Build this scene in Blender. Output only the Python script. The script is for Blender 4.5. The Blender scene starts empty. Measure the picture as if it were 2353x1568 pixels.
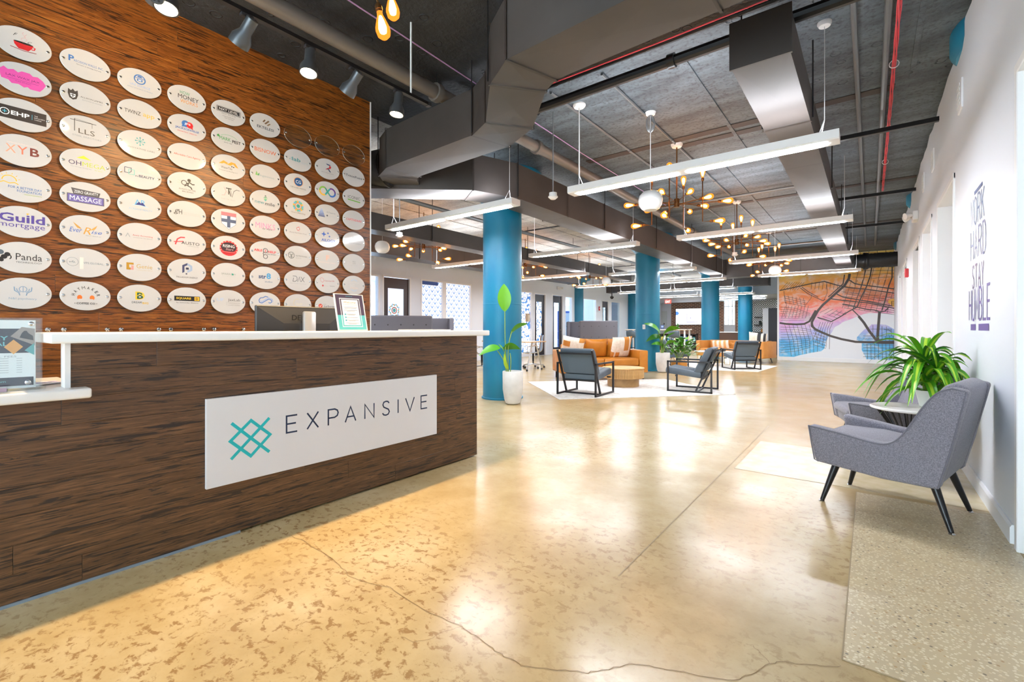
import bpy, bmesh, math, random
from mathutils import Vector, Matrix
random.seed(11)
sc = bpy.context.scene
C = sc.collection
PI = math.pi

# ---------------------------------------------------------------- camera, world, exposure
EYE = 1.12
FPX, CU, CV = 1065.0, 1176.5, 755.0          # focal length, centre and horizon, in pixels of the 2353 x 1568 frame
YAW = math.atan2(.6115, .7912)
cd = bpy.data.cameras.new('camera'); cam = bpy.data.objects.new('camera', cd); C.objects.link(cam)
cam.location = (0, 0, EYE); cam.rotation_euler = (PI/2, 0, YAW)
cd.sensor_width = 36; cd.lens = 36*FPX/2353; cd.shift_y = (CV-784)/2353; cd.clip_start = .02; cd.clip_end = 200
sc.camera = cam
wd = bpy.data.worlds.new('daylight'); sc.world = wd; wd.use_nodes = True
bg = wd.node_tree.nodes['Background']; bg.inputs[0].default_value = (.80, .90, 1, 1); bg.inputs[1].default_value = 5.4
vs = sc.view_settings
sc.display_settings.display_device = 'sRGB'
vs.view_transform = 'Standard'; vs.look = 'None'; vs.gamma = 1; vs.use_curve_mapping = False
vs.exposure = 1.36
PEND = 42.0      # pendant diffuser strength
BULB = 30.0      # filament strength
SPOTW = 48.0     # watts of one track spot
sc.cycles.use_denoising = True
sc.cycles.max_bounces = 8
sc.cycles.diffuse_bounces = 5
sc.cycles.sample_clamp_indirect = 6

# ---------------------------------------------------------------- helpers
def lin(h):
    if isinstance(h, str):
        h = h.lstrip('#'); h = [int(h[i:i+2], 16) for i in (0, 2, 4)]
    return tuple(((c/255)/12.92 if c/255 <= .04045 else ((c/255+.055)/1.055)**2.4) for c in h)

def ray(u, v):
    r = (u-CU)/FPX
    return (-.6115+r*.7912, .7912+r*.6115, (CV-v)/FPX)
def atz(u, v, z):
    d = ray(u, v); t = (z-EYE)/d[2]; return Vector((d[0]*t, d[1]*t, z))
def atx(u, v, x):
    d = ray(u, v); t = x/d[0]; return Vector((x, d[1]*t, EYE+d[2]*t))
def aty(u, v, y):
    d = ray(u, v); t = y/d[1]; return Vector((d[0]*t, y, EYE+d[2]*t))
def att(u, v, t):
    d = ray(u, v); return Vector((d[0]*t, d[1]*t, EYE+d[2]*t))

class Bd:
    """collects shapes into one mesh"""
    def __init__(s): s.bm = bmesh.new(); s.m = 0; s.k = 0
    def _new(s, f0):
        s.bm.faces.ensure_lookup_table()
        for f in s.bm.faces[f0:]: f.material_index = s.m
    def box(s, x0, x1, y0, y1, z0, z1, bev=0, seg=1, mx=None):
        b2 = bmesh.new()
        bmesh.ops.create_cube(b2, size=1, matrix=Matrix.Translation(((x0+x1)/2, (y0+y1)/2, (z0+z1)/2)) @ Matrix.Diagonal((abs(x1-x0), abs(y1-y0), abs(z1-z0), 1)))
        if bev: bmesh.ops.bevel(b2, geom=b2.edges[:], offset=bev, segments=seg, affect='EDGES', profile=.5)
        return s.add(b2, mx)
    def add(s, b2, mx=None):
        if mx is not None: b2.transform(mx)
        for f in b2.faces: f.material_index = s.m
        me = bpy.data.meshes.new('tmp'); b2.to_mesh(me); b2.free()
        s.bm.from_mesh(me); bpy.data.meshes.remove(me)
        return s
    def mesh(s, me, mx):
        b2 = bmesh.new(); b2.from_mesh(me); return s.add(b2, mx)
    def cyl(s, p0, p1, r0, r1=None, n=12):
        p0, p1 = Vector(p0), Vector(p1); r1 = r0 if r1 is None else r1
        d = p1-p0; b2 = bmesh.new()
        bmesh.ops.create_cone(b2, cap_ends=True, segments=n, radius1=r0, radius2=r1, depth=d.length)
        b2.transform(Matrix.Translation((p0+p1)/2) @ d.to_track_quat('Z', 'Y').to_matrix().to_4x4())
        return s.add(b2)
    def tube(s, pts, r, n=6, closed=False):
        pts = [Vector(p) for p in pts]; rings = []; N = len(pts); f0 = len(s.bm.faces)
        up = None
        for i, p in enumerate(pts):
            a = pts[i-1] if (i > 0 or closed) else p
            b = pts[(i+1) % N] if (i < N-1 or closed) else p
            d = (b-a).normalized()
            if up is None: up = Vector((0, 0, 1)) if abs(d.z) < .9 else Vector((1, 0, 0))
            x = d.cross(up).normalized(); up = x.cross(d).normalized()
            rr = r[i] if isinstance(r, (list, tuple)) else r
            rings.append([s.bm.verts.new(p+x*math.cos(2*PI*k/n)*rr+up*math.sin(2*PI*k/n)*rr) for k in range(n)])
        for i in range(N-1 if not closed else N):
            a, b = rings[i], rings[(i+1) % N]
            for k in range(n): s.bm.faces.new((a[k], a[(k+1) % n], b[(k+1) % n], b[k]))
        if not closed:
            s.bm.faces.new(rings[0][::-1]); s.bm.faces.new(rings[-1])
        s._new(f0); return s
    def lathe(s, prof, n=24, c=(0, 0, 0), mx=None):
        b2 = bmesh.new(); rings = []
        for r, z in prof:
            rings.append([b2.verts.new((c[0]+r*math.cos(2*PI*k/n), c[1]+r*math.sin(2*PI*k/n), c[2]+z)) for k in range(n)] if r > 1e-6 else [b2.verts.new((c[0], c[1], c[2]+z))])
        for a, b in zip(rings, rings[1:]):
            for k in range(n):
                k2 = (k+1) % n
                if len(a) == 1 and len(b) == 1: continue
                if len(a) == 1: b2.faces.new((a[0], b[k2], b[k]))
                elif len(b) == 1: b2.faces.new((a[k], a[k2], b[0]))
                else: b2.faces.new((a[k], a[k2], b[k2], b[k]))
        bmesh.ops.recalc_face_normals(b2, faces=b2.faces[:])
        return s.add(b2, mx)
    def poly(s, pts):
        f0 = len(s.bm.faces); s.bm.faces.new([s.bm.verts.new(p) for p in pts]); s._new(f0); return s
    def prism(s, pts, axis, a, b, bev=0, seg=2, mx=None):
        """polygon (two coordinates) drawn across axis x, y or z, from a to b"""
        def P(p, t): return {'x': (t, p[0], p[1]), 'y': (p[0], t, p[1]), 'z': (p[0], p[1], t)}[axis]
        b2 = bmesh.new(); A = [b2.verts.new(P(p, a)) for p in pts]; Bv = [b2.verts.new(P(p, b)) for p in pts]; n = len(pts)
        b2.faces.new(A); b2.faces.new(Bv[::-1])
        for i in range(n): b2.faces.new((A[i], Bv[i], Bv[(i+1) % n], A[(i+1) % n]))
        bmesh.ops.recalc_face_normals(b2, faces=b2.faces[:])
        if bev:
            es = [e for e in b2.edges if len(e.link_faces) == 2 and e.calc_face_angle(0) > .5]
            bmesh.ops.bevel(b2, geom=es, offset=bev, segments=seg, affect='EDGES', profile=.5)
        return s.add(b2, mx)
    def ball(s, c, r, sx=1, sy=1, sz=1, u=12, v=8):
        b2 = bmesh.new(); bmesh.ops.create_uvsphere(b2, u_segments=u, v_segments=v, radius=r)
        return s.add(b2, Matrix.Translation(c) @ Matrix.Diagonal((sx, sy, sz, 1)))
    def stroke(s, pts, w, z=0, closed=False):
        """flat ribbon in the local xy plane with mitred corners"""
        pts = [Vector((p[0], p[1])) for p in pts]; n = len(pts); L = []; f0 = len(s.bm.faces); z += s.k*3e-5; s.k += 1
        for i, p in enumerate(pts):
            a = pts[i-1] if (i > 0 or closed) else None
            b = pts[(i+1) % n] if (i < n-1 or closed) else None
            d1 = (p-a).normalized() if a is not None else None; d2 = (b-p).normalized() if b is not None else None
            d1 = d1 or d2; d2 = d2 or d1
            t = d1+d2
            t = t.normalized() if t.length > 1e-6 else d1
            nn = Vector((-t.y, t.x)); k = max(.5, nn.dot(Vector((-d1.y, d1.x))))
            o = nn*(w/2/k)
            L.append((s.bm.verts.new((p.x+o.x, p.y+o.y, z)), s.bm.verts.new((p.x-o.x, p.y-o.y, z))))
        for i in range(n if closed else n-1):
            a, b = L[i], L[(i+1) % n]
            s.bm.faces.new((a[1], b[1], b[0], a[0]))
        s._new(f0); return s
    def out(s, name, mats, parent=None, smooth=True, ang=35, recalc=False):
        if recalc: bmesh.ops.recalc_face_normals(s.bm, faces=s.bm.faces[:])
        me = bpy.data.meshes.new(name); s.bm.to_mesh(me); s.bm.free()
        for m in (mats if isinstance(mats, (list, tuple)) else [mats]): me.materials.append(m)
        if smooth:
            me.polygons.foreach_set('use_smooth', [True]*len(me.polygons)); me.set_sharp_from_angle(angle=math.radians(ang))
        o = bpy.data.objects.new(name, me); C.objects.link(o)
        if parent is not None: o.parent = parent
        return o

def tag(o, label, cat, group=None):
    o['label'] = label; o['category'] = cat
    if group: o['group'] = group
    return o
def thing(name, label, cat, loc=(0, 0, 0), rz=0, group=None, mx=None):
    o = bpy.data.objects.new(name, None); C.objects.link(o); o.empty_display_size = .1
    if mx is not None: o.matrix_world = mx
    else: o.location = loc; o.rotation_euler = (0, 0, rz)
    return tag(o, label, cat, group)
def struct(o): o['kind'] = 'structure'; return o
def sgroup(name):
    o = bpy.data.objects.new(name, None); C.objects.link(o); return struct(o)
def inst(o, parent=None, mx=None):
    c = o.copy(); C.objects.link(c)
    if parent is not None: c.parent = parent
    if mx is not None: c.matrix_basis = mx
    return c
def dup(o, label=None, loc=None, rz=None, group=None, parent=None):
    kids = list(o.children)
    c = o.copy(); C.objects.link(c)
    if parent is not None: c.parent = parent
    for k in kids: dup(k, parent=c)
    if label: c['label'] = label
    if group: c['group'] = group
    if loc is not None: c.location = loc
    if rz is not None: c.rotation_euler = (0, 0, rz)
    return c
def face(fx, fy): return math.atan2(-fx, fy)      # turn so that local +y looks along (fx, fy)
MX_E = Matrix(((0, 0, 1, 0), (1, 0, 0, 0), (0, 1, 0, 0), (0, 0, 0, 1)))      # local xy plane on a wall that faces +x
MX_W = Matrix(((0, 0, -1, 0), (-1, 0, 0, 0), (0, 1, 0, 0), (0, 0, 0, 1)))    # ... on a wall that faces -x
MX_S = Matrix(((1, 0, 0, 0), (0, 0, -1, 0), (0, 1, 0, 0), (0, 0, 0, 1)))     # ... on a wall that faces -y
def on(mx, x, y, z): return Matrix.Translation((x, y, z)) @ mx

_tc = {}
def tmesh(s, bold=0, shear=0, sp=1):
    k = (s, bold, shear, sp)
    if k not in _tc:
        cu = bpy.data.curves.new('t', 'FONT'); cu.body = s; cu.size = 1; cu.align_x = 'CENTER'; cu.align_y = 'CENTER'
        cu.offset = min(bold, .05 if 'M' not in s and 'W' not in s and 'm' not in s else 0)*.5; cu.shear = shear; cu.resolution_u = 2; cu.space_character = sp
        ob = bpy.data.objects.new('t', cu); C.objects.link(ob)
        _tc[k] = bpy.data.meshes.new_from_object(ob)
        bpy.data.objects.remove(ob); bpy.data.curves.remove(cu)
    return _tc[k]
def text(b, s, x, y, w, h=None, bold=0, shear=0, z=0, rot=0, sp=1):
    """text centred at x, y fitted to width w (and height h)"""
    me = tmesh(s, bold, shear, sp)
    if not len(me.vertices): return
    xs = [v.co.x for v in me.vertices]; ys = [v.co.y for v in me.vertices]
    sx = w/(max(xs)-min(xs)); sy = sx if h is None else h/(max(ys)-min(ys))
    b.mesh(me, Matrix.Translation((x, y, z)) @ Matrix.Rotation(rot, 4, 'Z') @ Matrix.Diagonal((sx, sy, 1, 1)) @ Matrix.Translation((-(max(xs)+min(xs))/2, -(max(ys)+min(ys))/2, 0)))

# ---------------------------------------------------------------- materials
def mat(name, col, rough=.5, metal=0, emit=0, ecol=None, bump=None, var=None, spec=.5, coat=0, sheen=0, trans=0):
    m = bpy.data.materials.new(name); m.use_nodes = True
    nt = m.node_tree; p = nt.nodes['Principled BSDF']; col = lin(col)
    p.inputs['Base Color'].default_value = (*col, 1); p.inputs['Roughness'].default_value = rough
    p.inputs['Metallic'].default_value = metal; p.inputs['Specular IOR Level'].default_value = spec
    p.inputs['Coat Weight'].default_value = coat; p.inputs['Coat Roughness'].default_value = .05
    p.inputs['Sheen Weight'].default_value = sheen; p.inputs['Transmission Weight'].default_value = trans
    if emit:
        p.inputs['Emission Color'].default_value = (*(lin(ecol) if ecol else col), 1); p.inputs['Emission Strength'].default_value = emit
    if bump or var:
        tc = nt.nodes.new('ShaderNodeTexCoord')
        if bump:
            n = nt.nodes.new('ShaderNodeTexNoise'); n.inputs['Scale'].default_value = bump[0]; n.inputs['Detail'].default_value = 4
            nt.links.new(tc.outputs['Object'], n.inputs['Vector'])
            bn = nt.nodes.new('ShaderNodeBump'); bn.inputs['Strength'].default_value = bump[1]; bn.inputs['Distance'].default_value = bump[2] if len(bump) > 2 else .01
            nt.links.new(n.outputs['Fac'], bn.inputs['Height']); nt.links.new(bn.outputs['Normal'], p.inputs['Normal'])
        if var:
            n = nt.nodes.new('ShaderNodeTexNoise'); n.inputs['Scale'].default_value = var[0]; n.inputs['Detail'].default_value = 5
            nt.links.new(tc.outputs['Object'], n.inputs['Vector'])
            r = nt.nodes.new('ShaderNodeValToRGB'); r.color_ramp.elements[0].position = .35; r.color_ramp.elements[1].position = .65
            r.color_ramp.elements[0].color = (*lin(var[1]), 1); r.color_ramp.elements[1].color = (*col, 1)
            nt.links.new(n.outputs['Fac'], r.inputs['Fac']); nt.links.new(r.outputs['Color'], p.inputs['Base Color'])
    return m
class NT:
    """small shorthand for building node trees"""
    def __init__(s, name, rough=.5):
        s.m = bpy.data.materials.new(name); s.m.use_nodes = True; s.t = s.m.node_tree; s.p = s.t.nodes['Principled BSDF']; s.p.inputs['Roughness'].default_value = rough
        s.tc = s.t.nodes.new('ShaderNodeTexCoord')
    def n(s, kind, ins=None, **kw):
        nd = s.t.nodes.new('ShaderNode'+kind)
        for k, v in kw.items(): setattr(nd, k, v)
        for k, v in (ins or {}).items(): s.set(nd.inputs[k], v)
        return nd
    def set(s, sock, v):
        if isinstance(v, bpy.types.NodeSocket): s.t.links.new(v, sock)
        else: sock.default_value = v
    def math(s, op, a, b=0, c=0):
        nd = s.n('Math', operation=op)
        s.set(nd.inputs[0], a); s.set(nd.inputs[1], b); s.set(nd.inputs[2], c); return nd.outputs[0]
    def map(s, scale=(1, 1, 1), loc=(0, 0, 0), rot=(0, 0, 0), src=None):
        nd = s.n('Mapping'); s.set(nd.inputs['Vector'], src or s.tc.outputs['Object'])
        nd.inputs['Scale'].default_value = scale; nd.inputs['Location'].default_value = loc; nd.inputs['Rotation'].default_value = rot
        return nd.outputs[0]
    def noise(s, vec, scale, detail=4, rough=.5, dist=0):
        return s.n('TexNoise', {'Vector': vec, 'Scale': scale, 'Detail': detail, 'Roughness': rough, 'Distortion': dist}).outputs['Fac']
    def ramp(s, fac, stops, interp='LINEAR'):
        nd = s.n('ValToRGB'); s.set(nd.inputs[0], fac); cr = nd.color_ramp; cr.interpolation = interp
        while len(cr.elements) < len(stops): cr.elements.new(.5)
        for e, (p, c) in zip(cr.elements, stops):
            e.position = p; e.color = (*lin(c), 1) if not isinstance(c, (int, float)) else (c, c, c, 1)
        return nd.outputs[0]
    def mix(s, fac, a, b, blend='MIX'):
        nd = s.n('Mix', data_type='RGBA', blend_type=blend)
        s.set(nd.inputs[0], fac)
        for i, v in ((6, a), (7, b)): s.set(nd.inputs[i], (*lin(v), 1) if isinstance(v, str) else v)
        return nd.outputs[2]
    def bump(s, h, strength=.3, dist=.01):
        nd = s.n('Bump', {'Height': h, 'Strength': strength, 'Distance': dist}); s.t.links.new(nd.outputs[0], s.p.inputs['Normal'])
    def base(s, c): s.set(s.p.inputs['Base Color'], c); return s

def wood_strand(name, lo, mid, hi, dark, axis='y'):
    """strand bamboo: long fibres with black streaks, offset from board to board"""
    w = NT(name, .38)
    rnd = w.n('ObjectInfo').outputs['Random']
    off = w.n('CombineXYZ', {0: w.math('MULTIPLY', rnd, 7.0), 1: w.math('MULTIPLY', rnd, 31.0), 2: w.math('MULTIPLY', rnd, 3.0)}).outputs[0]
    v = w.n('VectorMath', {0: w.tc.outputs['Object'], 1: off}, operation='ADD').outputs[0]
    fine = w.noise(w.map((1, 3.2, 60), src=v), 2.2, 6, .65, .4)
    mids = w.noise(w.map((1, 1.3, 26), src=v), 1.7, 5, .6, .6)
    strk = w.noise(w.map((1, 3.2, 52), src=v), 1.15, 5, .6, .9)
    strk2 = w.noise(w.map((1, 6, 110), src=v), 1.3, 4, .6, .6)
    col = w.ramp(fine, [(.25, lo), (.5, mid), (.75, hi)])
    col = w.mix(w.ramp(mids, [(.35, 0.0), (.7, .55)]), col, lo)
    col = w.mix(w.ramp(strk, [(.55, 0.0), (.6, .93)]), col, dark)
    col = w.mix(w.ramp(strk2, [(.57, 0.0), (.63, .75)]), col, dark)
    col = w.mix(w.math('MULTIPLY', rnd, .22), col, lo)
    w.base(col); w.bump(fine, .15, .002)
    return w.m
M = {}
M['wood_wall'] = wood_strand('wood_wall', '#5e320f', '#905019', '#c27c34', '#22150e')  # same wood as the desk, warm spotlight mixed into the tint
M['wood_desk'] = wood_strand('wood_desk', '#47301f', '#66472d', '#906845', '#221b1a')  # greyer tint of the wall wood, standing in for its different lighting

def floor_mat():
    w = NT('polished_concrete', .2)
    o = w.tc.outputs['Object']
    big = w.noise(w.map((1, 1, 1)), .55, 3, .5)
    cloud = w.noise(w.map((1, 1, 1)), 2.3, 5, .6)
    spots = w.noise(w.map((1, 1.2, 1)), 21, 7, .66, .4)
    fine = w.noise(w.map((1, 1, 1)), 90, 3, .6)
    base = w.ramp(cloud, [(.3, '#ae9467'), (.5, '#bda579'), (.72, '#cab690')])
    dens = w.ramp(big, [(.42, .1), (.6, 1.0)])
    sy = w.n('SeparateXYZ', {0: o}).outputs[1]
    nearer = w.n('MapRange', {0: sy, 1: 2.0, 2: 6.5, 3: 1.0, 4: .12}).outputs[0]
    st = w.ramp(spots, [(.53, 0.0), (.6, 1.0)])
    k = w.math('MULTIPLY', w.math('MULTIPLY', st, dens), nearer)
    base = w.mix(w.math('MULTIPLY', k, .75), base, '#86623a')
    base = w.mix(w.ramp(fine, [(.3, .12), (.45, 0.0)]), base, '#8c7450')
    w.base(base)
    w.set(w.p.inputs['Roughness'], w.ramp(cloud, [(.3, .26), (.7, .17)])); w.p.inputs['Specular IOR Level'].default_value = .38
    w.bump(w.noise(w.map((1, 1, 1)), 3, 2, .5), .06, .02)
    return w.m
def terrazzo_mat(name, base, pale, amt):
    w = NT(name, .3)
    vo = w.n('TexVoronoi', {'Vector': w.map((1, 1, 1)), 'Scale': 84.0, 'Randomness': 1.0})
    d = vo.outputs['Distance']; cc = w.n('SeparateColor', {0: vo.outputs['Color']})
    on_ = w.math('MULTIPLY', w.math('LESS_THAN', d, .42), w.math('GREATER_THAN', cc.outputs[0], 1-amt))
    tone = w.ramp(cc.outputs[1], [(0, pale), (.6, '#e6d9bb'), (.86, '#c9ad7a'), (.94, '#a8763a'), (.98, '#4c4234')])
    b = w.ramp(w.noise(w.map((1, 1, 1)), 7, 4), [(.3, base), (.7, '#c2ae8b')])
    w.base(w.mix(w.math('MULTIPLY', on_, .7), b, tone)); w.bump(d, .05, .004)
    return w.m
def ceil_mat(name, a, b, rings=.5, fleck='#24292d'):
    w = NT(name, .6)
    n1 = w.noise(w.map((.6, 2.5, 1)), 1.4, 6, .65, .3); n2 = w.noise(w.map((1, 1, 1)), 28, 4, .6)
    w.base(w.mix(w.ramp(n2, [(.32, .7), (.5, 0.0)]), w.ramp(n1, [(.38, a), (.62, b)]), fleck))
    vo = w.n('TexVoronoi', {'Vector': w.map((1, 1, 1)), 'Scale': 5.0, 'Randomness': 1.0}).outputs['Distance']
    ring = w.math('SUBTRACT', 1, w.math('MULTIPLY', w.math('ABSOLUTE', w.math('SUBTRACT', vo, .2)), 28))
    ring = w.math('MAXIMUM', ring, 0)
    patch = w.ramp(w.noise(w.map((1, 1, 1)), .8, 2), [(.45, 0.0), (.6, 1.0)])
    h = w.math('ADD', w.math('MULTIPLY', w.math('MULTIPLY', ring, patch), rings), w.math('MULTIPLY', n2, .5))
    w.bump(h, 1.0, .022)
    return w.m
M['floor'] = floor_mat()
M['terrazzo'] = terrazzo_mat('terrazzo', '#cdb992', '#ece2c8', .85)
M['patch'] = mat('patch', '#d5c6a6', .25, var=(9, '#c9b893'))
M['crack'] = mat('crack', '#866b48', .8)
M['joint'] = mat('joint', '#9c8763', .6)
M['ceil'] = ceil_mat('ceiling_paint', '#3f484e', '#626d74')
M['ceil_shade'] = ceil_mat('ceiling_shade', '#202428', '#2f3439', .9)  # entrance end of the same slab, its shade put into the colour
M['ceil_lit'] = ceil_mat('ceiling_lit', '#8b8a85', '#aeada7', .3, '#77756f')  # office side of the same slab, its brighter lighting put into the colour
M['ceil_strip'] = mat('ceiling_strip', '#3d342f', .7)
M['wall'] = mat('white_wall', '#e6ebf3', .45)
M['wall2'] = mat('pale_wall', '#dfe3ea', .5)
M['trim'] = mat('white_trim', '#f2f3f5', .35)
M['counter'] = mat('white_counter', '#f1efec', .25, coat=.3)
M['duct'] = mat('duct_metal', '#544e4b', .45, metal=.3, var=(1.2, '#47423f'))
M['duct_edge'] = mat('duct_edge', '#453f3c', .45, metal=.4)
M['duct_black'] = mat('duct_black', '#191a1c', .5, bump=(9, .6, .03))
M['pipe'] = mat('pipe_grey', '#6b655f', .4, metal=.2)
M['pipe_black'] = mat('pipe_black', '#1c1c1e', .3, metal=.2)
M['conduit'] = mat('conduit', '#6e7274', .4, metal=.4)
M['red'] = mat('red_cable', '#e8505a', .5)
M['violet'] = mat('violet_cable', '#b08ab8', .5)
def teal_mat():
    w = NT('teal_column', .42)
    n = w.noise(w.map((1, 1, .6)), 2.2, 4)
    w.base(w.ramp(n, [(.3, '#0b6d93'), (.7, '#12809f')]))
    f = w.noise(w.map((1, 1, 1)), 40, 4, .6); pits = w.n('TexVoronoi', {'Vector': w.map((1, 1, 1)), 'Scale': 11.0}).outputs['Distance']
    w.bump(w.math('ADD', w.math('MULTIPLY', f, .4), w.ramp(pits, [(.06, 0.0), (.1, 1.0)])), .35, .008)
    return w.m
M['teal'] = teal_mat()
M['white'] = mat('white_enamel', '#e6e4e2', .35)
M['diff'] = mat('lamp_diffuser', '#ffffff', .5, emit=PEND, ecol='#f1f6ff')
M['up'] = mat('uplight_lens', '#ffffff', .5, emit=PEND*.45, ecol='#f4f7ff')
M['brass'] = mat('aged_brass', '#7a5330', .35, metal=.8)
M['opal'] = mat('opal_glass', '#f3f2f0', .15, coat=.5)
M['black'] = mat('black_metal', '#2b292a', .4, metal=.3)
M['grey_metal'] = mat('grey_metal', '#5a5d60', .35, metal=.6)
M['chrome'] = mat('chrome', '#d5d6d8', .12, metal=1)
M['alu'] = mat('aluminium', '#c9c9ca', .3, metal=.7)
M['wire'] = mat('wire', '#dcdcdc', .4)
M['steel_wire'] = mat('steel_wire', '#8d9092', .35, metal=.6)
M['lens'] = mat('lamp_lens', '#fff2d8', .3, emit=30, ecol='#ffe7b8')
M['plate'] = mat('acrylic_white', '#cdcac9', .06, coat=.6)
M['plate_edge'] = mat('acrylic_edge', '#bccac6', .1)
M['ink'] = mat('plastic_black', '#2a2a2d', .45)
M['grey_leather'] = mat('grey_leather', '#5b6670', .5, bump=(60, .1, .003), var=(6, '#535d66'))
M['grey_canvas'] = mat('grey_canvas', '#5f6b74', .8, bump=(140, .2, .002))
M['tan'] = mat('tan_leather', '#c47d28', .36, bump=(50, .12, .003), var=(4, '#b06c1c'))
M['tan2'] = mat('tan_leather_light', '#cf8f45', .4, bump=(50, .1, .003), var=(4, '#c28039'))
M['tan_dark'] = mat('tan_seam', '#7c4a14', .5)
M['darkwood'] = mat('dark_leg', '#2c1f19', .4)
M['cream'] = mat('cream_weave', '#ece5d8', .85, bump=(90, .3, .004), var=(18, '#dcd2bf'))
M['ochre'] = mat('ochre_cloth', '#c4833b', .85)
M['charcoal'] = mat('charcoal_cloth', '#3a3c3f', .85)
M['oak'] = mat('light_oak', '#d9ae74', .4, var=(7, '#c79a5d'))
M['oak_dark'] = mat('oak_base', '#b08a58', .45, var=(10, '#977346'))
M['planter'] = mat('white_planter', '#e6e5e2', .6, var=(5, '#d2d1cd'))
M['soil'] = mat('soil', '#3b2b20', .9)
M['basket'] = mat('woven_basket', '#d08c3a', .75, bump=(60, .6, .01))
M['leaf'] = mat('leaf_green', '#4f9a1c', .35)
M['leaf_d'] = mat('leaf_dark', '#2f6d1c', .35)
M['leaf_y'] = mat('leaf_stripe', '#aacb35', .35)
M['leaf_b'] = mat('leaf_bright', '#5f9f16', .35)
M['stem'] = mat('stem', '#7f9a45', .5)
def rug_mat():
    w = NT('pale_rug', .95); n = w.noise(w.map((3, 3, 1)), 3, 8, .75, .5)
    w.base(w.ramp(n, [(.32, '#b9b2a8'), (.5, '#e2ded6'), (.7, '#efede8')])); w.bump(w.noise(w.map(), 160, 2), .3, .004); return w.m
M['rug'] = rug_mat()
def fabric_mat():
    w = NT('grey_tweed', .9); n = w.noise(w.map(), 420, 2, .7); n2 = w.noise(w.map(), 150, 2, .6)
    w.base(w.ramp(w.math('ADD', w.math('MULTIPLY', n, .6), w.math('MULTIPLY', n2, .4)), [(.36, '#57545e'), (.5, '#7b7882'), (.64, '#98959f')])); w.bump(n, .25, .002)
    w.p.inputs['Sheen Weight'].default_value = .2; return w.m
M['tweed'] = fabric_mat()
M['tweed_d'] = mat('tweed_piping', '#6c6a73', .9)
M['booth'] = mat('booth_felt', '#66666e', .85, bump=(120, .2, .002))
M['marble'] = mat('white_marble', '#f0eeeb', .18, var=(3, '#dedad5'))
M['gold'] = mat('gold_metal', '#c9a253', .3, metal=.9)
def glass_mat(name, tint=(.93, .97, .97), k=.12, rough=.02):
    m = bpy.data.materials.new(name); m.use_nodes = True; t = m.node_tree; t.nodes.clear()
    o = t.nodes.new('ShaderNodeOutputMaterial'); mx = t.nodes.new('ShaderNodeMixShader'); a = t.nodes.new('ShaderNodeBsdfTransparent'); g = t.nodes.new('ShaderNodeBsdfGlossy')
    a.inputs[0].default_value = (*tint, 1); g.inputs['Roughness'].default_value = rough; mx.inputs[0].default_value = k
    t.links.new(a.outputs[0], mx.inputs[1]); t.links.new(g.outputs[0], mx.inputs[2]); t.links.new(mx.outputs[0], o.inputs[0]); return m
M['glass'] = glass_mat('clear_glass')
M['acrylic'] = glass_mat('clear_acrylic', (.96, .98, .975), .09)
def amber_mat():
    m = glass_mat('amber_glass', (1, .62, .2), .45, .05); t = m.node_tree
    mx = [n for n in t.nodes if n.type == 'MIX_SHADER'][0]; e = t.nodes.new('ShaderNodeEmission'); e.inputs[0].default_value = (1, .27, .03, 1); e.inputs[1].default_value = 1.15
    t.links.new(e.outputs[0], mx.inputs[2]); return m
M['amber'] = amber_mat()
M['filament'] = mat('filament', '#ffd9a0', .5, emit=BULB, ecol='#ffcf8a')
M['navy'] = mat('navy_ink', '#12294a', .4)
M['teal_ink'] = mat('teal_ink', '#12b4ba', .4)
def ink(h, _c={}):
    if h not in _c: _c[h] = mat('ink_'+h.strip('#'), h, .4)
    return _c[h]
# ---------------------------------------------------------------- setting: floor
ZC = 3.58
b = Bd(); b.box(-16, 1.6, -4, 31, -.1, 0); floor = struct(b.out('floor', M['floor'], smooth=False))
b = Bd()
b.box(-.075, .59, 1.92, 3.95, 0, .0012); b.out('terrazzo_strip', M['terrazzo'], floor, smooth=False)
b = Bd(); b.box(-.86, .59, 4.02, 5.15, 0, .0014); b.out('floor_patch', M['patch'], floor, smooth=False)
b = Bd()
crk = [atz(u, v, .0016) for u, v in ((640, 1222), (650, 1225), (690, 1240), (745, 1270), (780, 1300), (800, 1322), (830, 1335), (870, 1345), (900, 1350), (945, 1385), (1000, 1415), (1060, 1440), (1095, 1462), (1130, 1490), (1170, 1515), (1210, 1535), (1300, 1542), (1350, 1545), (1400, 1538), (1440, 1528), (1480, 1530), (1530, 1540), (1570, 1545), (1640, 1560), (1700, 1564), (1735, 1545), (1770, 1525), (1800, 1521), (1850, 1528), (1900, 1531), (1945, 1534))]
pts = []
for p, q in zip(crk, crk[1:]):
    for k in range(4): pts.append(p.lerp(q, k/4)+Vector((random.uniform(-.006, .006), random.uniform(-.006, .006), 0)))
b.stroke(pts, .0024, .0016)
for u0, v0, us in ((1060, 1440, ((1020, 1452), (985, 1470), (950, 1475), (915, 1458))), (1770, 1525, ((1745, 1500), (1725, 1480))), (690, 1240, ((720, 1250), (760, 1290), (790, 1300)))):
    p = [atz(u0, v0, .0016)]+[atz(u, v, .0016) for u, v in us]; q = []
    for a_, c_ in zip(p, p[1:]):
        for k in range(4): q.append(a_.lerp(c_, k/4)+Vector((random.uniform(-.004, .004), random.uniform(-.004, .004), 0)))
    b.stroke(q, .0015, .0016)
b.out('crack', M['crack'], floor, smooth=False)
b = Bd()
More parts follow.
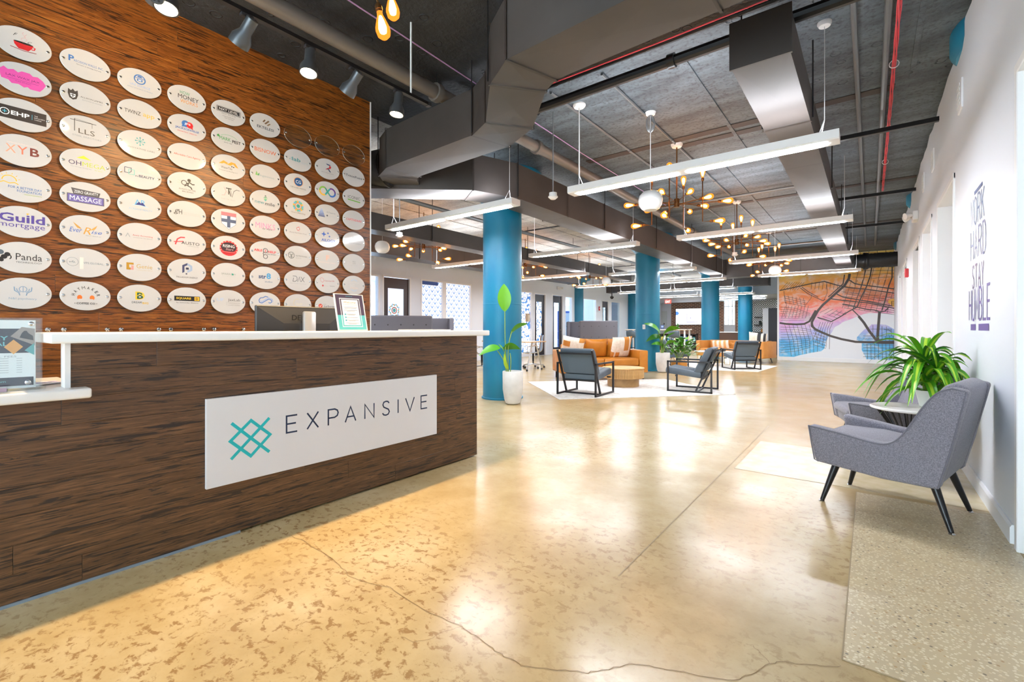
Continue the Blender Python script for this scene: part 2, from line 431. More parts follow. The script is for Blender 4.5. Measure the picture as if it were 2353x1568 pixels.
for pts in ([(-.9, 1.95), (-.92, 6.0)], [(-4.2, 6.05), (-2.2, 5.55), (.59, 5.4)], [(-.075, 1.92), (-.075, 3.95)], [(-.075, 1.92), (.59, 1.92)], [(-.86, 4.02), (-.86, 5.15)], [(-.86, 4.02), (.59, 4.02)]):
    b.stroke(pts, .005, .0017)
b.out('joint', M['joint'], floor, smooth=False)

# ceiling
b = Bd(); b.box(-4.6, 1.6, -4, 4.0, ZC, ZC+.15); b.m = 1; b.box(-4.6, 1.6, 4.0, 31, ZC, ZC+.15); b.m = 2; b.box(-16, -4.6, -4, 31, ZC, ZC+.15)
ceil = struct(b.out('ceiling', [M['ceil_shade'], M['ceil'], M['ceil_lit']], smooth=False))
for y, x0, x1 in ((6.1, -3.3, .2), (6.34, -2.0, -.9), (9.9, -3.0, .59), (13.6, -3.0, .59)):
    b = Bd(); b.box(x0, x1, y-.065, y+.065, ZC-.008, ZC); b.out('ceiling_strip', M['ceil_strip'], ceil, smooth=False)
for x, y0, y1 in ((.32, 2.0, 6.0), (-1.35, 4.3, 7.5), (-.75, 5.0, 15), (-1.75, 7, 15), (-6.2, 4, 20), (-7.6, 4, 20)):
    b = Bd(); b.box(x-.02, x+.02, y0, y1, ZC-.012, ZC); b.out('ceiling_ridge', M['ceil'] if x > -4 else M['ceil_lit'], ceil, smooth=False)

# wood wall behind the desk, board by board
WX, WY1 = -4.3, 3.04
b = Bd(); b.box(WX-.13, WX-.012, -4, WY1, 0, ZC); wood = struct(b.out('wall_left', M['wall'], smooth=False))
b = Bd(); b.box(WX-.135, WX+.004, WY1, WY1+.012, 0, ZC); struct(b.out('trim_1', M['trim'], smooth=False))
def planks(parent, m, x, y0, y1, z0, z1, h, t, lo, hi, seed):
    rg = random.Random(seed); n = max(1, round((z1-z0)/h)); hh = (z1-z0)/n
    for i in range(n):
        y = y0-rg.uniform(0, lo)*.8
        while y < y1:
            L = rg.uniform(lo, hi); a, c = max(y, y0), min(y+L, y1); y += L
            if c-a < .02: continue
            bb = Bd(); bb.box(x-t, x+rg.uniform(-.0006, .0006), a+.0006, c-.0006, z0+i*hh+.0004, z0+(i+1)*hh-.0004, bev=.0006)
            bb.out('plank', m, parent, smooth=False)
planks(wood, M['wood_wall'], WX, -.9, WY1, 0.0, ZC, .122, .012, 1.1, 1.85, 3)

# right-hand wall with its recessed doors
RX = .59
opens = [(2.35, 3.42, 2.45), (5.6, 6.9, 2.49), (7.5, 8.75, 2.5), (9.3, 10.55, 2.52), (12.3, 13.6, 2.54), (14.6, 15.9, 2.56)]
b = Bd(); y = -4
for a, c, zt in opens: b.box(RX, RX+.13, y, a, 0, 2.45); y = c
b.box(RX, RX+.13, y, 18.7, 0, 2.45)
top = [(-4, 2.45), (18.7, 2.45)]; yy = 18.7; rg = random.Random(5)
while yy > -4:
    top.append((yy, 3.53+rg.uniform(-.035, .035))); yy -= rg.uniform(.12, .4)
top.append((-4, 3.54))
b.prism(top, 'x', RX, RX+.02); b.m = 1; b.box(RX+.02, RX+.13, -4, 18.7, 2.45, ZC)
wr = struct(b.out('wall_right', [M['wall'], M['ceil']], smooth=False))
for i, (a, c, zt) in enumerate(opens):
    g = sgroup('door_%d' % (i+1))
    b = Bd(); d = .42
    b.box(RX-.012, RX+.13, a, a+.05, 0, zt, bev=.004); b.box(RX-.012, RX+.13, c-.05, c, 0, zt, bev=.004); b.box(RX-.0125, RX+.13, a, c, zt-.05, zt, bev=.004)
    b.box(RX+.13, RX+d+.1, a-.02, a+.02, 0, 2.45); b.box(RX+.13, RX+d+.1, c-.02, c+.02, 0, 2.45); b.box(RX+.13, RX+d+.1, a, c, 2.43, 2.47)
    b.out('door_frame', M['trim'], g)
    xd = RX+d if i else RX+.06
    b = Bd(); b.box(xd, xd+.045, a+.05, c-.35 if i else c-.05, .01, zt-.08, bev=.003); b.out('door_leaf', M['wall2'], g)
    if i:
        b = Bd(); b.box(xd+.01, xd+.03, c-.33, c-.05, .01, zt-.08); b.out('side_panel', M['trim'], g)
        b = Bd()
        for hz in (.3, 1.2, 2.1): b.cyl((xd-.006, a+.052, hz), (xd-.006, a+.052, hz+.1), .008, n=8)
        b.out('hinge', M['chrome'], g)
        b = Bd(); b.cyl((xd-.05, c-.42, 1.02), (xd, c-.42, 1.02), .012, n=8); b.cyl((xd-.045, c-.42, 1.02), (xd-.045, c-.54, 1.02), .009, n=8); b.out('door_handle', M['chrome'], g)
k = 0
for a, c in ((-4, 2.35), (3.49, 5.55), (6.95, 7.45), (8.8, 9.25), (10.6, 12.25), (13.65, 14.55), (15.95, 18.7)):
    k += 1; b = Bd(); b.prism([(RX, 0), (RX-.016, 0), (RX-.016, .085), (RX-.008, .1), (RX, .1)], 'y', a, c)
    b.out('baseboard_right_%d' % k, M['trim'], smooth=False)['kind'] = 'structure'

# mural wall closing the corridor
MY = 18.7
b = Bd(); b.box(-2.56, RX+.9, MY, MY+.14, 0, ZC); wm = struct(b.out('wall_mural', M['wall'], smooth=False))
b = Bd(); b.box(-2.575, RX, MY-.02, MY, 0, .13, bev=.004); b.out('baseboard_mural', M['trim'], smooth=False)['kind'] = 'structure'
b = Bd(); b.box(-2.6, -2.56, MY-.01, MY+.15, 0, ZC); struct(b.out('trim_2', M['trim'], smooth=False))
def mural_mat():
    w = NT('mural_paint', .5); o = w.tc.outputs['Object']; sp = w.n('SeparateXYZ', {0: o})
    n1 = w.noise(w.map((1, 1, 2.2)), .9, 6, .62, .6); n2 = w.noise(w.map((1, 1, 1.6)), 2.6, 6, .65, .8)
    h = w.math('ADD', sp.outputs[2], w.math('MULTIPLY', w.math('SUBTRACT', n1, .5), .75))
    h = w.math('SUBTRACT', h, w.math('MULTIPLY', sp.outputs[0], .06))
    h = w.math('DIVIDE', h, 3.6)
    c = w.ramp(h, [(.1, '#66c4f2'), (.22, '#56aee6'), (.31, '#c3bdf0'), (.39, '#e2b0e4'), (.47, '#fba3b0'), (.55, '#ff8a6c'), (.66, '#fb9450'), (.77, '#fdb75c'), (.87, '#ffe47c')])
    w.base(w.mix(w.ramp(n2, [(.46, 0.0), (.7, .75)]), w.mix(w.ramp(n2, [(.24, .35), (.4, 0.0)]), c, '#c6547a', 'MULTIPLY'), '#fbf3ee'))
    return w.m
b = Bd(); b.box(-2.545, RX-.004, MY-.006, MY, .13, ZC-.01); mural = b.out('city_map_mural', mural_mat(), smooth=False)
tag(mural, 'large watercolour city street map mural on the end wall of the corridor', 'mural')
def mp(x, y): p = aty(1780+x/5.6, 560+y/5.6, MY-.007); return (p.x, p.z)
def mstroke(lines, y, m, name):
    bb = Bd()
    for i, (w_, pts) in enumerate(lines):
        b2 = Bd(); b2.k = i; b2.stroke([mp(*p) for p in pts], w_); bm2 = b2.bm
        bb.add(bm2, Matrix(((1, 0, 0, 0), (0, 0, -1, y), (0, 1, 0, 0), (0, 0, 0, 1))))
    bb.out(name, m, mural, smooth=False)
river = [(1545, 905), (1400, 900), (1250, 893), (1150, 905), (1050, 945), (950, 985), (880, 1010), (830, 1045), (775, 1075), (745, 1130), (720, 1165), (690, 1200), (655, 1280), (640, 1350), (600, 1385), (480, 1405), (330, 1435), (240, 1462), (150, 1480), (240, 1500), (1190, 1545), (1175, 1470), (1120, 1370), (1120, 1270), (1055, 1240), (1060, 1205), (1110, 1150), (1150, 1110), (1225, 1065), (1250, 1040), (1350, 1040), (1430, 1045), (1490, 1075), (1545, 1110)]
b = Bd()
from mathutils.geometry import tessellate_polygon
rv = [Vector((p[0], MY-.0068, p[1])) for p in (mp(*q) for q in river)]
for tri in tessellate_polygon([[Vector((v.x, v.z, 0)) for v in rv]]): b.poly([rv[i] for i in tri])
bmesh.ops.recalc_face_normals(b.bm, faces=b.bm.faces[:]); b.out('river', ink('#eef2f8'), mural, smooth=False)
H, S, Q = .032, .02, .0105
big = [(.07, [(965, 390), (955, 450), (900, 540), (800, 630), (700, 720), (620, 790), (560, 860), (520, 930), (480, 1010), (480, 1060), (520, 1100), (600, 1140), (720, 1190), (860, 1230), (1040, 1265), (1200, 1270), (1310, 1270)]),
       (.06, [(65, 1022), (150, 1035), (280, 1040), (380, 1035), (450, 1000), (490, 930), (530, 860)]), (.1, [(1310, 1268), (1400, 1272), (1540, 1272)]),
       (.07, [(1080, 935), (1150, 1020), (1220, 1130), (1290, 1220), (1330, 1265)]), (.07, [(1350, 880), (1340, 1000), (1330, 1120), (1325, 1220), (1345, 1265)]),
       (H, [(900, 400), (880, 520), (790, 600), (690, 690)]), (H, [(1000, 850), (1050, 900), (1090, 940)]),
       (H, [(65, 605), (250, 565), (450, 520), (640, 488), (800, 535), (950, 565), (1150, 585), (1545, 640)]), (H, [(960, 470), (1030, 515), (1100, 530), (1545, 585)]),
       (H, [(800, 650), (870, 685), (1545, 810)]), (H, [(720, 710), (900, 735), (1200, 765), (1545, 835)]), (H, [(870, 780), (1000, 805), (1200, 850), (1280, 855), (1350, 880)]),
       (H, [(550, 950), (640, 975), (730, 1005), (840, 945), (960, 870), (1060, 820), (1110, 700), (1180, 560), (1230, 420), (1250, 300)]),
       (H, [(1515, 240), (1510, 440), (1470, 540), (1420, 740), (1380, 860)]), (S, [(1010, 840), (1060, 700), (1110, 570), (1150, 440), (1165, 340), (1150, 300)]),
       (S, [(330, 570), (420, 640), (520, 690), (620, 735), (650, 720)]), (S, [(350, 560), (440, 625), (560, 690)]), (H, [(1350, 880), (1420, 870), (1460, 830)])]
fine = []
for i in range(9): fine.append((Q, [(860+i*4, 620+i*26), (1545, 700+i*27)]))
for i in range(6): fine.append((Q, [(880, 560+i*14), (1545, 668+i*22)]))
for i in range(9): x = 930+i*72; fine.append((Q, [(x-60, 830+i*8), (x+20, 600), (x+60, 470)]))
for i in range(5): x = 1030+i*95; fine.append((Q, [(x, 540), (x+60, 300), (x+65, 260)]))
for i in range(4): fine.append((Q, [(1000, 300+i*45), (1280, 300+i*48), (1545, 300+i*42)]))
for i in range(4): fine.append((Q, [(1100+i*110, 60), (1105+i*110, 250)]))
fine += [(Q, [(1000, 130), (1545, 110)]), (Q, [(1000, 180), (1545, 160)])]
for i in range(11): fine.append((Q, [(75, 1075+i*33), (300, 1080+i*30), (470, 1110+i*22)]))
for i in range(8): fine.append((Q, [(130+i*52, 1040), (190+i*52, 1250), (215+i*48, 1450-i*8)]))
for i in range(6): fine.append((Q, [(480+i*45, 1250+i*22), (560+i*30, 1100), (590+i*32, 1010)]))
for i in range(6): fine.append((Q, [(490, 1110+i*38), (660, 1170+i*36)]))
for i in range(7): fine.append((Q, [(75, 820+i*28), (250, 830+i*26), (460, 900+i*14)]))
for i in range(8): fine.append((Q, [(90+i*44, 960), (140+i*42, 800)]))
for i in range(5): fine.append((Q, [(580+i*60, 890+i*18), (700+i*55, 830+i*12)])); fine.append((Q, [(560+i*58, 960-i*22), (700+i*55, 1010-i*24)]))
for i in range(6): fine.append((Q, [(130+i*48, 670+i*6), (150+i*48, 770+i*6)]))
for i in range(4): fine.append((Q, [(130, 675+i*28), (400, 740+i*24)]))
for i in range(8): fine.append((Q, [(75+i*30, 600), (170+i*30, 500)]))
for i in range(8): fine.append((Q, [(480+i*48, 495+i*2), (470+i*48, 590)]))
fine += [(Q, [(670, 490), (675, 640), (630, 740)]), (Q, [(120, 610), (130, 740), (155, 790), (150, 850), (120, 940)]), (Q, [(400, 790), (470, 700), (480, 640)])]
for i in range(9): fine.append((Q, [(1140, 1190+i*38), (1540, 1190+i*39)]))
for i in range(8): fine.append((Q, [(1190+i*48, 1190 if i > 1 else 1290), (1195+i*48, 1500)]))
for i in range(3): fine.append((Q, [(1230+i*70, 1100), (1400+i*50, 1100), (1500, 1130), (1505, 1190)]))
for i in range(4): fine.append((Q, [(1265+i*58, 1050+i*6), (1265+i*58, 1190)]))
mstroke(big, MY-.0135, ink('#40332f'), 'main_road'); mstroke(fine, MY-.0072, ink('#3c2f30'), 'street')
b = Bd(); b.stroke([(.10-.42, 1.9), (.52, 1.9)], 0.001); b.bm.clear()
p = aty(2052, 697, MY-.015); b.prism([(p.x-.13, p.z+.03), (p.x-.09, p.z+.12), (p.x+.045, p.z+.15), (p.x+.045, p.z-.16), (p.x-.02, p.z-.08)], 'y', MY-.0155, MY-.0148); b.out('map_pin', ink('#f0b64a'), mural, smooth=False)
b = Bd(); text(b, 'E', 0, 0, .09, .13); o = b.out('pin_letter', ink('#7a5320'), mural, smooth=False); o.matrix_basis = on(MX_S, p.x, MY-.016, p.z)

# office wall on the far side: openings (y0, y1, sill, head)
OX = -10.8
fo = [(6.4, 7.95, .1, 2.61), (8.04, 9.06, 0, 2.63), (9.44, 11.70, .1, 2.63), (14.3, 15.29, .1, 2.6), (15.44, 16.3, 0, 2.58), (16.78, 17.68, 0, 2.6), (17.83, 18.5, .1, 2.58), (19.5, 20.84, .1, 2.58), (21.42, 22.22, 0, 2.56), (22.48, 23.64, .1, 2.56)]
b = Bd(); y = 1.0
for a, c, z0, z1 in fo:
    b.box(OX-.12, OX, y, a, 0, 2.63); y = c
    if z0: b.box(OX-.12, OX, a, c, 0, z0)
    if z1 < 2.63: b.box(OX-.12, OX, a, c, z1, 2.63)
b.box(OX-.12, OX, y, 30, 0, 2.63); b.box(OX-.12, OX, 1, 30, 2.63, ZC)
struct(b.out('wall_office', M['wall'], smooth=False))
b = Bd()
for y in (7.0, 12.6, 16.54, 21.1, 24.4, 1.0): b.box(-14.6, OX-.12, y-.05, y+.05, 0, 2.9)
b.box(-14.6, OX-.12, 1, 24.4, 2.9, 3.0); struct(b.out('wall_office_partition', M['wall2'], smooth=False))
sky = mat('daylight_window', '#ffffff', .5, emit=4.0, ecol='#c6dcff')
b = Bd(); b.box(-14.75, -14.6, 1, 30, 0, 3.0); struct(b.out('wall_exterior', M['wall2'], smooth=False))
for i, (a, c) in enumerate(((7.3, 9.6), (9.9, 12.3), (13, 16.3), (16.8, 20.9), (21.4, 24.2))):
    b = Bd(); b.box(-14.6, -14.57, a, c, .5, 2.7); struct(b.out('window_%d' % (21+i), sky, smooth=False))
def film_fan():
    w = NT('film_fans', .3); sp = w.n('SeparateXYZ', {0: w.tc.outputs['Object']}); y, z = sp.outputs[1], sp.outputs[2]
    row = w.math('FLOOR', w.math('DIVIDE', z, .125)); yo = w.math('ADD', y, w.math('MULTIPLY', w.math('MODULO', row, 2), .12))
    fy = w.math('SUBTRACT', w.math('FRACT', w.math('DIVIDE', yo, .24)), .5); fz = w.math('FRACT', w.math('DIVIDE', z, .125))
    r = w.math('SQRT', w.math('ADD', w.math('MULTIPLY', w.math('MULTIPLY', fy, fy), 3.4), w.math('MULTIPLY', fz, fz)))
    a = w.math('LESS_THAN', w.math('ABSOLUTE', w.math('SUBTRACT', r, .92)), .045); c = w.math('LESS_THAN', w.math('ABSOLUTE', w.math('SUBTRACT', w.math('ABSOLUTE', fy), w.math('MULTIPLY', fz, .32))), .07)
    k = w.math('MAXIMUM', a, w.math('MULTIPLY', c, w.math('LESS_THAN', fz, .62)))
    col = w.mix(k, '#ffffff', '#3f7fc8'); w.base(col); w.set(w.p.inputs['Emission Color'], col); w.p.inputs['Emission Strength'].default_value = .3; return w.m  # weak glow painted in for daylight behind the film
def film_ring():
    w = NT('film_rings', .3); v = w.map((1, 1, 1)); vo = w.n('TexVoronoi', {'Vector': w.n('CombineXYZ', {0: w.n('SeparateXYZ', {0: v}).outputs[1], 1: w.n('SeparateXYZ', {0: v}).outputs[2]}).outputs[0], 'Scale': 4.6, 'Randomness': .7}).outputs['Distance']
    k = w.math('MAXIMUM', w.math('LESS_THAN', w.math('ABSOLUTE', w.math('SUBTRACT', vo, .42)), .05), w.math('GREATER_THAN', vo, .7))
    col = w.mix(k, '#ffffff', '#3f7cc4'); w.base(col); w.set(w.p.inputs['Emission Color'], col); w.p.inputs['Emission Strength'].default_value = .3; return w.m  # glows in place of the office daylight shining through
M['fan'], M['ring'] = film_fan(), film_ring()
M['doorwood'] = mat('navy_door', '#2b2a33', .35)
M['doorbrown'] = mat('brown_door', '#3a2c2a', .35)
def fr(a, c, z0, z1, t=.05, d=.14):
    bb = Bd(); x0, x1 = OX-.13, OX+.012
    bb.box(x0, x1, a, a+t, z0, z1); bb.box(x0, x1, c-t, c, z0, z1); bb.box(x0, x1+.001, a, c, z1-t, z1)
    if z0: bb.box(x0, x1+.001, a, c, z0, z0+t)
    return bb
wn, dn = 0, 7
for i, (a, c, z0, z1) in enumerate(fo):
    if z0:
        wn += 1; g = sgroup('window_%d' % wn); bb = fr(a, c, z0, z1)
        if i == 2: bb.box(OX-.13, OX+.012, 10.35, 10.5, z0, z1)
        bb.out('window_frame', M['trim'], g, smooth=False)
        for p, q in ([(a+.05, 10.35), (10.5, c-.05)] if i == 2 else [(a+.05, c-.05)]):
            bb = Bd(); bb.box(OX-.07, OX-.06, p, q, z0+.05, z1-.05); bb.out('pane', M['fan'] if i == 2 else M['ring'] if i == 3 else M['glass'], g, smooth=False)
        if i == 2:
            bb = Bd(); bb.box(OX-.058, OX-.05, 9.5, 10.2, z1-.16, z1-.05); bb.out('blue_film_strip', ink('#2a4f9c'), g, smooth=False)
    else:
        dn += 1; g = sgroup('door_%d' % dn); fr(a, c, z0, z1).out('door_frame', M['trim'], g, smooth=False)
        bb = Bd(); a2, c2, m_ = a+.055, c-.055, .17
        for q in ((a2, a2+m_, .01, z1-.06), (c2-m_, c2, .01, z1-.06), (a2+m_, c2-m_, .01, .3), (a2+m_, c2-m_, z1-.36, z1-.06)): bb.box(OX-.09, OX-.045, *q)
        bb.out('door_leaf', M['doorbrown'] if i == 1 else M['doorwood'], g, smooth=False)
        bb = Bd(); bb.box(OX-.072, OX-.062, a2+m_, c2-m_, .3, z1-.36); bb.out('pane', M['ring'] if i == 4 else mat('frosted_pane', '#cddcf2', .2, emit=.35, ecol='#cfe0fa') if i == 1 else M['glass'], g, smooth=False)  # patterned and frosted panes glow as if backlit by daylight
        bb = Bd(); yh = c2-.08 if i == 5 else a2+.08
        bb.cyl((OX-.045, yh, 1.05), (OX+.02, yh, 1.05), .014, n=8); bb.cyl((OX+.015, yh, 1.05), (OX+.015, yh+(-.13 if i == 5 else .13), 1.05), .011, n=8); bb.out('door_handle', M['chrome'], g)
        if i == 1:
            bb = Bd(); cy_, cz_ = 8.5, 1.64
            for k in range(26):
                an = 2*PI*k/26; bb.m = k % 3; rr = .15+.03*((k*7) % 3)/2
                bb.cyl((OX-.0605, cy_+rr*math.cos(an), cz_+rr*math.sin(an)), (OX-.059, cy_+rr*math.cos(an), cz_+rr*math.sin(an)), .022, n=8)
            bb.m = 3; bb.lathe([(.1, -.001), (.1, .001), (.07, .001), (.07, -.001)], 24, mx=Matrix.Translation((OX-.06, cy_, cz_)) @ Matrix.Rotation(PI/2, 4, 'Y'))
            bb.m = 0; bb.cyl((OX-.0605, cy_, cz_), (OX-.059, cy_, cz_), .055, n=16)
            bb.out('wreath_decal', [ink('#59b7b0'), ink('#e8b04a'), ink('#6fb3dc'), ink('#c9703a')], g, smooth=False)

# far end
b = Bd(); FY = 30
for x0, x1, z0, z1 in ((-16, -10.16, 0, ZC), (-7.0, -6.35, 0, 1.3), (-7.0, -6.35, 2.82, ZC), (-6.0, 1.6, 0, ZC)): b.box(x0, x1, FY, FY+.15, z0, z1)
wb = struct(b.out('wall_back', M['wall2'], smooth=False))
def brick_mat():
    w = NT('brick', .85); sp = w.n('SeparateXYZ', {0: w.tc.outputs['Object']}); v = w.n('CombineXYZ', {0: sp.outputs[0], 1: sp.outputs[2]}).outputs[0]
    bt = w.n('TexBrick', {'Vector': v, 'Color1': (*lin('#9a6246'), 1), 'Color2': (*lin('#6b4638'), 1), 'Mortar': (*lin('#c9b7a4'), 1), 'Scale': 1.0, 'Mortar Size': .012, 'Brick Width': .24, 'Row Height': .085})
    w.base(bt.outputs['Color']); w.bump(bt.outputs['Fac'], -.5, .01); return w.m
b = Bd(); b.box(-10.16, -7.0, FY-.06, FY+.15, 0, ZC); b.box(-6.35, -6.0, FY-.06, FY+.15, 0, ZC); b.out('brick_facing', brick_mat(), wb, smooth=False)
def diamond_mat():
    w = NT('diamond_paper', .5); sp = w.n('SeparateXYZ', {0: w.tc.outputs['Object']})
    fx = w.math('ABSOLUTE', w.math('SUBTRACT', w.math('FRACT', w.math('DIVIDE', sp.outputs[0], .56)), .5)); fz = w.math('ABSOLUTE', w.math('SUBTRACT', w.math('FRACT', w.math('DIVIDE', sp.outputs[2], .5)), .5))
    k = w.math('LESS_THAN', w.math('FRACT', w.math('MULTIPLY', w.math('ADD', fx, fz), 5.0)), .46)
    w.base(w.mix(k, '#eef4f4', '#22302f')); return w.m
b = Bd(); b.box(-5.6, -2.5, FY-.02, FY, .9, 2.74); b.out('patterned_wallpaper', diamond_mat(), wb, smooth=False)
g = sgroup('window_30'); b = Bd()
for x in (-7.0, -6.78, -6.56, -6.4): b.box(x, x+.045, FY-.02, FY+.06, 1.3, 2.82)
for z in (1.3, 2.42, 2.78): b.box(-7.0, -6.35, FY-.019, FY+.061, z, z+.045)
b.out('window_frame', M['trim'], g, smooth=False)
b = Bd(); b.box(-7.0, -6.35, FY+.02, FY+.03, 1.3, 2.82); b.out('pane', M['glass'], g, smooth=False)
g = sgroup('door_20'); b = Bd(); b.box(-11.3, -10.45, FY-.03, FY-.005, 0, 2.25); b.out('door_leaf', ink('#cfd5d4'), g, smooth=False)
b = Bd(); b.box(-10.66, -10.6, FY-.045, FY-.03, 1.35, 1.47); b.out('lock_plate', M['ink'], g, smooth=False)
b = Bd(); b.box(-16, 1.6, 24.9, FY, 2.76, ZC-.001); struct(b.out('ceiling_soffit', mat('soffit', '#b9c3cf', .6), smooth=False))
b = Bd(); b.box(1.45, 1.6, -4, 31, 0, ZC); b.box(-16, -4.43, .85, 1.0, 0, ZC); struct(b.out('wall_side', M['wall2'], smooth=False))
# shop front behind the viewer
b = Bd()
for x in (-4.3, -3.1, -1.9, -.7, .5): b.box(x, x+.09, -4.1, -4, 0, ZC)
for z in (0, 2.3, 3.3): b.box(-4.3, .59, -4.09, -4.01, z, z+.1 if z < 3 else ZC)
g = sgroup('window_31'); b.out('window_frame', M['trim'], g, smooth=False)
b = Bd(); b.box(-4.3, .59, -4.06, -4.05, 0, ZC); b.out('pane', M['glass'], g, smooth=False)

# ---------------------------------------------------------------- teal columns
def column(x, y, label, full=True, vis=True):
    t = thing('column', label, 'column', (x, y, 0), group='teal concrete columns')
    if full:
        b = Bd(); b.lathe([(.335, 0), (.335, .02), (.315, .03), (.313, .06), (.313, 1.49), (.313, 1.498), (.3145, 1.502), (.3145, 1.506), (.313, 1.51), (.313, 1.52), (.313, 3.3)], 48); b.out('shaft', M['teal'], t)
        b = Bd(); b.box(-.004, .004, -.3145, -.306, .03, 3.3, mx=Matrix.Rotation(math.radians(28), 4, 'Z')); b.out('form_seam', M['teal'], t, smooth=False)
    b = Bd(); b.lathe([(.3, 3.1), (.325, 3.13), (.5, 3.33), (.62, 3.36), (.64, 3.4), (.64, ZC), (0, ZC)] if full else [(.3, 3.02), (.33, 3.06), (.52, 3.36), (.6, 3.38), (.64, 3.44), (.64, ZC), (0, ZC)], 40); b.out('capital', M['teal'], t)
    return t
colA = column(-4.72, 5.85, 'round teal concrete column beside the reception desk and tall single-leaf plant')
colB = column(-4.72, 12.05, 'round teal column behind the tan sofa with a small switch on it')
column(-4.72, 18.2, 'round teal column directly behind the tufted tan sofa')
column(-4.72, 24.3, 'round teal column between the kitchen window and the diamond wallpaper')
column(-10.86, 19.0, 'round teal column set into the office wall between glass panes')
column(-10.6, 24.9, 'round teal column at the far end of the office wall')
for y, l in ((5.35, 'teal column capital bulging from the white wall top above the armchairs'), (11.35, 'teal column capital at the white wall top, second from the entrance'), (17.3, 'teal column capital at the white wall top close to the mural')):
    column(1.17, y, l, full=False)
b = Bd(); p = att(1473, 752, 12.45); b.box(-.035, .035, -.012, .012, -.06, .06, bev=.003); b.m = 1; b.box(-.012, .012, -.018, -.011, -.025, .025)
sw = b.out('switch_plate', [M['white'], M['alu']], colB); sw.matrix_basis = Matrix.Translation((math.sin(math.radians(5))*.32, -.322, 1.16)) @ Matrix.Rotation(.05, 4, 'Z')
# ---------------------------------------------------------------- air ducts
def duct(label, pts, w, z0, z1, seam=1.25, loc_name='air_duct', cap0=False, capn=False):
    t = thing(loc_name, label, 'duct', (pts[0][0], pts[0][1], z0)); o = Vector((pts[0][0], pts[0][1], z0))
    P = [Vector((p[0], p[1])) for p in pts]; F = []
    for i, p in enumerate(P):
        d1 = (p-P[i-1]).normalized() if i else None; d2 = (P[i+1]-p).normalized() if i < len(P)-1 else None
        d1 = d1 or d2; d2 = d2 or d1; tt = (d1+d2).normalized(); n = Vector((-tt.y, tt.x)); k = n.dot(Vector((-d1.y, d1.x)))
        F.append((p, n, k, tt))
    rings = []
    for (p, n, k, tt), (p2, n2, k2, tt2) in zip(F, F[1:]):
        m = max(1, round((p2-p).length/seam))
        for j in range(m): rings.append((p, n, k, tt) if j == 0 else (p.lerp(p2, j/m), Vector((-(p2-p).y, (p2-p).x)).normalized(), 1, (p2-p).normalized()))
    rings.append(F[-1])
    def ring(r, g=0): p, n, k, tt = r; a = p+n*((w/2+g)/k); c = p-n*((w/2+g)/k); return [Vector((a.x, a.y, z0-g))-o, Vector((c.x, c.y, z0-g))-o, Vector((c.x, c.y, z1+g))-o, Vector((a.x, a.y, z1+g))-o]
    for i, (ra, rb) in enumerate(zip(rings, rings[1:])):
        A, Bq = ring(ra), ring(rb); b = Bd()
        va = [b.bm.verts.new(v) for v in A]; vb = [b.bm.verts.new(v) for v in Bq]
        for k in range(4):
            q = (va[k], va[(k+1) % 4], vb[(k+1) % 4], vb[k]); c = sum((v.co for v in q), Vector())/4
            nn = (q[1].co-q[0].co).cross(q[3].co-q[0].co).normalized(); ctr = sum(A+Bq, Vector())/8
            if nn.dot(c-ctr) < 0: nn = -nn
            cv = b.bm.verts.new(c+nn*.005)
            for e in range(4): b.bm.faces.new((q[e], q[(e+1) % 4], cv))
        if i == 0: b.bm.faces.new(va)
        if i == len(rings)-2: b.bm.faces.new(vb)
        b.out('duct_section', M['duct'], t, smooth=False, recalc=True)
    for i, r in enumerate(rings):
        p, n, k, tt = r; b = Bd(); d = Vector((tt.x, tt.y, 0))*.009
        for s_ in (-1, 1):
            A = [v+d*s_ for v in ring(r, .011)]
            if s_ < 0: va = [b.bm.verts.new(v) for v in A]
            else: vb = [b.bm.verts.new(v) for v in A]
        for q in range(4): b.bm.faces.new((va[q], va[(q+1) % 4], vb[(q+1) % 4], vb[q]))
        if i in (0, len(rings)-1): b.bm.faces.new(va); b.bm.faces.new(vb)
        b.out('flange', M['duct_edge'], t, smooth=False, recalc=True)
    # hanger rods up to the slab
    for r in rings[1:-1:2]:
        p, n, k, tt = r
        for s_ in (-1, 1): b = Bd(); q = p+n*(w/2+.018)*s_; b.cyl((q.x-o.x, q.y-o.y, 0.02), (q.x-o.x, q.y-o.y, ZC-z0), .006, n=5); b.out('hanger_rod', M['pipe_black'], t)
    return t
duct('dark rectangular offset duct with mitred elbows hanging above the reception desk end', [(.5, 2.5), (-1.84, 2.61), (-2.06, 2.74), (-2.5, 3.2), (-2.84, 3.36), (-4.2, 3.42), (-4.4, 3.5), (-4.6, 3.72)], .42, 2.9, 3.33, 1.2)
duct('long dark rectangular duct running beside the row of teal columns', [(-6.3, 2.52), (-4.12, 4.42), (-3.93, 4.95), (-3.93, 16.15)], .45, 2.85, 3.31, 1.3)
duct('narrower dark rectangular duct with open end running down the corridor side', [(-.58, 3.44), (-.58, 16.0)], .35, 2.9, 3.2, 1.22)
duct('large dark cross duct spanning the corridor in front of the mural', [(-4.2, 16.45), (-.36, 16.45)], .55, 2.78, 3.36, 1.3)
duct('grey rectangular duct hanging over the office-side pendant lights', [(-6.76, 1.4), (-6.76, 15.3)], .34, 2.78, 3.07, 1.5)
duct('wide brown-lit duct hanging next to the office wall above a bulb chandelier', [(-9.3, 3.0), (-9.3, 16)], .5, 2.88, 3.33, 1.7)
duct('grey cross duct above the far work area beyond the long duct', [(-10.2, 21.0), (-3.2, 21.0)], .5, 2.86, 3.3, 1.6)
t = thing('flexible_duct', 'black flexible round duct entering the white wall in front of the mural', 'duct', (-.36, 16.45, 3.02))
b = Bd(); pr_ = []
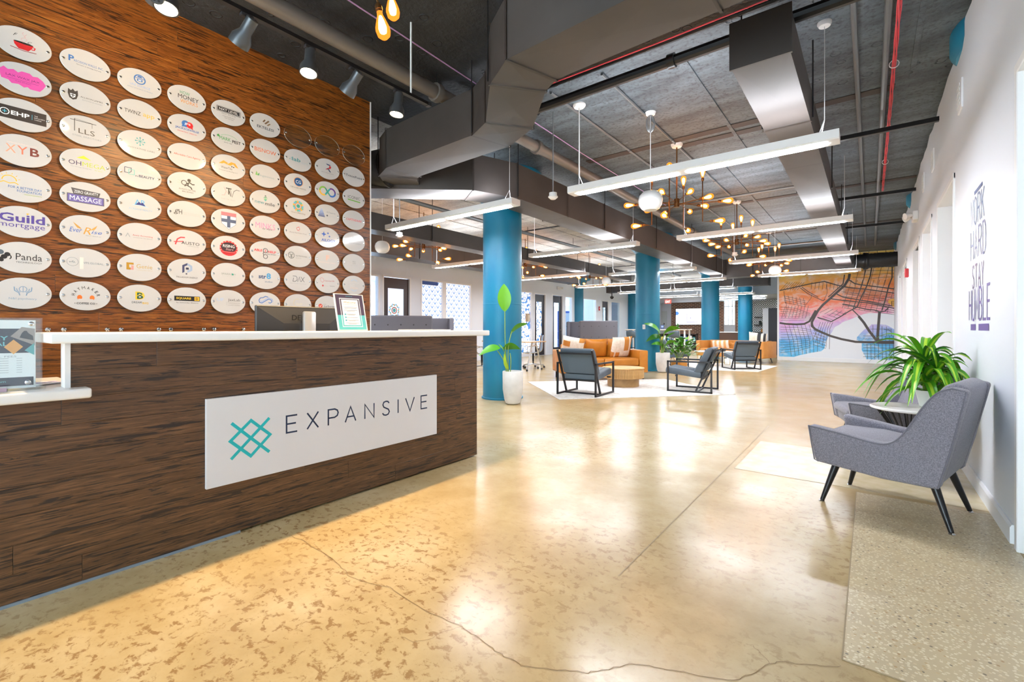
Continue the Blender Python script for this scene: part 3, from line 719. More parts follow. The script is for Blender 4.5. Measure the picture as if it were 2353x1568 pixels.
for i in range(24): x = i/23*.97; pr_.append((.2+(.03 if i in (6, 7) else 0)+.008*(i % 2), x))
b.lathe(pr_, 24, mx=Matrix.Rotation(PI/2, 4, 'Y')); b.out('sleeve', M['duct_black'], t)
b = Bd(); b.lathe([(.24, .2), (.245, .215), (.245, .245), (.24, .26)], 24, mx=Matrix.Rotation(PI/2, 4, 'Y')); b.out('clamp', M['pipe_black'], t)

t = thing('duct_connector', 'black fabric duct connector tucked behind the offset duct beside the wood wall', 'duct', (-4.66, 3.6, 3.1))
b = Bd(); b.cyl((0, 0, 0), (-.62, -.12, .0), .235, n=20); b.out('sleeve', M['duct_black'], t)
b = Bd(); b.cyl((-.02, -.004, 0), (-.05, -.01, 0), .245, n=20); b.out('clamp', M['pipe_black'], t)
# ---------------------------------------------------------------- pipes, conduit, struts, cables at the ceiling
def pipe(name, label, pts, r, m, cat='pipe', hang=None, collar=None, n=10):
    o = Vector(pts[0]); t = thing(name, label, cat, o)
    b = Bd(); b.tube([Vector(p)-o for p in pts], r, n); b.out('run', m, t)
    if collar:
        d = (Vector(pts[-1])-o).normalized()
        for s_ in collar: b = Bd(); b.cyl(d*(s_-.03), d*(s_+.03), r*1.35, n=12); b.out('collar', m, t)
    if hang:
        d = (Vector(pts[-1])-o).normalized()
        for s_ in hang: b = Bd(); p = d*s_; b.cyl(p, (p.x, p.y, ZC-o.z), .006, n=5); b.out('hanger_rod', M['pipe_black'], t)
    return t
pipe('drain_pipe', 'fat grey-brown pipe running along the ceiling over the reception desk and duct', [(-3.32, .2, 3.4), (-3.32, 16, 3.4)], .065, M['pipe'], collar=(2.9, 4.6, 7.9, 11), hang=(2.9, 7.9, 11), n=14)
pipe('sprinkler_main', 'black sprinkler main crossing the ceiling in front of the open duct end', [(-4.4, 4.03, 3.42), (.55, 3.97, 3.42)], .045, M['pipe_black'], collar=(1.6, 3.05), hang=(1.65, 3.6))
pipe('conduit', 'slim black conduit running just above the sprinkler main', [(-4.4, 3.9, 3.53), (.55, 3.86, 3.53)], .013, M['pipe_black'], n=6)
pipe('red_cable', 'thin red alarm cable stretched across the ceiling ahead of the sprinkler main', [(-2.6, 3.83, 3.52), (-1.4, 3.8, 3.5), (.5, 3.79, 3.52)], .006, M['red'], 'cable', n=5)
pipe('conduit', 'grey conduit on the ceiling between the open duct and the red cable bundle', [(-.1, 3.0, 3.53), (-.1, 17, 3.53)], .022, M['conduit'], n=8)
pipe('conduit', 'grey conduit on the ceiling directly beside the red cable bundle', [(.11, 2.4, 3.53), (.11, 17, 3.53)], .026, M['conduit'], n=8)
t = thing('red_cable_bundle', 'bundle of red alarm cables in bridle rings along the white wall ceiling', 'cable', (.17, 3.2, 3.5))
b = Bd()
for k in range(4): b.tube([(.012*math.cos(k*1.6+i*.9), i*.25, .012*math.sin(k*1.6+i*.9)-.012*(i % 5 in (2, 3))) for i in range(29)], .005, 4)
b.out('cable', M['red'], t)
for y in (2.2, 3.9, 5.3):
    b = Bd(); b.tube([(.035*math.cos(a*PI/6), y, .035*math.sin(a*PI/6)) for a in range(12)], .004, 5, True); b.out('bridle_ring', M['wire'], t)
pipe('violet_cable', 'thin violet cable running beside the fat ceiling pipe', [(-2.95, .4, 3.5), (-2.98, 2.4, 3.48), (-3.05, 5.5, 3.46), (-3.1, 9, 3.48)], .006, M['violet'], 'cable', n=5)
for x, l in ((-2.62, 'grey ceiling conduit feeding the corridor pendant canopies'), (-2.04, 'grey ceiling conduit feeding the corridor bulb chandeliers')):
    pipe('conduit', l, [(x, 4.05, ZC-.016), (x, 15.6, ZC-.016)], .014, M['conduit'], collar=(2, 4.1, 6.3, 8.2), n=6)
for y, l in ((6.8, 'black steel strut fixed into the white wall, first from the entrance'), (10, 'black steel strut fixed into the white wall, second from the entrance'), (12.9, 'black steel strut fixed into the white wall, third from the entrance')):
    b = Bd(); b.box(-.55, RX+.02, y-.025, y+.025, 3.365, 3.415, bev=.004); tag(b.out('steel_strut', M['pipe_black']), l, 'strut')
pipe('sprinkler_pipe', 'grey sprinkler pipe below the concrete ceiling beyond the wood wall', [(-6.4, 2.0, 3.36), (-6.4, 20, 3.36)], .04, M['conduit'], hang=(3, 6, 9), n=8)
for y, l in ((9.0, 'thin branch pipe over the sofa area, first beyond the desk'), (12.6, 'thin branch pipe over the office side, second beyond the desk'), (16.3, 'thin branch pipe over the office side, third beyond the desk'), (19.6, 'thin branch pipe over the far work area')):
    pipe('sprinkler_pipe', l, [(-9.6, y, 3.45), (-4.4, y, 3.45)], .018, M['pipe_black'], hang=(1, 2.6, 4.2), n=6)
for y, l in ((8.9, 'grey branch pipe crossing the corridor ceiling behind the first chandelier'), (12.7, 'dark branch pipe crossing the corridor ceiling before the cross duct'), (14.9, 'grey branch pipe crossing the corridor ceiling just before the mural duct')):
    pipe('sprinkler_pipe', l, [(-3.2, y, 3.46), (-.8, y, 3.46)], .025, M['pipe'], n=8)
pipe('hanger_rod', 'slender white rod carrying the track light from the ceiling', [(-2.92, 2.45, ZC), (-2.92, 2.45, 3.01)], .008, M['wire'], 'rod', n=6)

# ---------------------------------------------------------------- linear pendants
def pendant_proto():
    t = thing('linear_pendant', 'x', 'lamp', (0, 0, 2.6)); L, W_, Hh = 1.22, .085, .075
    b = Bd(); b.prism([(-W_, .01), (-W_+.012, 0), (W_-.012, 0), (W_, .01), (W_, Hh), (-W_, Hh)], 'x', -L, L); b.out('housing', M['white'], t, smooth=False)
    for s_ in (-1, 1):
        b = Bd(); pts = []
        for k in range(9): a = PI/2+PI*k/8; pts.append((-.5+.052*math.cos(a), .052*math.sin(a)))
        for k in range(9): a = -PI/2+PI*k/8; pts.append((.5+.052*math.cos(a), .052*math.sin(a)))
        b.prism([(p[0]+s_*.59, p[1]) for p in pts], 'z', -.004, .004); b.out('diffuser', M['diff'], t, smooth=False)
    b = Bd(); b.box(-L+.1, L-.1, -.055, .055, Hh, Hh+.004); b.out('uplight_lens', M['up'], t, smooth=False)
    for s_ in (-1, 1):
        b = Bd(); x = s_*(L-.1); top = ZC-2.6
        b.tube([(x-.03*s_, -.06, Hh), (x, 0, .2), (x-.03*s_, .06, Hh)], .0035, 5); b.cyl((x, 0, .19), (x, 0, top), .003 if s_ > 0 else .006, n=6); b.out('suspension_cord', M['wire'], t)
        b = Bd(); r = .07 if s_ < 0 else .05; b.lathe([(0, top-.035), (r*.8, top-.034), (r, top-.015), (r, top)], 20, (x, 0, 0)); b.out('canopy', M['white'], t)
    return t
pend = pendant_proto(); first = True
ordn = ['first', 'second', 'third', 'fourth', 'fifth', 'sixth', 'seventh']
rows = [(-1.41, [4.48, 8.1, 11.8, 15.35], 'corridor-side row'), (-4.62, [4.48, 8.22, 12.5, 15.7, 19.2, 22.9, 26.0], 'middle row over the sofas'), (-7.65, [4.48, 8.2, 11.9, 15.5, 19.2, 22.9], 'office-side row')]
for x, ys, nm in rows:
    for i, y in enumerate(ys):
        l = 'white linear pendant light in the %s, %s from the reception desk' % (nm, ordn[i])
        x2 = x-.65 if (nm[0] == 'm' and y > 19) else x-.2 if (nm[0] == 'm' and y > 12) else x; z2 = 2.6+(.04 if y > 8 else 0)+(.02 if nm[0] != 'c' else 0)
        if y > 24: z2 = 2.0+.62
        if first: pend['label'] = l; pend['group'] = 'linear pendant lights'; pend.location = (x2, y, z2); first = False
        else: dup(pend, l, (x2, y, z2), group='linear pendant lights')

# ---------------------------------------------------------------- bulb chandeliers
def bulb_meshes():
    b = Bd(); b.lathe([(.014, 0), (.016, .02), (.025, .045), (.036, .08), (.038, .1), (.033, .125), (.018, .14), (0, .144)], 14); o = b.out('bulb', M['amber'])
    c = Bd(); c.lathe([(0, .02), (.008, .022), (.016, .05), (.022, .085), (.018, .108), (0, .12)], 8); f = c.out('filament', M['filament'])
    s = Bd(); s.lathe([(0, -.045), (.012, -.045), (.019, -.03), (.019, -.012), (.016, -.01), (.016, 0), (0, 0)], 10); k = s.out('socket', M['brass'])
    r = (o.data, f.data, k.data)
    for q in (o, f, k): bpy.data.objects.remove(q)
    return r
BULBM = bulb_meshes()
def add_bulb(parent, p, d):
    mx = Matrix.Translation(p) @ Vector(d).to_track_quat('Z', 'Y').to_matrix().to_4x4()
    s = bpy.data.objects.new('socket', BULBM[2]); C.objects.link(s); s.parent = parent; s.matrix_basis = mx
    for nm, me in (('bulb', BULBM[0]), ('filament', BULBM[1])):
        q = bpy.data.objects.new(nm, me); C.objects.link(q); q.parent = s
def chandelier_proto():
    t = thing('bulb_chandelier', 'x', 'chandelier', (0, 0, 2.79))
    b = Bd(); b.lathe([(0, -.055), (.035, -.055), (.035, .055), (0, .055)], 12); b.out('hub', M['brass'], t)
    b = Bd(); b.cyl((0, 0, .05), (0, 0, ZC-2.79-.03), .009, n=8); b.out('stem', M['brass'], t)
    b = Bd(); b.lathe([(0, ZC-2.79-.05), (.06, ZC-2.79-.045), (.075, ZC-2.79-.02), (.075, ZC-2.79)], 20); b.out('canopy', M['white'], t)
    for k in range(10):
        a = 2*PI*k/10+.35; d = Vector((math.cos(a), math.sin(a), 0)); L = .5 if k % 5 in (0, 2) else .33
        z = .02*(k % 3-1)
        b = Bd(); b.cyl(d*.03+Vector((0, 0, z)), d*L+Vector((0, 0, z)), .006, n=6); b.out('arm', M['brass'], t)
        add_bulb(t, d*(L+.045)+Vector((0, 0, z)), d)
        if k % 5 in (0, 2):
            e = d*.32; up, dn = .26, -.27
            b = Bd(); b.tube([e+Vector((0, 0, up)), e+Vector((0, 0, dn)), e+d*.09+Vector((0, 0, dn))], .007, 6); b.out('vertical_arm', M['brass'], t)
            add_bulb(t, e+Vector((0, 0, up+.045)), (0, 0, 1)); add_bulb(t, e+d*.13+Vector((0, 0, dn)), d)
    return t
ch = chandelier_proto()
ch['label'] = 'brass bulb chandelier hanging beside the white globe, first in the corridor row'; ch['group'] = 'bulb chandeliers'; ch.location = (-2.04, 6.23, 2.79)
for x, y, rz, l in ((-2.04, 9.75, .4, 'brass bulb chandelier behind the second corridor pendant, second in its row'), (-2.04, 13.3, .9, 'brass bulb chandelier just before the cross duct, third in the corridor row'),
                    (-7.5, 6.64, .2, 'brass bulb chandelier near the globe by the office wall, first beyond the wood wall'), (-7.5, 10.3, .7, 'brass bulb chandelier on the office side, second beyond the wood wall'), (-7.5, 14.0, .1, 'brass bulb chandelier over the grey booths, third beyond the wood wall')):
    dup(ch, l, (x, y, 2.79 if x > -5 else 2.86), rz, 'bulb chandeliers')
t = thing('bulb_chandelier', 'brass chandelier overhead at the top edge showing only two amber bulbs', 'chandelier', (-1.94, 1.2, 3.12), group='bulb chandeliers')
b = Bd(); b.lathe([(0, -.055), (.035, -.055), (.035, .055), (0, .055)], 12); b.out('hub', M['brass'], t)
b = Bd(); b.cyl((0, 0, .05), (0, 0, ZC-3.12), .009, n=8); b.out('stem', M['brass'], t)
for u0, v0, u1, v1, tt in ((872, 28, 884, 90, 2.42), (898, -12, 905, 45, 2.62)):
    p, q = att(u0, v0, tt)-Vector((-1.94, 1.2, 3.12)), att(u1, v1, tt)-Vector((-1.94, 1.2, 3.12)); d = (q-p).normalized()
    b = Bd(); b.tube([(0, 0, 0), (p.x*.7, p.y*.7, -.1), p-d*.1, p-d*.04], .006, 6); b.out('arm', M['brass'], t); add_bulb(t, p, d)

# ---------------------------------------------------------------- globe pendants and ceiling sensors
def globe(x, y, z, l, coil=False):
    t = thing('globe_pendant', l, 'lamp', (x, y, z), group='white globe pendants')
    b = Bd(); b.lathe([(.03, .108), (.055, .108), (.09, .095), (.125, .055), (.137, 0), (.125, -.055), (.1, -.09), (.07, -.11), (.066, -.105), (.1, -.08), (.12, -.05), (.13, 0)], 32); b.out('shade', M['opal'], t)
    b = Bd(); b.lathe([(0, -.103), (.068, -.103), (.068, -.108), (0, -.108)], 24); b.out('lower_disc', M['white'], t)
    b = Bd(); b.cyl((0, 0, .105), (0, 0, ZC-z-.02), .0035, n=6); b.out('cord', M['wire'], t)
    b = Bd(); b.lathe([(0, ZC-z-.03), (.05, ZC-z-.028), (.06, ZC-z)], 16); b.out('canopy', M['white'], t)
    if coil:
        b = Bd()
        for k in range(9): a = k*.7; b.tube([(.05*math.sin(s_)*math.cos(a), .05*math.sin(s_)*math.sin(a), ZC-z-.13+.1*math.cos(s_)) for s_ in [2*PI*i/14 for i in range(14)]], .003, 4, True)
        b.out('coiled_wire', M['steel_wire'], t)
globe(-1.98, 5.14, 2.575, 'white globe pendant on a coiled cord in front of the first chandelier', True)
globe(-7.2, 5.36, 2.64, 'white globe pendant hanging just beyond the wood wall edge')
globe(-1.8, 12.6, 2.51, 'white globe pendant among the bulbs of the third corridor chandelier')
globe(-6.5, 13.2, 2.6, 'white globe pendant hanging over the grey booths')
def sensor(x, y, z, l, m='wire'):
    t = thing('ceiling_sensor', l, 'sensor', (x, y, z), group='hanging occupancy sensors')
    b = Bd(); b.lathe([(0, -.035), (.03, -.033), (.055, -.012), (.055, 0), (.045, .002), (.045, .04), (0, .042)], 18); b.out('body', M['white'], t)
    b = Bd(); b.cyl((0, 0, .04), (0, 0, ZC-z), .007, n=6); b.out('conduit_drop', M['steel_wire'], t)
sensor(-2.85, 4.45, 2.62, 'white occupancy sensor on a grey drop rod beside the first corridor pendant')
sensor(-2.1, 9.86, 2.57, 'white occupancy sensor hanging below the second corridor chandelier')
sensor(-5.75, 4.6, 2.56, 'white occupancy sensor under the pendant above the booths')
sensor(-4.9, 14.6, 2.75, 'white occupancy sensor in front of the second teal column')
t = thing('camera_dome', 'small black dome camera hanging on a drop stem before the office wall', 'camera', (-8.6, 18.0, 2.42))
b = Bd(); b.lathe([(0, -.07), (.04, -.06), (.07, -.02), (.085, .02), (.05, .05), (.02, .06), (.02, ZC-2.42)], 16); b.out('dome', M['duct_black'], t)

# ---------------------------------------------------------------- track lights over the reception wall
t = thing('lighting_track', 'black lighting track hanging from rods over the reception desk', 'track', (-2.92, .5, 2.99))
b = Bd(); b.box(-.018, .018, 0, 2.14, -.012, .012); b.out('rail', M['pipe_black'], t, smooth=False)
b = Bd(); b.box(-.022, .022, 2.12, 2.15, -.016, .016); b.out('end_cap', M['ink'], t, smooth=False)
def track_head(y, d, l, lit, drop=.09):
    t = thing('track_spotlight', l, 'spotlight', (-2.92, y, 2.977), group='track spotlights'); d = Vector(d).normalized(); c = Vector((0, 0, -drop))
    b = Bd(); b.box(-.016, .016, -.035, .035, -.02, 0, bev=.003); b.cyl((0, 0, -.02), (0, 0, -drop+.03), .008, n=8); b.out('yoke', M['ink'], t)
    mx = Matrix.Translation(c) @ d.to_track_quat('Z', 'Y').to_matrix().to_4x4()
    b = Bd(); b.lathe([(0, -.075), (.03, -.075), (.034, -.07), (.034, .012), (.056, .055), (.058, .1), (.05, .1), (.048, .085), (0, .085)], 24, mx=mx); b.out('lamp_head', M['grey_metal'], t)
    b = Bd()
    for k in range(6): a = 2*PI*k/6; b.cyl(mx @ Vector((.018*math.cos(a), .018*math.sin(a), -.078)), mx @ Vector((.018*math.cos(a), .018*math.sin(a), -.0745)), .006, n=6)
    b.out('vent', M['ink'], t)
    b = Bd(); b.lathe([(0, .09), (.047, .09), (.047, .088), (0, .088)], 20, mx=mx); b.out('lens', M['lens'], t)
    ld = bpy.data.lights.new('track_beam', 'SPOT'); ld.energy = SPOTW*(1.5 if lit else .38); ld.color = (1, .70, .36); ld.spot_size = 1.5 if lit else 1.75; ld.spot_blend = .8; ld.shadow_soft_size = .04
    lo = bpy.data.objects.new('track_beam', ld); C.objects.link(lo); lo.parent = t; lo.location = c+d*.11; lo.rotation_euler = d.to_track_quat('-Z', 'Y').to_euler()
track_head(.82, (.15, -.1, -1), 'lit track spotlight at the top edge, first on the rail', True)
track_head(.77, (-.9, .2, .55), 'slim dark track spotlight tipped down beside the first lit one', False, .14)
track_head(1.21, (-.75, -.2, -.75), 'grey track spotlight turned to the wood wall, between the first two lit lamps', False)
track_head(1.6, (.12, -.15, -1), 'lit track spotlight pointing down near the middle of the rail', True)
track_head(1.93, (-.75, -.15, -.75), 'grey track spotlight turned to the wood wall near the rail end', False)
track_head(2.32, (-.05, -.1, -1), 'small lit track spotlight at the very end of the rail', True)
# ---------------------------------------------------------------- reception desk
DX = -2.735
t = desk = thing('reception_desk', 'long dark strand-wood reception desk with white counters', 'desk', (0, 0, 0))
b = Bd(); b.box(DX-.03, DX-.012, -1.2, 3.035, .012, .82); b.box(DX-.03, DX-.012, .415, 3.035, .82, 1.057); b.box(DX-.6, DX-.012, 3.015, 3.035, .012, 1.057); b.box(DX-.62, DX-.6, -1.2, 3.035, 0, .7); b.out('carcass', M['black'], t, smooth=False)
planks(t, M['wood_desk'], DX, -1.2, 3.035, .012, .82, .1155, .012, 1.2, 1.9, 8); planks(t, M['wood_desk'], DX, .418, 3.035, .82, 1.057, .118, .012, 1.1, 1.7, 5)
b = Bd(); b.box(DX-.085, DX+.003, .4, .418, .862, 1.057); b.out('side_panel', M['white'], t, smooth=False)
b = Bd(); b.box(DX-.012, DX+.004, -1.2, 1.1, 0, .012); b.out('base_strip', mat('base_strip', '#7c8791', .5), t, smooth=False)
b = Bd(); b.box(-3.02, -2.64, .34, 3.1, 1.057, 1.103, bev=.01, seg=3); b.out('upper_counter', M['counter'], t)
b = Bd(); b.box(-3.4, -2.655, -1.3, .475, .82, .864, bev=.01, seg=3); b.out('lower_counter', M['counter'], t)
b = Bd(); b.box(-3.5, -3.03, .42, 3.03, .7, .74, bev=.004); b.out('worktop', M['counter'], t)
sg = thing('wall_sign', 'white rectangular sign board with teal lattice logo on the desk front', 'sign', (DX, 0, 0))
b = Bd(); b.box(.001, .019, .929, 2.541, .285, .753, bev=.0015); b.out('board', mat('sign_white', '#d8d7d9', .35), sg, smooth=False)
def sp(x, y): p = atx(500+x/3.0738, 640+y/3.0738, DX+.0195); return (p.y, p.z)
b = Bd()
for pts, cl in (([(98, 1024), (235, 1128), (366, 1226)], 0), ([(366, 986), (235, 1128), (95, 1280)], 0), ([(236, 1004), (371, 1103), (235, 1255), (90, 1152)], 1)): b.stroke([sp(*p) for p in pts], .0165, closed=bool(cl))
o = b.out('logo', M['teal_ink'], sg, smooth=False); o.matrix_basis = on(MX_E, .0195, 0, 0)
# capital letters drawn as strokes on a unit box
ST = {'A': [[(0, 0), (.5, 1), (1, 0)], [(.18, .34), (.82, .34)]], 'B': [[(0, 0), (0, 1), (.6, 1), (.9, .88), (.9, .65), (.6, .53), (.95, .4), (.95, .12), (.6, 0), (0, 0)], [(0, .53), (.6, .53)]], 'D': [[(0, 0), (0, 1), (.55, 1), (.95, .8), (.95, .2), (.55, 0), (0, 0)]],
      'E': [[(1, 1), (0, 1), (0, 0), (1, 0)], [(0, .52), (.88, .52)]], 'H': [[(0, 0), (0, 1)], [(1, 0), (1, 1)], [(0, .5), (1, .5)]], 'I': [[(.5, 0), (.5, 1)]], 'K': [[(0, 0), (0, 1)], [(1, 1), (0, .45)], [(.3, .62), (1, 0)]], 'L': [[(0, 1), (0, 0), (1, 0)]],
      'M': [[(0, 0), (0, 1), (.5, .3), (1, 1), (1, 0)]], 'N': [[(0, 0), (0, 1), (1, 0), (1, 1)]], 'O': [[(.5, 1), (.05, .85), (0, .5), (.05, .15), (.5, 0), (.95, .15), (1, .5), (.95, .85), (.5, 1)]], 'P': [[(0, 0), (0, 1), (.65, 1), (.92, .9), (1, .74), (.92, .56), (.65, .46), (0, .46)]],
      'R': [[(0, 0), (0, 1), (.65, 1), (.95, .88), (.95, .62), (.65, .5), (0, .5)], [(.5, .5), (1, 0)]], 'S': [[(.92, .84), (.75, .97), (.5, 1), (.2, .95), (.08, .77), (.2, .6), (.5, .5), (.82, .4), (.95, .22), (.8, .05), (.5, 0), (.2, .04), (.03, .18)]], 'T': [[(0, 1), (1, 1)], [(.5, 0), (.5, 1)]],
      'U': [[(0, 1), (0, .2), (.25, 0), (.75, 0), (1, .2), (1, 1)]], 'V': [[(0, 1), (.5, 0), (1, 1)]], 'W': [[(0, 1), (.25, 0), (.5, .8), (.75, 0), (1, 1)]], 'X': [[(0, 0), (1, 1)], [(0, 1), (1, 0)]], 'Y': [[(0, 1), (.5, .45), (1, 1)], [(.5, .45), (.5, 0)]]}
for ch_, u0, u1 in (('E', 658.5, 683), ('X', 706, 731.5), ('P', 754.5, 777), ('A', 793.5, 817.5), ('N', 838.5, 859.5), ('S', 878.5, 895.5), ('I', 912.5, 917), ('V', 932, 952), ('E', 967.5, 981.5)):
    y0, y1 = atx(u0, 955, DX+.0195).y, atx(u1, 955, DX+.0195).y
    b = Bd()
    for ln in ST[ch_]: b.stroke([(y0+(y1-y0)*p[0], .505+.098*p[1]) for p in ln], .0095)
    o = b.out('letter', M['navy'], sg, smooth=False); o.matrix_basis = on(MX_E, .0195, 0, 0)

# lettering on the white wall by the armchairs
t = thing('wall_lettering', 'tall narrow navy to purple wall lettering above the grey armchairs', 'lettering', (RX-.001, 0, 0))
def wp(x, y): p = atx(2200+x/4.124, 400+y/4.126, RX-.002); return (-p.y, p.z)
inks = ['#1d3f78', '#2d3a78', '#5e3f72', '#5a3f92']
for word, (xa, ya0, ya1), (xb, yb0, yb1), ik, sw_ in (('WORK', (128, 300, 540), (252, 80, 375), 0, .017), ('HARD', (126, 585, 805), (268, 400, 760), 1, .017), ('STAY', (140, 870, 1110), (248, 830, 1020), 2, .017), ('HUMBLE', (110, 1165, 1455), (308, 975, 1290), 3, .018)):
    (sa, za1), (_, za0), (sb, zb1), (_, zb0) = wp(xa, ya0), wp(xa, ya1), wp(xb, yb0), wp(xb, yb1)
    n = len(word); z0, z1 = min(za0, zb0), max(za1, zb1); z0 = (za0+zb0)/2; z1 = (za1+zb1)/2
    wl = (sb-sa)/(n+.45*(n-1))
    for i, c_ in enumerate(word):
        x0 = sa+i*wl*1.45; b = Bd()
        for ln in ST[c_]: b.stroke([(x0+wl*p[0], z0+(z1-z0)*p[1]) for p in ln], sw_)
        o = b.out('letter', ink(inks[ik]), t, smooth=False); o.matrix_basis = on(MX_W, -.001, 0, 0)
    b = Bd()
    if ik == 0: a1, a2 = wp(160, 205), wp(236, 60); b.prism([(a1[0], z1+.02), (a2[0], z1+.02), (a2[0], z1+.045), (a1[0], z1+.045)], 'z', 0, .0003)
    if ik == 3:
        for xq, xr in ((126, 172), (200, 297)): a1, a2 = wp(xq, 1460), wp(xr, 1400); b.prism([(a1[0], z0-.075), (a2[0], z0-.075), (a2[0], z0-.03), (a1[0], z0-.03)], 'z', 0, .0003)
    if len(b.bm.faces): o = b.out('accent_bar', ink(inks[ik]), t, smooth=False); o.matrix_basis = on(MX_W, -.001, 0, 0)

# ---------------------------------------------------------------- things on the desk
t = thing('monitor', 'black monitor seen from behind on the reception desk with silver stand', 'monitor', (-3.2, 1.72, .74))
b = Bd(); W2, z0, z1 = .335, .13, .535
b.box(-.03, -.005, -W2, W2, z0, z1, bev=.006); b.out('bezel', M['ink'], t)
b = Bd(); b2 = bmesh.new()
A = [b2.verts.new(p) for p in ((-.005, -W2+.012, z0+.012), (-.005, W2-.012, z0+.012), (-.005, W2-.012, z1-.012), (-.005, -W2+.012, z1-.012))]; Bq = [b2.verts.new(p) for p in ((.035, -.17, z0+.05), (.035, .17, z0+.05), (.035, .17, z1-.12), (.035, -.17, z1-.12))]
for k in range(4): b2.faces.new((A[k], A[(k+1) % 4], Bq[(k+1) % 4], Bq[k]))
b2.faces.new(Bq); b.add(b2); b.out('back_shell', M['ink'], t, smooth=False)
b = Bd(); b.box(.036, .072, -.045, .045, 0.012, .5, bev=.012, seg=2); b.box(-.11, .13, -.13, .13, 0, .012, bev=.004); b.out('stand', M['alu'], t)
b = Bd(); text(b, 'DELL', 0, 0, .12, .036, bold=.03); o = b.out('brand_lettering', M['pipe_black'], t, smooth=False); o.matrix_basis = on(MX_E, .0362, -.055, .455)
# sloping poster holder
t = thing('poster_holder', 'tilted white-edged poster holder with welcome sheet on the upper counter', 'sign holder', (0, 0, 0))
p0, p1, p2, p3 = Vector((-2.8, 1.735, 1.104)), Vector((-2.79, 1.957, 1.104)), Vector((-2.86, 1.905, 1.358)), Vector((-2.87, 1.70, 1.358))
ex = (p1-p0).normalized(); ey = ((p3-p0)-ex*(p3-p0).dot(ex)).normalized(); ez = ex.cross(ey); w_, h_ = (p1-p0).length, (p3-p0).length*.99
mxp = Matrix(((ex.x, ey.x, ez.x, p0.x), (ex.y, ey.y, ez.y, p0.y), (ex.z, ey.z, ez.z, p0.z), (0, 0, 0, 1))); shx = (p3-p0).dot(ex)/h_
def pb(m, name, rects, zz):
    bb = Bd()
    for x0, x1, y0, y1 in rects: bb.poly([((x0+y0*shx/ w_*1)*w_ if 0 else x0*w_+y0*h_*shx*0, y0*h_, zz), (x1*w_, y0*h_, zz), (x1*w_, y1*h_, zz), (x0*w_, y1*h_, zz)])
    o = bb.out(name, m, t, smooth=False); o.matrix_basis = mxp
bb = Bd(); bb.box(0, w_, 0, h_, -.008, 0, bev=.001); o = bb.out('frame', M['white'], t); o.matrix_basis = mxp
bb = Bd(); bb.box(.02, w_-.02, 0, .003, -.11, -.005); o = bb.out('foot', M['acrylic'], t); o.matrix_basis = Matrix.Translation((0, 0, 0)) @ mxp @ Matrix.Rotation(.25, 4, 'X')
pb(ink('#4a3c52'), 'poster_upper', [(.04, .96, .42, .98)], .0004); pb(ink('#5cb9bd'), 'poster_lower', [(.04, .96, .03, .42)], .0004)
pb(ink('#f3f1f1'), 'poster_border', [(.16, .84, .1, .12), (.16, .84, .86, .88), (.16, .18, .1, .88), (.82, .84, .1, .88)], .0006); pb(ink('#f6f4f3'), 'poster_sheet', [(.22, .78, .15, .84)], .0006)
bb = Bd(); text(bb, 'Welcome', .5*w_, .77*h_, .09, shear=.3); o = bb.out('title', ink('#e8855a'), t, smooth=False); o.matrix_basis = mxp @ Matrix.Translation((0, 0, .0008))
bb = Bd(); text(bb, 'TO EXPANSIVE JACKSONVILLE', .5*w_, .70*h_, .105)
for q, wq in ((.63, .1), (.6, .09), (.55, .1), (.52, .06), (.44, .07), (.42, .05), (.35, .09), (.28, .1), (.26, .05), (.2, .1), (.18, .06)): bb.poly([(.5*w_-wq/2, q*h_, 0), (.5*w_+wq/2, q*h_, 0), (.5*w_+wq/2, q*h_+.0022, 0), (.5*w_-wq/2, q*h_+.0022, 0)])
o = bb.out('lettering', ink('#6a6570'), t, smooth=False); o.matrix_basis = mxp @ Matrix.Translation((0, 0, .0008))
bb = Bd()
for q in (.44, .36, .28): bb.cyl((.3*w_, q*h_, -.0002), (.3*w_, q*h_, .0002), .006, n=12)
text(bb, 'EXPANSIVE', .5*w_, .93*h_, .05)
o = bb.out('icon', ink('#4da3b4'), t, smooth=False); o.matrix_basis = mxp @ Matrix.Translation((0, 0, .0009))
b = Bd(); b.box(-2.98, -2.82, 2.37, 2.8, 1.103, 1.111, bev=.002); tag(b.out('clipboard', M['white'], smooth=False), 'flat white tray lying on the upper counter near its end', 'tray')
# acrylic flyer stand on the lower counter
t = thing('flyer_stand', 'clear acrylic flyer stand with steel screws on the lower counter', 'sign holder', (-2.76, .325, .864), rz=-.14)
b = Bd(); b.box(-.004, .002, -.34, .005, .0, .295); b.out('front_sheet', M['acrylic'], t, smooth=False)
b = Bd(); b.box(-.016, -.01, -.34, .01, 0, .3); b.box(-.11, .02, -.34, .02, 0, .006); b.out('back_sheet', M['acrylic'], t, smooth=False)
def fb(name, m, polys, x=-.006):
    bb = Bd()
    for pl in polys: bb.poly([(x, p[0], p[1]) for p in pl])
    bb.out(name, m, t, smooth=False, recalc=True)
R_ = lambda a, c, z0, z1: [(a, z0), (c, z0), (c, z1), (a, z1)]
fb('flyer', ink('#f4f4f6'), [R_(-.33, -.01, .01, .29)], -.0075)
fb('flyer_banner', ink('#3a3848'), [R_(-.33, -.016, .155, .255), R_(-.33, -.016, .02, .055)], -.0068)
fb('flyer_photo', ink('#a99a94'), [[(-.082, .223), (-.05, .262), (-.012, .255), (-.012, .185)]], -.0062)
fb('flyer_person', ink('#3d3a40'), [[(-.056, .218), (-.05, .236), (-.043, .246), (-.036, .246), (-.031, .236), (-.018, .225), (-.016, .206)]], -.0058)
fb('flyer_diamond', ink('#f0ac5c'), [[(-.1, .18), (-.073, .21), (-.046, .18), (-.073, .15)]], -.0058)
fb('flyer_corner', ink('#6cb5b8'), [[(-.042, .165), (-.014, .195), (-.014, .145)]], -.0058)
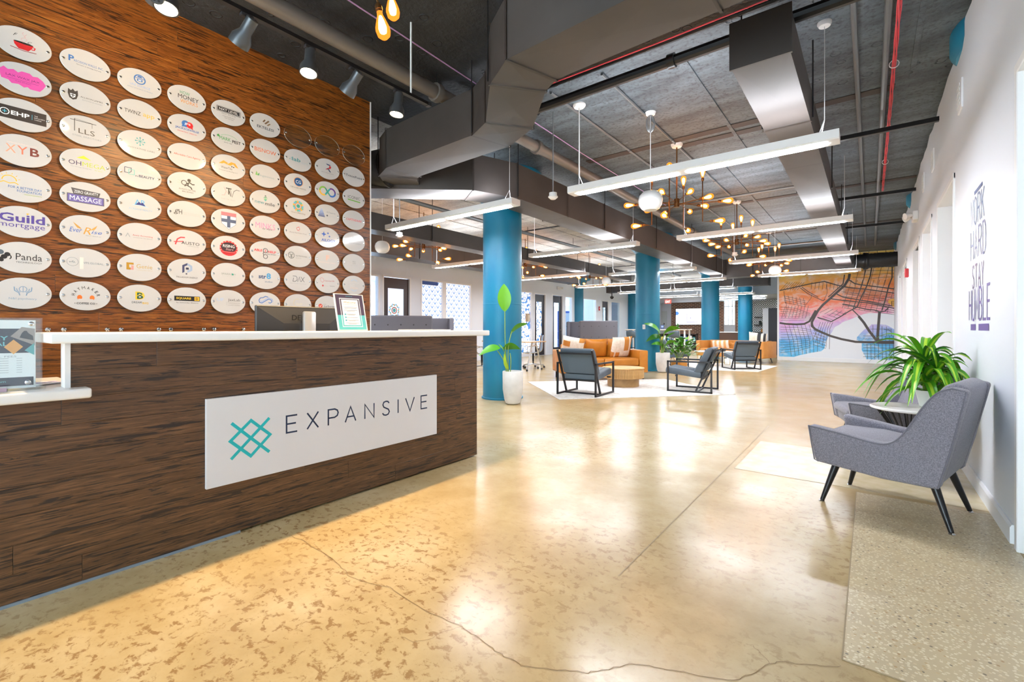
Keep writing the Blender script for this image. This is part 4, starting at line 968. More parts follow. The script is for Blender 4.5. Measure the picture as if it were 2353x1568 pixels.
bb = Bd()
for i in range(7):
    for a, wq in ((-.25, .1), (-.115, .028), (-.065, .016)): bb.poly([(a, .075+i*.0095, 0), (a+wq, .075+i*.0095, 0), (a+wq, .0765+i*.0095, 0), (a, .0765+i*.0095, 0)])
text(bb, 'REFERRAL FEES', -.125, .141, .12, .007); o = bb.out('fine_print', ink('#a9a9ae'), t, smooth=False); o.matrix_basis = on(MX_E, -.0066, 0, 0)
bb = Bd(); text(bb, 'RY', -.108, .216, .04, .017, bold=.03); text(bb, 'AL', -.107, .193, .036, .017, bold=.03); text(bb, 'expansive.com', -.145, .038, .1, .009); o = bb.out('flyer_title', ink('#7fd0d6'), t, smooth=False); o.matrix_basis = on(MX_E, -.0062, 0, 0)
for y, z in ((-.022, .275), (-.032, .033)):
    bb = Bd(); bb.cyl((-.018, y, z), (.008, y, z), .0095, n=16); bb.ball((.008, y, z), .009, .4, 1, 1, 12, 6); bb.out('screw', M['chrome'], t)
for i, (y, x, a, l, col) in enumerate(((.36, -3.0, .5, 'white leaflet fanned on the lower counter by the desk side panel', '#eceaf0'), (.385, -3.06, .2, 'second leaflet lying half under the white one on the lower counter', '#b9aecb'))):
    b = Bd(); b.box(-.06, .06, -.05, .05, 0, .0025, mx=Matrix.Rotation(a, 4, 'Z')); b.m = 1; b.box(-.05, .02, -.03, .03, .0025, .003, mx=Matrix.Rotation(a, 4, 'Z'))
    o = tag(b.out('leaflet', [ink(col), ink('#8e86a8')], smooth=False), l, 'leaflet'); o.location = (x, y, .8645+.003*(1-i))
b = Bd(); b.box(-.025, .025, -.09, .0, 0, .004); b.box(-.02, .01, -.085, -.005, .004, .02); t = tag(b.out('card_holder', M['acrylic'], smooth=False), 'small business card stack in a clear holder on the lower counter', 'card holder'); t.location = (-2.70, .235, .8645)
b = Bd(); b.box(-.015, .005, -.083, -.007, .0055, .019); b.out('card_stack', ink('#b79ab0'), t, smooth=False)
ORD = ['first', 'second', 'third', 'fourth', 'fifth', 'sixth', 'seventh', 'eighth', 'ninth', 'tenth']
# brass-eyed standoffs left on the wall under the plaques
for i in range(5):
    for dy in (-.112, .112):
        y = .432+i*.2995+dy
        b = Bd(); b.lathe([(0, 0), (.008, 0), (.008, .03), (.014, .03), (.014, .036), (.006, .038), (.006, .034), (0, .034)], 14, mx=Matrix.Rotation(PI/2, 4, 'Y')); o = b.out('standoff_screw', M['chrome'])
        tag(o, '%s bare steel standoff screw above the counter, counted from the flyer stand' % ORD[i*2+(dy > 0)], 'screw', 'bare standoff screws over the counter'); o.location = (WX, y, 1.112)
# ---------------------------------------------------------------- oval plaques on the wood wall
_ov = {}
def oval(m, z0, z1, key):
    if key not in _ov:
        b = Bd(); n = 48; a_, c_ = .1315, .1; e = .0015
        b.lathe([(0, z0), (1-e/.1, z0), (1, z0+e), (1, z1-e), (1-e/.1, z1), (0, z1)], n); b.bm.transform(Matrix.Diagonal((a_, c_, 1, 1)))
        for f in b.bm.faces: f.material_index = 1 if abs(f.normal.z) < .8 else 0
        o = b.out('plate', m); _ov[key] = o.data; bpy.data.objects.remove(o)
    return _ov[key]
b = Bd(); b.lathe([(.0055, -.02), (.0055, .0), (.0085, .0), (.0085, .003), (.006, .0055), (0, .006)], 14); so = b.out('standoff', M['chrome']); SO = so.data; bpy.data.objects.remove(so)
def Tx(s, x, y, w, c, h=None, **k): return ('t', s, x, y, w, c, h, k)
def Di(x, y, r, c, ry=None): return ('d', x, y, r, c, ry or r)
def Ri(x, y, r, w, c): return ('r', x, y, r, w, c)
def Re(x, y, w, h, c): return ('p', [(x-w/2, y-h/2), (x+w/2, y-h/2), (x+w/2, y+h/2), (x-w/2, y+h/2)], c)
def Po(c, *p): return ('p', list(p), c)
def Li(c, w, *p): return ('l', list(p), w, c)
K, GY, RD, BL, NV, PU, OR, YE, MG, TL, GN, WH = '#2a2728', '#8b9298', '#d4252c', '#3f74b8', '#25355e', '#5a4a98', '#e8782e', '#f0b92e', '#e657ab', '#3a9aa2', '#3c9a4a', '#f4f4f4'
def arc(cx, cy, r, a0, a1, n=14, ry=None): return [(cx+r*math.cos(math.radians(a0+(a1-a0)*i/n)), cy+(ry or r)*math.sin(math.radians(a0+(a1-a0)*i/n))) for i in range(n+1)]
PL = {
(1, 1): ('red coffee cup and thin script initials', [Po(RD, (-4.2, .6), (4.6, .6), (4, -1.4), (2.4, -3.6), (-2, -3.6), (-3.8, -1.4)), Di(.2, .6, 4.4, K, .6), Li(RD, .5, (4.4, -.2), (5.4, -.6), (5, -1.8), (3.8, -2)), Li('#8c1a20', .35, (-5.6, -3.6), (0, -4.3), (6, -3.6)), Li('#d9a3a8', .2, (0, 1), (-.9, 3), (1, 4.5), (-.4, 6.5), (.3, 7.6)), Li('#d9a3a8', .2, (.6, 1.2), (1.8, 3.2), (.6, 5), (1.6, 6.6)), Tx('F', -3.4, 4.6, 2, K, 1.8, shear=.5), Tx('C', 3, 1.9, 2, K, 1.5, shear=.5)]),
(1, 2): ('hot pink brush smear under thin dark lettering', [Po(MG, (-10.5, 2.8), (-8.4, 5.2), (-6.6, 3.9), (-4.2, 4.9), (-2.2, 3.6), (-.6, 5), (3, 5), (4.4, 3.7), (6.6, 4.2), (9, 2.4), (10.4, .2), (9.2, -2.4), (7.6, -4.8), (3.2, -5), (2, -4), (.4, -4.9), (-2, -3.6), (-5, -4.2), (-6.4, -2.6), (-9.4, -2.2)), Tx('LAX WAX JAX', 0, .6, 15, '#7c2a66', 1.7), Li('#7c2a66', .14, (-7, -1), (7, -1)), Tx('WAX STUDIO', 0, -2, 7, '#7c2a66', .6)]),
(1, 3): ('black banner with white letters and a ring cross', [Po('#37302f', (-11.4, 4), (10.6, 4), (10.6, -4), (-11.4, -4)), Ri(-8, 0, 1.9, .45, WH), Po('#4fb7d0', (-8.2, 1), (-7.8, 1), (-7.8, -1), (-8.2, -1)), Po('#4fb7d0', (-9, .2), (-7, .2), (-7, -.2), (-9, -.2)), Tx('EHP', -1.2, 0, 8.2, WH, 2.6, bold=.05), Li('#4fb7d0', .2, (4, 1.6), (4, -1.6)), Tx("THE", 5.8, 1.2, 1.6, WH, .6), Tx("EMPLOYER'S", 7.4, 0, 4.8, WH, .6), Tx("CHOICE", 6.6, -1.2, 3.2, WH, .6)]),
(1, 4): ('three large peach to maroon serif letters', [Tx('X', -5.4, .2, 4.6, '#e9a68a', 5.2), Tx('Y', -.3, .2, 4.6, '#e27d62', 5.2), Tx('B', 5.2, .2, 4.2, '#7c3a35', 5.2, bold=.04), Tx('xybconsultants.com', -.5, 3.9, 13, '#f0d2c4', .9)]),
(1, 5): ('yellow rising sun above blue lettering', [Li(YE, .5, *arc(-6, 2.5, 3.1, 0, 180)), Li(YE, .5, (-10, .6), (-8.4, 1.6), (-6, .8), (-3.6, 1.6), (-2, .6))]+[Li(YE, .3, (-6+4*math.cos(a), 2.5+4*math.sin(a)), (-6+5*math.cos(a), 2.5+5*math.sin(a))) for a in (.3, .8, 1.3, 1.85, 2.35, 2.85)]+[Tx('FOR A BETTER DAY', 1, -1.2, 15, BL, 1.5), Tx('FOUNDATION', 2.8, -3.2, 11, BL, 1.5), Tx('MAKING A DIFFERENCE', 4.5, -5, 8, '#a9c04a', .6)]),
(1, 6): ('bold purple two-line lettering with yellow accent', [Tx('Guild', -.3, 2.2, 20.5, PU, 5.4, bold=.06), Tx('mortgage', -.3, -3, 20.5, PU, 3.6), Po(YE, (1.4, 5.8), (3, 5.8), (1.8, 4.7))]),
(1, 7): ('black dot cluster and dark rounded lettering', [Di(-9.8, 2.6, 1.5, '#5a6470'), Di(-6.8, 1.4, 1.3, K), Di(-8.2, -.2, 1.4, K), Di(-9.9, -1.7, 1.2, K), Li(K, .5, *arc(-6.6, -.2, 1.4, -60, 60)), Di(-9.4, -2.3, 1.1, K), Tx('Panda', 2.7, .5, 11.8, '#3a3637', 4.2), Tx('TECHNOLOGY', 2.7, -3, 11.8, '#5a5657', 1)]),
(1, 8): ('pale blue hands cupping a brain', [Ri(0, 2.6, 1.7, .35, '#7c98b4'), Li('#7c98b4', .3, (0, 4.2), (0, 1)), Li('#7c98b4', .5, (-3.9, 4), (-3.7, 1.6), (-1.8, .2), (-1.4, -1.4)), Li('#7c98b4', .5, (3.9, 4), (3.7, 1.6), (1.8, .2), (1.4, -1.4)), Li('#7c98b4', .4, (-2.8, 3), (-2.6, 1.6), (-1.2, .6)), Li('#7c98b4', .4, (2.8, 3), (2.6, 1.6), (1.2, .6)), Tx('N&I psychiatry', 0, -3.6, 12.4, '#8aa3b9', 1.7)]),
(2, 1): ('blue capitals led by a tall pillar-like initial', [Tx('P', -7.4, 1.6, 2.8, BL, 4, bold=.05), Tx('RECISION WALLS, INC.', 1.6, .6, 15.2, BL, 1.7, bold=.03), Tx('Partners in driving your job.', 1.6, -1.4, 13, '#3a4b66', .9, shear=.3)]),
(2, 2): ('black heraldic crest beside small serif lettering', [Po('#3a3637', (-9, 3.4), (-7.6, 2.4), (-6.6, 3.8), (-5.6, 2.4), (-4.2, 3.4), (-4, .2), (-4.8, -2.6), (-6.6, -3.6), (-8.4, -2.6), (-9.2, .2)), Po(WH, (-8, .4), (-5.2, .4), (-5.4, -1.4), (-6.6, -2.4), (-7.8, -1.4)), Re(-6.6, -.8, .5, 2.2, '#3a3637'), Re(-6.6, -.5, 2.2, .5, '#3a3637'), Tx('ALLISON JAMES', 3, -.2, 11.6, K, 1.2), Tx('ESTATES & HOMES', 3.4, -1.9, 10.4, GY, .7)]),
(2, 3): ('black tower crane over large serif letters', [Li(K, .35, (-5.8, 6.8), (-5.8, -1.6)), Li(K, .35, (-8, 5.8), (5.4, 5.8)), Li(K, .18, (-5.8, 6.8), (4, 5.9)), Li(K, .18, (3.2, 5.8), (3.2, 2.6)), Tx('LLS', .4, -.8, 8.4, '#4d463f', 3.4), Tx('STEEL ERECTORS', .6, -4.4, 15, GY, 1.1)]),
(2, 4): ('lime triangle above purple and lime capitals', [Po('#c9d12e', (-4.8, 3), (2.8, 3), (-1.2, 5.4)), Tx('OH', -5.6, -.4, 6.4, '#4b3a5e', 3), Tx('MEGA', 4.2, -.4, 12, '#b9c63a', 3), Tx('The Ohmega Group, Inc.', -2.4, -3.2, 11, GY, .8), Tx('No Wires', 6.6, -3.2, 4, '#b9c63a', .7)]),
(2, 5): ('dark grey trapezoid over a purple block with white capitals', [Po('#57555a', (-7.6, 5), (7.6, 4), (6.8, 1), (-6.4, 1)), Tx('ZERO GRAVITY', .2, 2.7, 12.4, WH, 1.9), Po('#57555a', (-9.6, 1), (9.6, 1), (9.6, -4.6), (-9.6, -4.6)), Po('#6c62a8', (-9.2, .6), (9.2, .6), (9.2, -4.2), (-9.2, -4.2)), Tx('MASSAGE', 0, -1.8, 16.4, WH, 3.2, bold=.05)]),
(2, 6): ('gold wings behind blue script and a gold initial', [Po('#cf9d4f', (-6.6, 4.6), (-5, 1.6), (-2.2, .6), (-4, 2.4)), Po('#cf9d4f', (-5.8, 3), (-4.4, .8), (-2, .2)), Po('#cf9d4f', (6, 4), (5, 1.4), (2.4, .4), (4, 2)), Po('#cf9d4f', (5.6, 2.6), (4.4, .6), (2.2, 0)), Tx('Ever', -5.2, -.6, 6.4, '#4a6fc0', 3.2, shear=.3), Tx('R', .6, -.6, 4, '#d29a44', 4.8, shear=.3), Tx('ise', 5.6, -1, 5.6, '#4a6fc0', 2.4, shear=.3), Tx('REALTY GROUP LLC', 4, -3.8, 8, GY, .7)]),
(2, 7): ('thin ring with small script and a pale pink bar', [Ri(-6.8, .2, 2.9, .16, '#6d7f86'), Tx('vfs.', -6.8, .2, 3.4, '#6d7f86', 1.4, shear=.2), Re(-2.2, -.4, 1.9, 8, '#f3dcd4'), Tx('VFS.GLOBAL', 4, 0, 10.6, '#7b8790', 1.3)]),
(2, 8): ('dark curved lettering around a pair of orange gloves', [Tx(c, 6.6*math.cos(math.radians(168-i*22.3)), 6.2*math.sin(math.radians(168-i*22.3))-.6, 1.3 if c != 'M' else 1.7, '#4a4848', 1.9, bold=.05, rot=math.radians(78-i*22.3)) for i, c in enumerate('HAYMAKER')]+[Di(-3.2, -1.2, 1.3, OR, 1.7), Di(3.2, -1.2, 1.3, OR, 1.7), Re(-3, -2.6, 1.6, 1, '#c7c3c0'), Re(3, -2.6, 1.6, 1, '#c7c3c0'), Tx('COFFEE CO', 0, -5.2, 9.6, '#4a4848', 1.4, bold=.04), Di(-5.6, -5.2, .25, '#4a4848'), Di(5.6, -5.2, .25, '#4a4848')]),
(3, 1): ('blue globe emblem with a hat over pale blue capitals', [Ri(-.2, 2.6, 3.2, .7, BL), Re(-.2, 2, 3.2, 1.6, BL), Re(-.2, 2, 1.8, .7, WH), Po(BL, (-1.8, 4), (1.4, 4), (.6, 5.2), (-1, 5.2)), Li(BL, .4, (-3, 3.4), (2.8, 3.4)), Tx('UNI SOURCE', 0, -2.2, 12, '#8fb0de', 1.6), Tx('SIMPLE EFFICIENT DURABLE', 0, -4.6, 15, '#7f96b4', .7)]),
(3, 2): ('thin black and yellow rounded lettering', [Tx('TWINZ', -4.4, 0, 9.4, K, 2.6), Tx('app', 5.2, -.5, 7, YE, 3.2)]),
(3, 3): ('teal node star over widely spaced capitals', [Li(TL, .35, (0, 5), (0, -.4)), Li(TL, .35, (-2.6, 2.4), (2.6, 2.4)), Li(TL, .25, (-1.8, 4.2), (1.8, .6)), Li(TL, .25, (-1.8, .6), (1.8, 4.2))]+[Di(x, y, .5, TL) for x, y in ((0, 5), (0, -.4), (-2.6, 2.4), (2.6, 2.4), (-1.8, 4.2), (1.8, .6), (-1.8, .6), (1.8, 4.2))]+[Tx('INNOVATIVE LABS', 0, -3.2, 17.6, '#6b7277', 1.1, sp=1.2)]),
(3, 4): ('navy and mint speech bubbles beside navy capitals', [Li(NV, .4, (-9, 4), (-5.2, 4), (-5.2, 1.4), (-6.6, .2), (-9, .2), (-9, 4)), Li('#63b8b4', .4, (-6.6, 3), (-3.4, 3), (-3.4, -.6), (-6.6, -.6), (-6.6, 3)), Tx('IN', -2, -1, 1.6, NV, .9, bold=.03), Tx('BEAUTY', 4, -.6, 9.4, NV, 1.8, bold=.03), Tx('Innovations', 3, 1.8, 8.6, '#9ad0cc', 1.5, shear=.4)]),
(3, 5): ('light blue double letters with a navy mountain', [Tx('AR', 0, 2.4, 6.6, '#4ba7dc', 4.2), Po('#2c2f78', (-3, .4), (-.6, 3), (.4, 2), (1.4, 2.8), (3.2, .4)), Li('#9fd0ea', .3, (-4.4, .2), (0, .6), (5, -.2)), Tx('ACREAGE REALTY', .4, -2.6, 14, '#8fb6d4', 1.3)]),
(3, 6): ('small grey angular A beside red lettering', [Li(GY, .35, (-8.4, -1), (-7.2, 1.6), (-6, -1)), Tx('Avery Accounting', 1.6, .6, 12, '#c9454a', 1.4), Tx('INTEGRATED TAX SERVICES', 1.8, -1, 11.4, '#9a8f90', .7)]),
(3, 7): ('gold square emblem and gold serif lettering', [Po('#b98a26', (-8, 3), (-3.8, 3), (-3.8, 1.6), (-6.4, 1.6), (-6.4, -.6), (-3.8, -.6), (-3.8, -2.2), (-8, -2.2)), Po('#d99a94', (-5.4, 1), (-3.8, 1), (-3.8, -2.2), (-5.6, -2.2), (-5.6, -.6), (-5, -.6)), Tx('Genie', 2.6, .8, 9.6, '#c6a45c', 3), Tx('CONSULTING GROUP', 2.8, -2, 9.6, '#c8b99a', .8)]),
(3, 8): ('green and yellow house-shaped letter emblem', [Tx('D', 0, 1.8, 5.6, '#e8c53a', 6, bold=.08), Tx('B', 0, 1.8, 3.6, '#1f5a4c', 4.6, bold=.05), Po('#e8c53a', (-2.2, 1.4), (0, 3.2), (2.2, 1.4), (1.6, 1.4), (0, 2.6), (-1.6, 1.4)), Tx('DREAM', -2, -3.2, 5.8, '#1f3f4c', 1.4, bold=.04), Tx('BIG', 3.2, -3.6, 3.6, '#dfb545', 1.5, bold=.05)]),
(4, 1): ('stacked green, black and orange capitals', [Tx('HOW', -1.6, 4, 6.6, '#4c9a72', 2.6), Tx('MONEY', .8, .8, 14, K, 3.2, bold=.02), Tx('WORKS', 1.2, -2.6, 12, '#e29342', 2.8)]),
(4, 2): ('blue and red speech bubbles over blue capitals', [Di(-1.2, 2.8, 2.6, BL), Di(1.6, 2.4, 2.4, RD), Po(BL, (-3.4, 1.6), (-2, .4), (-3.8, -.2)), Po(RD, (3.6, 1), (2.2, .2), (4, -.6)), Tx('JPS', .1, 2.7, 4.2, WH, 2, bold=.04), Tx('JACKSONVILLE', 0, -1.6, 16, '#2f63b0', 2, bold=.04), Tx('PEDIATRIC SPEECH', 0, -3.9, 13, RD, .9)]),
(4, 3): ('a single line of small red lettering', [Tx('Affordable Care Agency', 0, 0, 18, '#d8463e', 1.9, bold=.01)]),
(4, 4): ('black pocket-watch figure over small brown capitals', [Ri(-2.2, 1.6, 1.7, .5, K), Di(1.2, 4, 1.2, K), Li(K, .8, (-.6, 1), (1.6, 2.4), (3.6, 1.2), (5, 1.6)), Li(K, .8, (.6, 1.6), (.4, -.4), (2.4, -1.2), (3.2, -2.8)), Li(K, .7, (0, .2), (-2, -1)), Li('#c8b79a', .2, (-6.4, 3), (-4, 2.4)), Li('#c8b79a', .2, (-6.8, 1), (-4.2, 1)), Tx('ALWAYS ON TIME', 0, -3.6, 11.4, '#4a3b2c', 1.1), Tx('BAIL BONDS', .4, -5.3, 7.6, '#4a3b2c', 1)]),
(4, 5): ('curly black initials and pale pink small capitals', [Tx('g', -7.2, .4, 3.6, '#3c3a3c', 4, shear=.3), Tx('H', -4.6, .8, 2.2, '#3c3a3c', 3.6), Tx('HART & ASSOCIATES', 3, .6, 12, '#e2b4b2', .9), Tx('REAL ESTATE SERVICES', 3.6, -.6, 11.6, '#b5aeb0', .6)]),
(4, 6): ('red brush-stroke initial with black capitals', [Li('#d9434a', .9, (-8, -2.4), (-6.6, 2), (-4.4, 3.6), (-1.6, 3.8)), Li('#d9434a', .6, (-9, -.4), (-5.4, .2), (-2.6, .6)), Tx('AUSTO', 2.2, -.4, 12.4, K, 2.3), Tx('COMMERCIAL', 4, -2.6, 8, GY, .7, sp=1.3)]),
(4, 7): ('blue-grey folded hexagon above spaced black capitals', [Po('#474a6c', (-3.4, 4.6), (0, 6.6), (0, 4.8), (-1.9, 3.7), (-1.9, -.6), (-3.4, -1.6)), Po('#9fb0cc', (0, 6.6), (3.4, 4.6), (3.4, .8), (0, -1.2), (0, .6), (1.9, 1.7), (1.9, 3.7), (0, 4.8)), Po('#2f3350', (-1, 3), (1, 3), (1, 1.4), (-1, 1.4)), Re(-.6, -2, 1, 1, '#2f3350'), Tx('PALLADIUM ENERGY', 0, -4.8, 14.4, '#3a3a44', 1.2, sp=1.15)]),
(4, 8): ('yellow lettering on a black bar', [Re(0, 1.2, 17.4, 3.8, '#23201f'), Re(6.6, 1.2, 3.4, 3, YE), Tx('SQUARE', -2.4, 1.2, 10, '#f2c62e', 1.9, bold=.04), Tx('D', 6.6, 1.2, 1.6, K, 1.9, bold=.06), Tx('by Schneider Electric', .2, -2.2, 15, '#4f4c4c', 1.1)]),
(5, 1): ('white capitals on a framed black box', [Li(K, .3, (-9, 3.4), (9, 3.4), (9, -.6), (-9, -.6), (-9, 3.4)), Re(0, 1.5, 16.8, 3, K), Tx('NXT LEVEL', 0, 1.5, 14.6, WH, 1.8, bold=.02), Tx('REAL ESTATE', 0, -1.8, 10.6, '#565354', .8, sp=1.2), Tx('Licensed Broker', 0, -3.6, 9.4, '#6a6768', .8), Tx('Tim Vincent', .2, -5, 7, '#6a6768', .8)]),
(5, 2): ('green and black pest-control capitals under a green arc', [Li('#69b884', .25, *arc(0, .4, 7, 20, 150, 16, 3.6)), Po(GN, (-9, 2), (-7.4, 2.8), (-7, .8), (-8.6, .6)), Tx('MARK', -2.8, .2, 8.6, '#2f9a46', 2.8, bold=.05), Tx('PEST', 6, -.4, 6.6, K, 2.5, bold=.05), Tx('SERVICES + MORE', -.6, -2.8, 6, '#565354', .8)]),
(5, 3): ('orange roof shapes above dark condensed lettering', [Po('#f19a22', (-7.6, 1.4), (-4, 4.6), (-.6, 3.2), (-1.4, 1.8), (-3.6, 2.4), (-5, 1.6)), Po('#f19a22', (-1.6, 1.8), (2, 4.6), (5, 4.2), (7.6, .6), (5.4, 1), (3.4, 3), (1.4, 1.4)), Re(2.4, .8, .9, .9, K), Re(3.8, .6, .9, .9, K), Tx('WaterTite', -1.6, -1.2, 8.6, '#4a4440', 1.9), Tx('Commercial Roofing LLC', -.2, -3.8, 14.6, '#6a6460', 1.2, shear=.3)]),
(5, 4): ('dark serif monogram crossed by a pink ribbon letter', [Tx('T', 0, 2.2, 4.4, K, 5.4), Li(K, .35, (1, 4.6), (2.6, -2.2), (4, 3), (6, 4.6), (8.6, 4.4)), Li(K, .5, (.2, 3), (1.6, -1.8)), Li('#e39a9c', .4, (-3.8, 5), (-2, 1.8), (-3.2, -1.6), (-5.4, -2)), Li('#e39a9c', .3, (-2, 1.8), (-.4, .4)), Tx('THE TK WAY', -.4, -4.8, 10.6, '#a29da0', .9, sp=1.3)]),
(5, 5): ('large shield with red chief and navy cross', [Po('#cd7880', (-5.8, 7), (5.8, 7), (5.8, 4), (-5.8, 4)), Po('#f4f3f1', (-5.8, 4), (5.8, 4), (5.4, -2.6), (0, -7), (-5.4, -2.6)), Re(0, -.8, 2.6, 9.6, '#55607e'), Po('#55607e', (-5.6, 1.4), (5.6, 1.4), (5.5, -1.4), (-5.5, -1.4)), Li('#55607e', .25, (-5.8, 4), (-5.4, -2.6), (0, -7), (5.4, -2.6), (5.8, 4), (-5.8, 4))]),
(5, 6): ('red marquee oval with a dark centre and bulb border', [Di(0, -.4, 7, '#d8343a', 6.4), Di(0, .4, 6, '#402a30', 4.2), Po('#c22a30', (-5.6, -3), (5.6, -3), (4, -5.4), (-4, -5.4))]+[Di(6.5*math.cos(a*PI/8), 5.7*math.sin(a*PI/8)-.2, .38, '#ffd9c0') for a in range(-1, 10)]+[Tx('RISING', 0, 1.4, 9, WH, 2.4, bold=.02), Tx('Stars', .6, -1.2, 6, '#e7b8ba', 1.8, shear=.3), Li('#efb0aa', .2, (-5, -3.6), (5, -3.6))]),
(5, 7): ('thin grey-green capitals with a leaf-filled letter', [Tx('SPARROW', 0, .6, 11.2, '#8a938c', 1.5), Di(3, .6, .8, '#3c9a82'), Tx('BIOSCIENCES INC', 0, -1.2, 10.4, '#b4b8b4', .6)]),
(5, 8): ('pale blue initials then dark serif lettering', [Tx('UF', -6.4, 1.6, 5, '#a9c4e6', 2.6), Tx('JaxLab', 4.2, 1.4, 9.6, '#4d4746', 2.6), Li(GY, .12, (-1.6, 0), (-1.6, -3)), Tx('CityLab Jacksonville', 4, -1, 9.6, '#8c8886', .9), Tx('UNIVERSITY of FLORIDA', 4, -2.8, 9.6, '#8c8886', .6)]),
(6, 1): ('bronze slanted bars over dark serif capitals', [Po('#7c6148', (-2.6, 2.6), (-.8, 5), (.2, 4.6), (-1.4, 2.2)), Po('#7c6148', (-1, 1.4), (2.4, 5), (3.6, 4.4), (.2, .8)), Po('#8c7358', (1, .4), (3.6, 2.8), (4.6, 2.2), (2.2, 0)), Tx('EKTELESI', 0, -2.6, 14.4, '#2e3a48', 2.3, bold=.02)]),
(6, 2): ('large plain orange capitals', [Tx('BISNOW', 0, -.4, 18.6, '#e86e38', 3.4, bold=.03)]),
(6, 3): ('green leaf flame beside thin grey-blue lettering', [Po('#7fb564', (-8.6, -.6), (-7.6, 3), (-6.6, .4), (-7.4, -1)), Po('#4f9a62', (-7.2, -.8), (-5.2, 2), (-5.4, -.8)), Tx('Ingenious', 1.4, -.4, 12.6, '#8b9fa6', 2.4), Tx('STAFFING SOLUTIONS', 2.4, -2.6, 9, '#b5bcc0', .5)]),
(6, 4): ('striped green fan above teal and dark lettering', [Po(K, (-1, 4.4), (0, 5.8), (1.2, 4.6), (0, 5)), Po('#4d9a6c', (-2, 2.8), (0, 4.6), (2, 3.2), (0, 3.6)), Po('#7fc08e', (-1.6, 1.8), (0, 3.2), (1.6, 2.2), (0, 1)), Po('#5fb0b4', (-1, 1), (0, 1.8), (1, 1.2), (0, .2)), Tx('new', -5, -1.6, 7.8, '#5f9fa8', 2), Tx('mile', 4, -1.6, 8.4, '#3c4246', 3)]),
(6, 5): ('tall pink block capitals crossed by thin script', [Tx('MINKS', 0, .8, 17, '#ec8cb8', 5, bold=.04), Tx('by Alyx', 1.8, -1.8, 9, '#6a5a66', 2, shear=.5)]),
(6, 6): ('red capitals beside a pair of handcuff rings', [Tx('ABLE', -6.2, 1.4, 7, '#e0323a', 2, bold=.05), Tx('2', 0, 1.4, 1.4, '#e0323a', 2.2, bold=.05), Tx('HELP', 5.8, 1, 7, '#e0323a', 2, bold=.05), Ri(0, 1.6, 1.9, .5, '#4a4a4e'), Ri(0, -3.6, 1.8, .5, '#4a4a4e'), Li('#4a4a4e', .5, (-1.6, .4), (-2, -1.4), (-1.4, -2.6)), Tx('BAIL BONDS', 5.4, -1.2, 7.6, '#3c3c40', 1)]),
(6, 7): ('navy letters ending in a big blue figure eight', [Tx('str', -2.6, .8, 6.6, '#33507f', 3.2, bold=.06), Tx('8', 2.8, 1.8, 3.8, '#3f9ad4', 5.2, bold=.06), Tx('studios', 2.8, -3.2, 6.6, '#4a6a92', 1.6)]),
(6, 8): ('looping blue cloud outline', [Li('#4a78c0', .7, (-5.6, 2.6), (-4.4, 4.6), (-2, 5), (0, 6.2), (2.4, 5.6)), Li('#4a78c0', .7, (-5.6, 2.6), (-5, .6), (-3, .2), (0, 2.2), (3, 4), (5.2, 3), (5.4, 1.2), (4, .4), (2.6, .8)), Li('#7fa6dc', .5, (-4.6, 2.4), (-3.2, 1.4), (0, 3.4), (3, 5), (6, 4), (6.6, 1.6)), Tx('CMCJ', 0, -3.2, 9.6, '#3a4250', 2.2, bold=.03)]),
(7, 2): ('teal dotted lettering with a faint second word', [Di(-8, -.6, .4, TL), Di(-6.6, -.6, .4, TL), Di(-6.6, .9, .4, TL), Tx('lab', -1.8, .2, 8, '#3f8f94', 3.4, bold=.03), Tx('digital', 6.4, -1.4, 7.2, '#b3c1c6', 1.7)]),
(7, 3): ('blue disc with interlocked white letters', [Di(.2, 2.4, 4.6, '#e8a96c', 4.4), Di(.2, 2.4, 4, '#27588f'), Tx('CG', .2, 2.4, 5, WH, 3), Tx('CORE GLOBAL FINANCIAL', 0, -3.4, 15.4, '#5a564f', 1.3), Tx('TRUSTED ADVICE GROUP', 0, -5.2, 12, '#b5aaa0', .6)]),
(7, 4): ('round flower wreath above brown script', [('d', 4.2*math.cos(a*.42), 2.2+4.2*math.sin(a*.42), 1.0, ('#5fb3d8', '#e6b04a', '#63b8a0')[a % 3], 1.0) for a in range(15)]+[Ri(0, 2.2, 3, .6, '#d9824a'), Di(0, 2.2, 1.7, '#3f9a8a'), Tx('Cloud n Everything', 0, -4.4, 14, '#8a7a6a', 1.7, shear=.3)]),
(7, 5): ('small red fruit outline above grey script', [Ri(0, 3.6, 1.4, .4, '#d9494e'), Li('#d9494e', .3, (0, 4.8), (1, 5.8)), Li('#d9494e', .2, (-1.2, 1.6), (1.4, 1.6)), Tx('Bounty Real Estate Group', 0, -.6, 16.6, '#8d8588', 1.6, shear=.4), Tx('WITHIN THE DREAM', 0, -2.8, 8, '#cbb9b9', .7)]),
(7, 6): ('round dark tree emblem beside grey capitals', [Ri(-6.6, .6, 2.9, .4, '#565a58'), Li('#565a58', .6, (-6.6, .8), (-6.6, -2)), Li('#565a58', .3, (-8.8, 1.6), (-6.6, .4), (-4.4, 1.6)), Li('#565a58', .3, (-8.2, 2.6), (-6.6, .8), (-5, 2.6)), Li('#565a58', .3, (-8.6, -1.4), (-6.6, -.4), (-4.6, -1.4)), Tx('NUTRITIONAL', 3.4, .6, 11.2, '#565a58', 1.2), Tx('ROOTS', .4, -1.5, 5, '#8d908e', .9, sp=1.3)]),
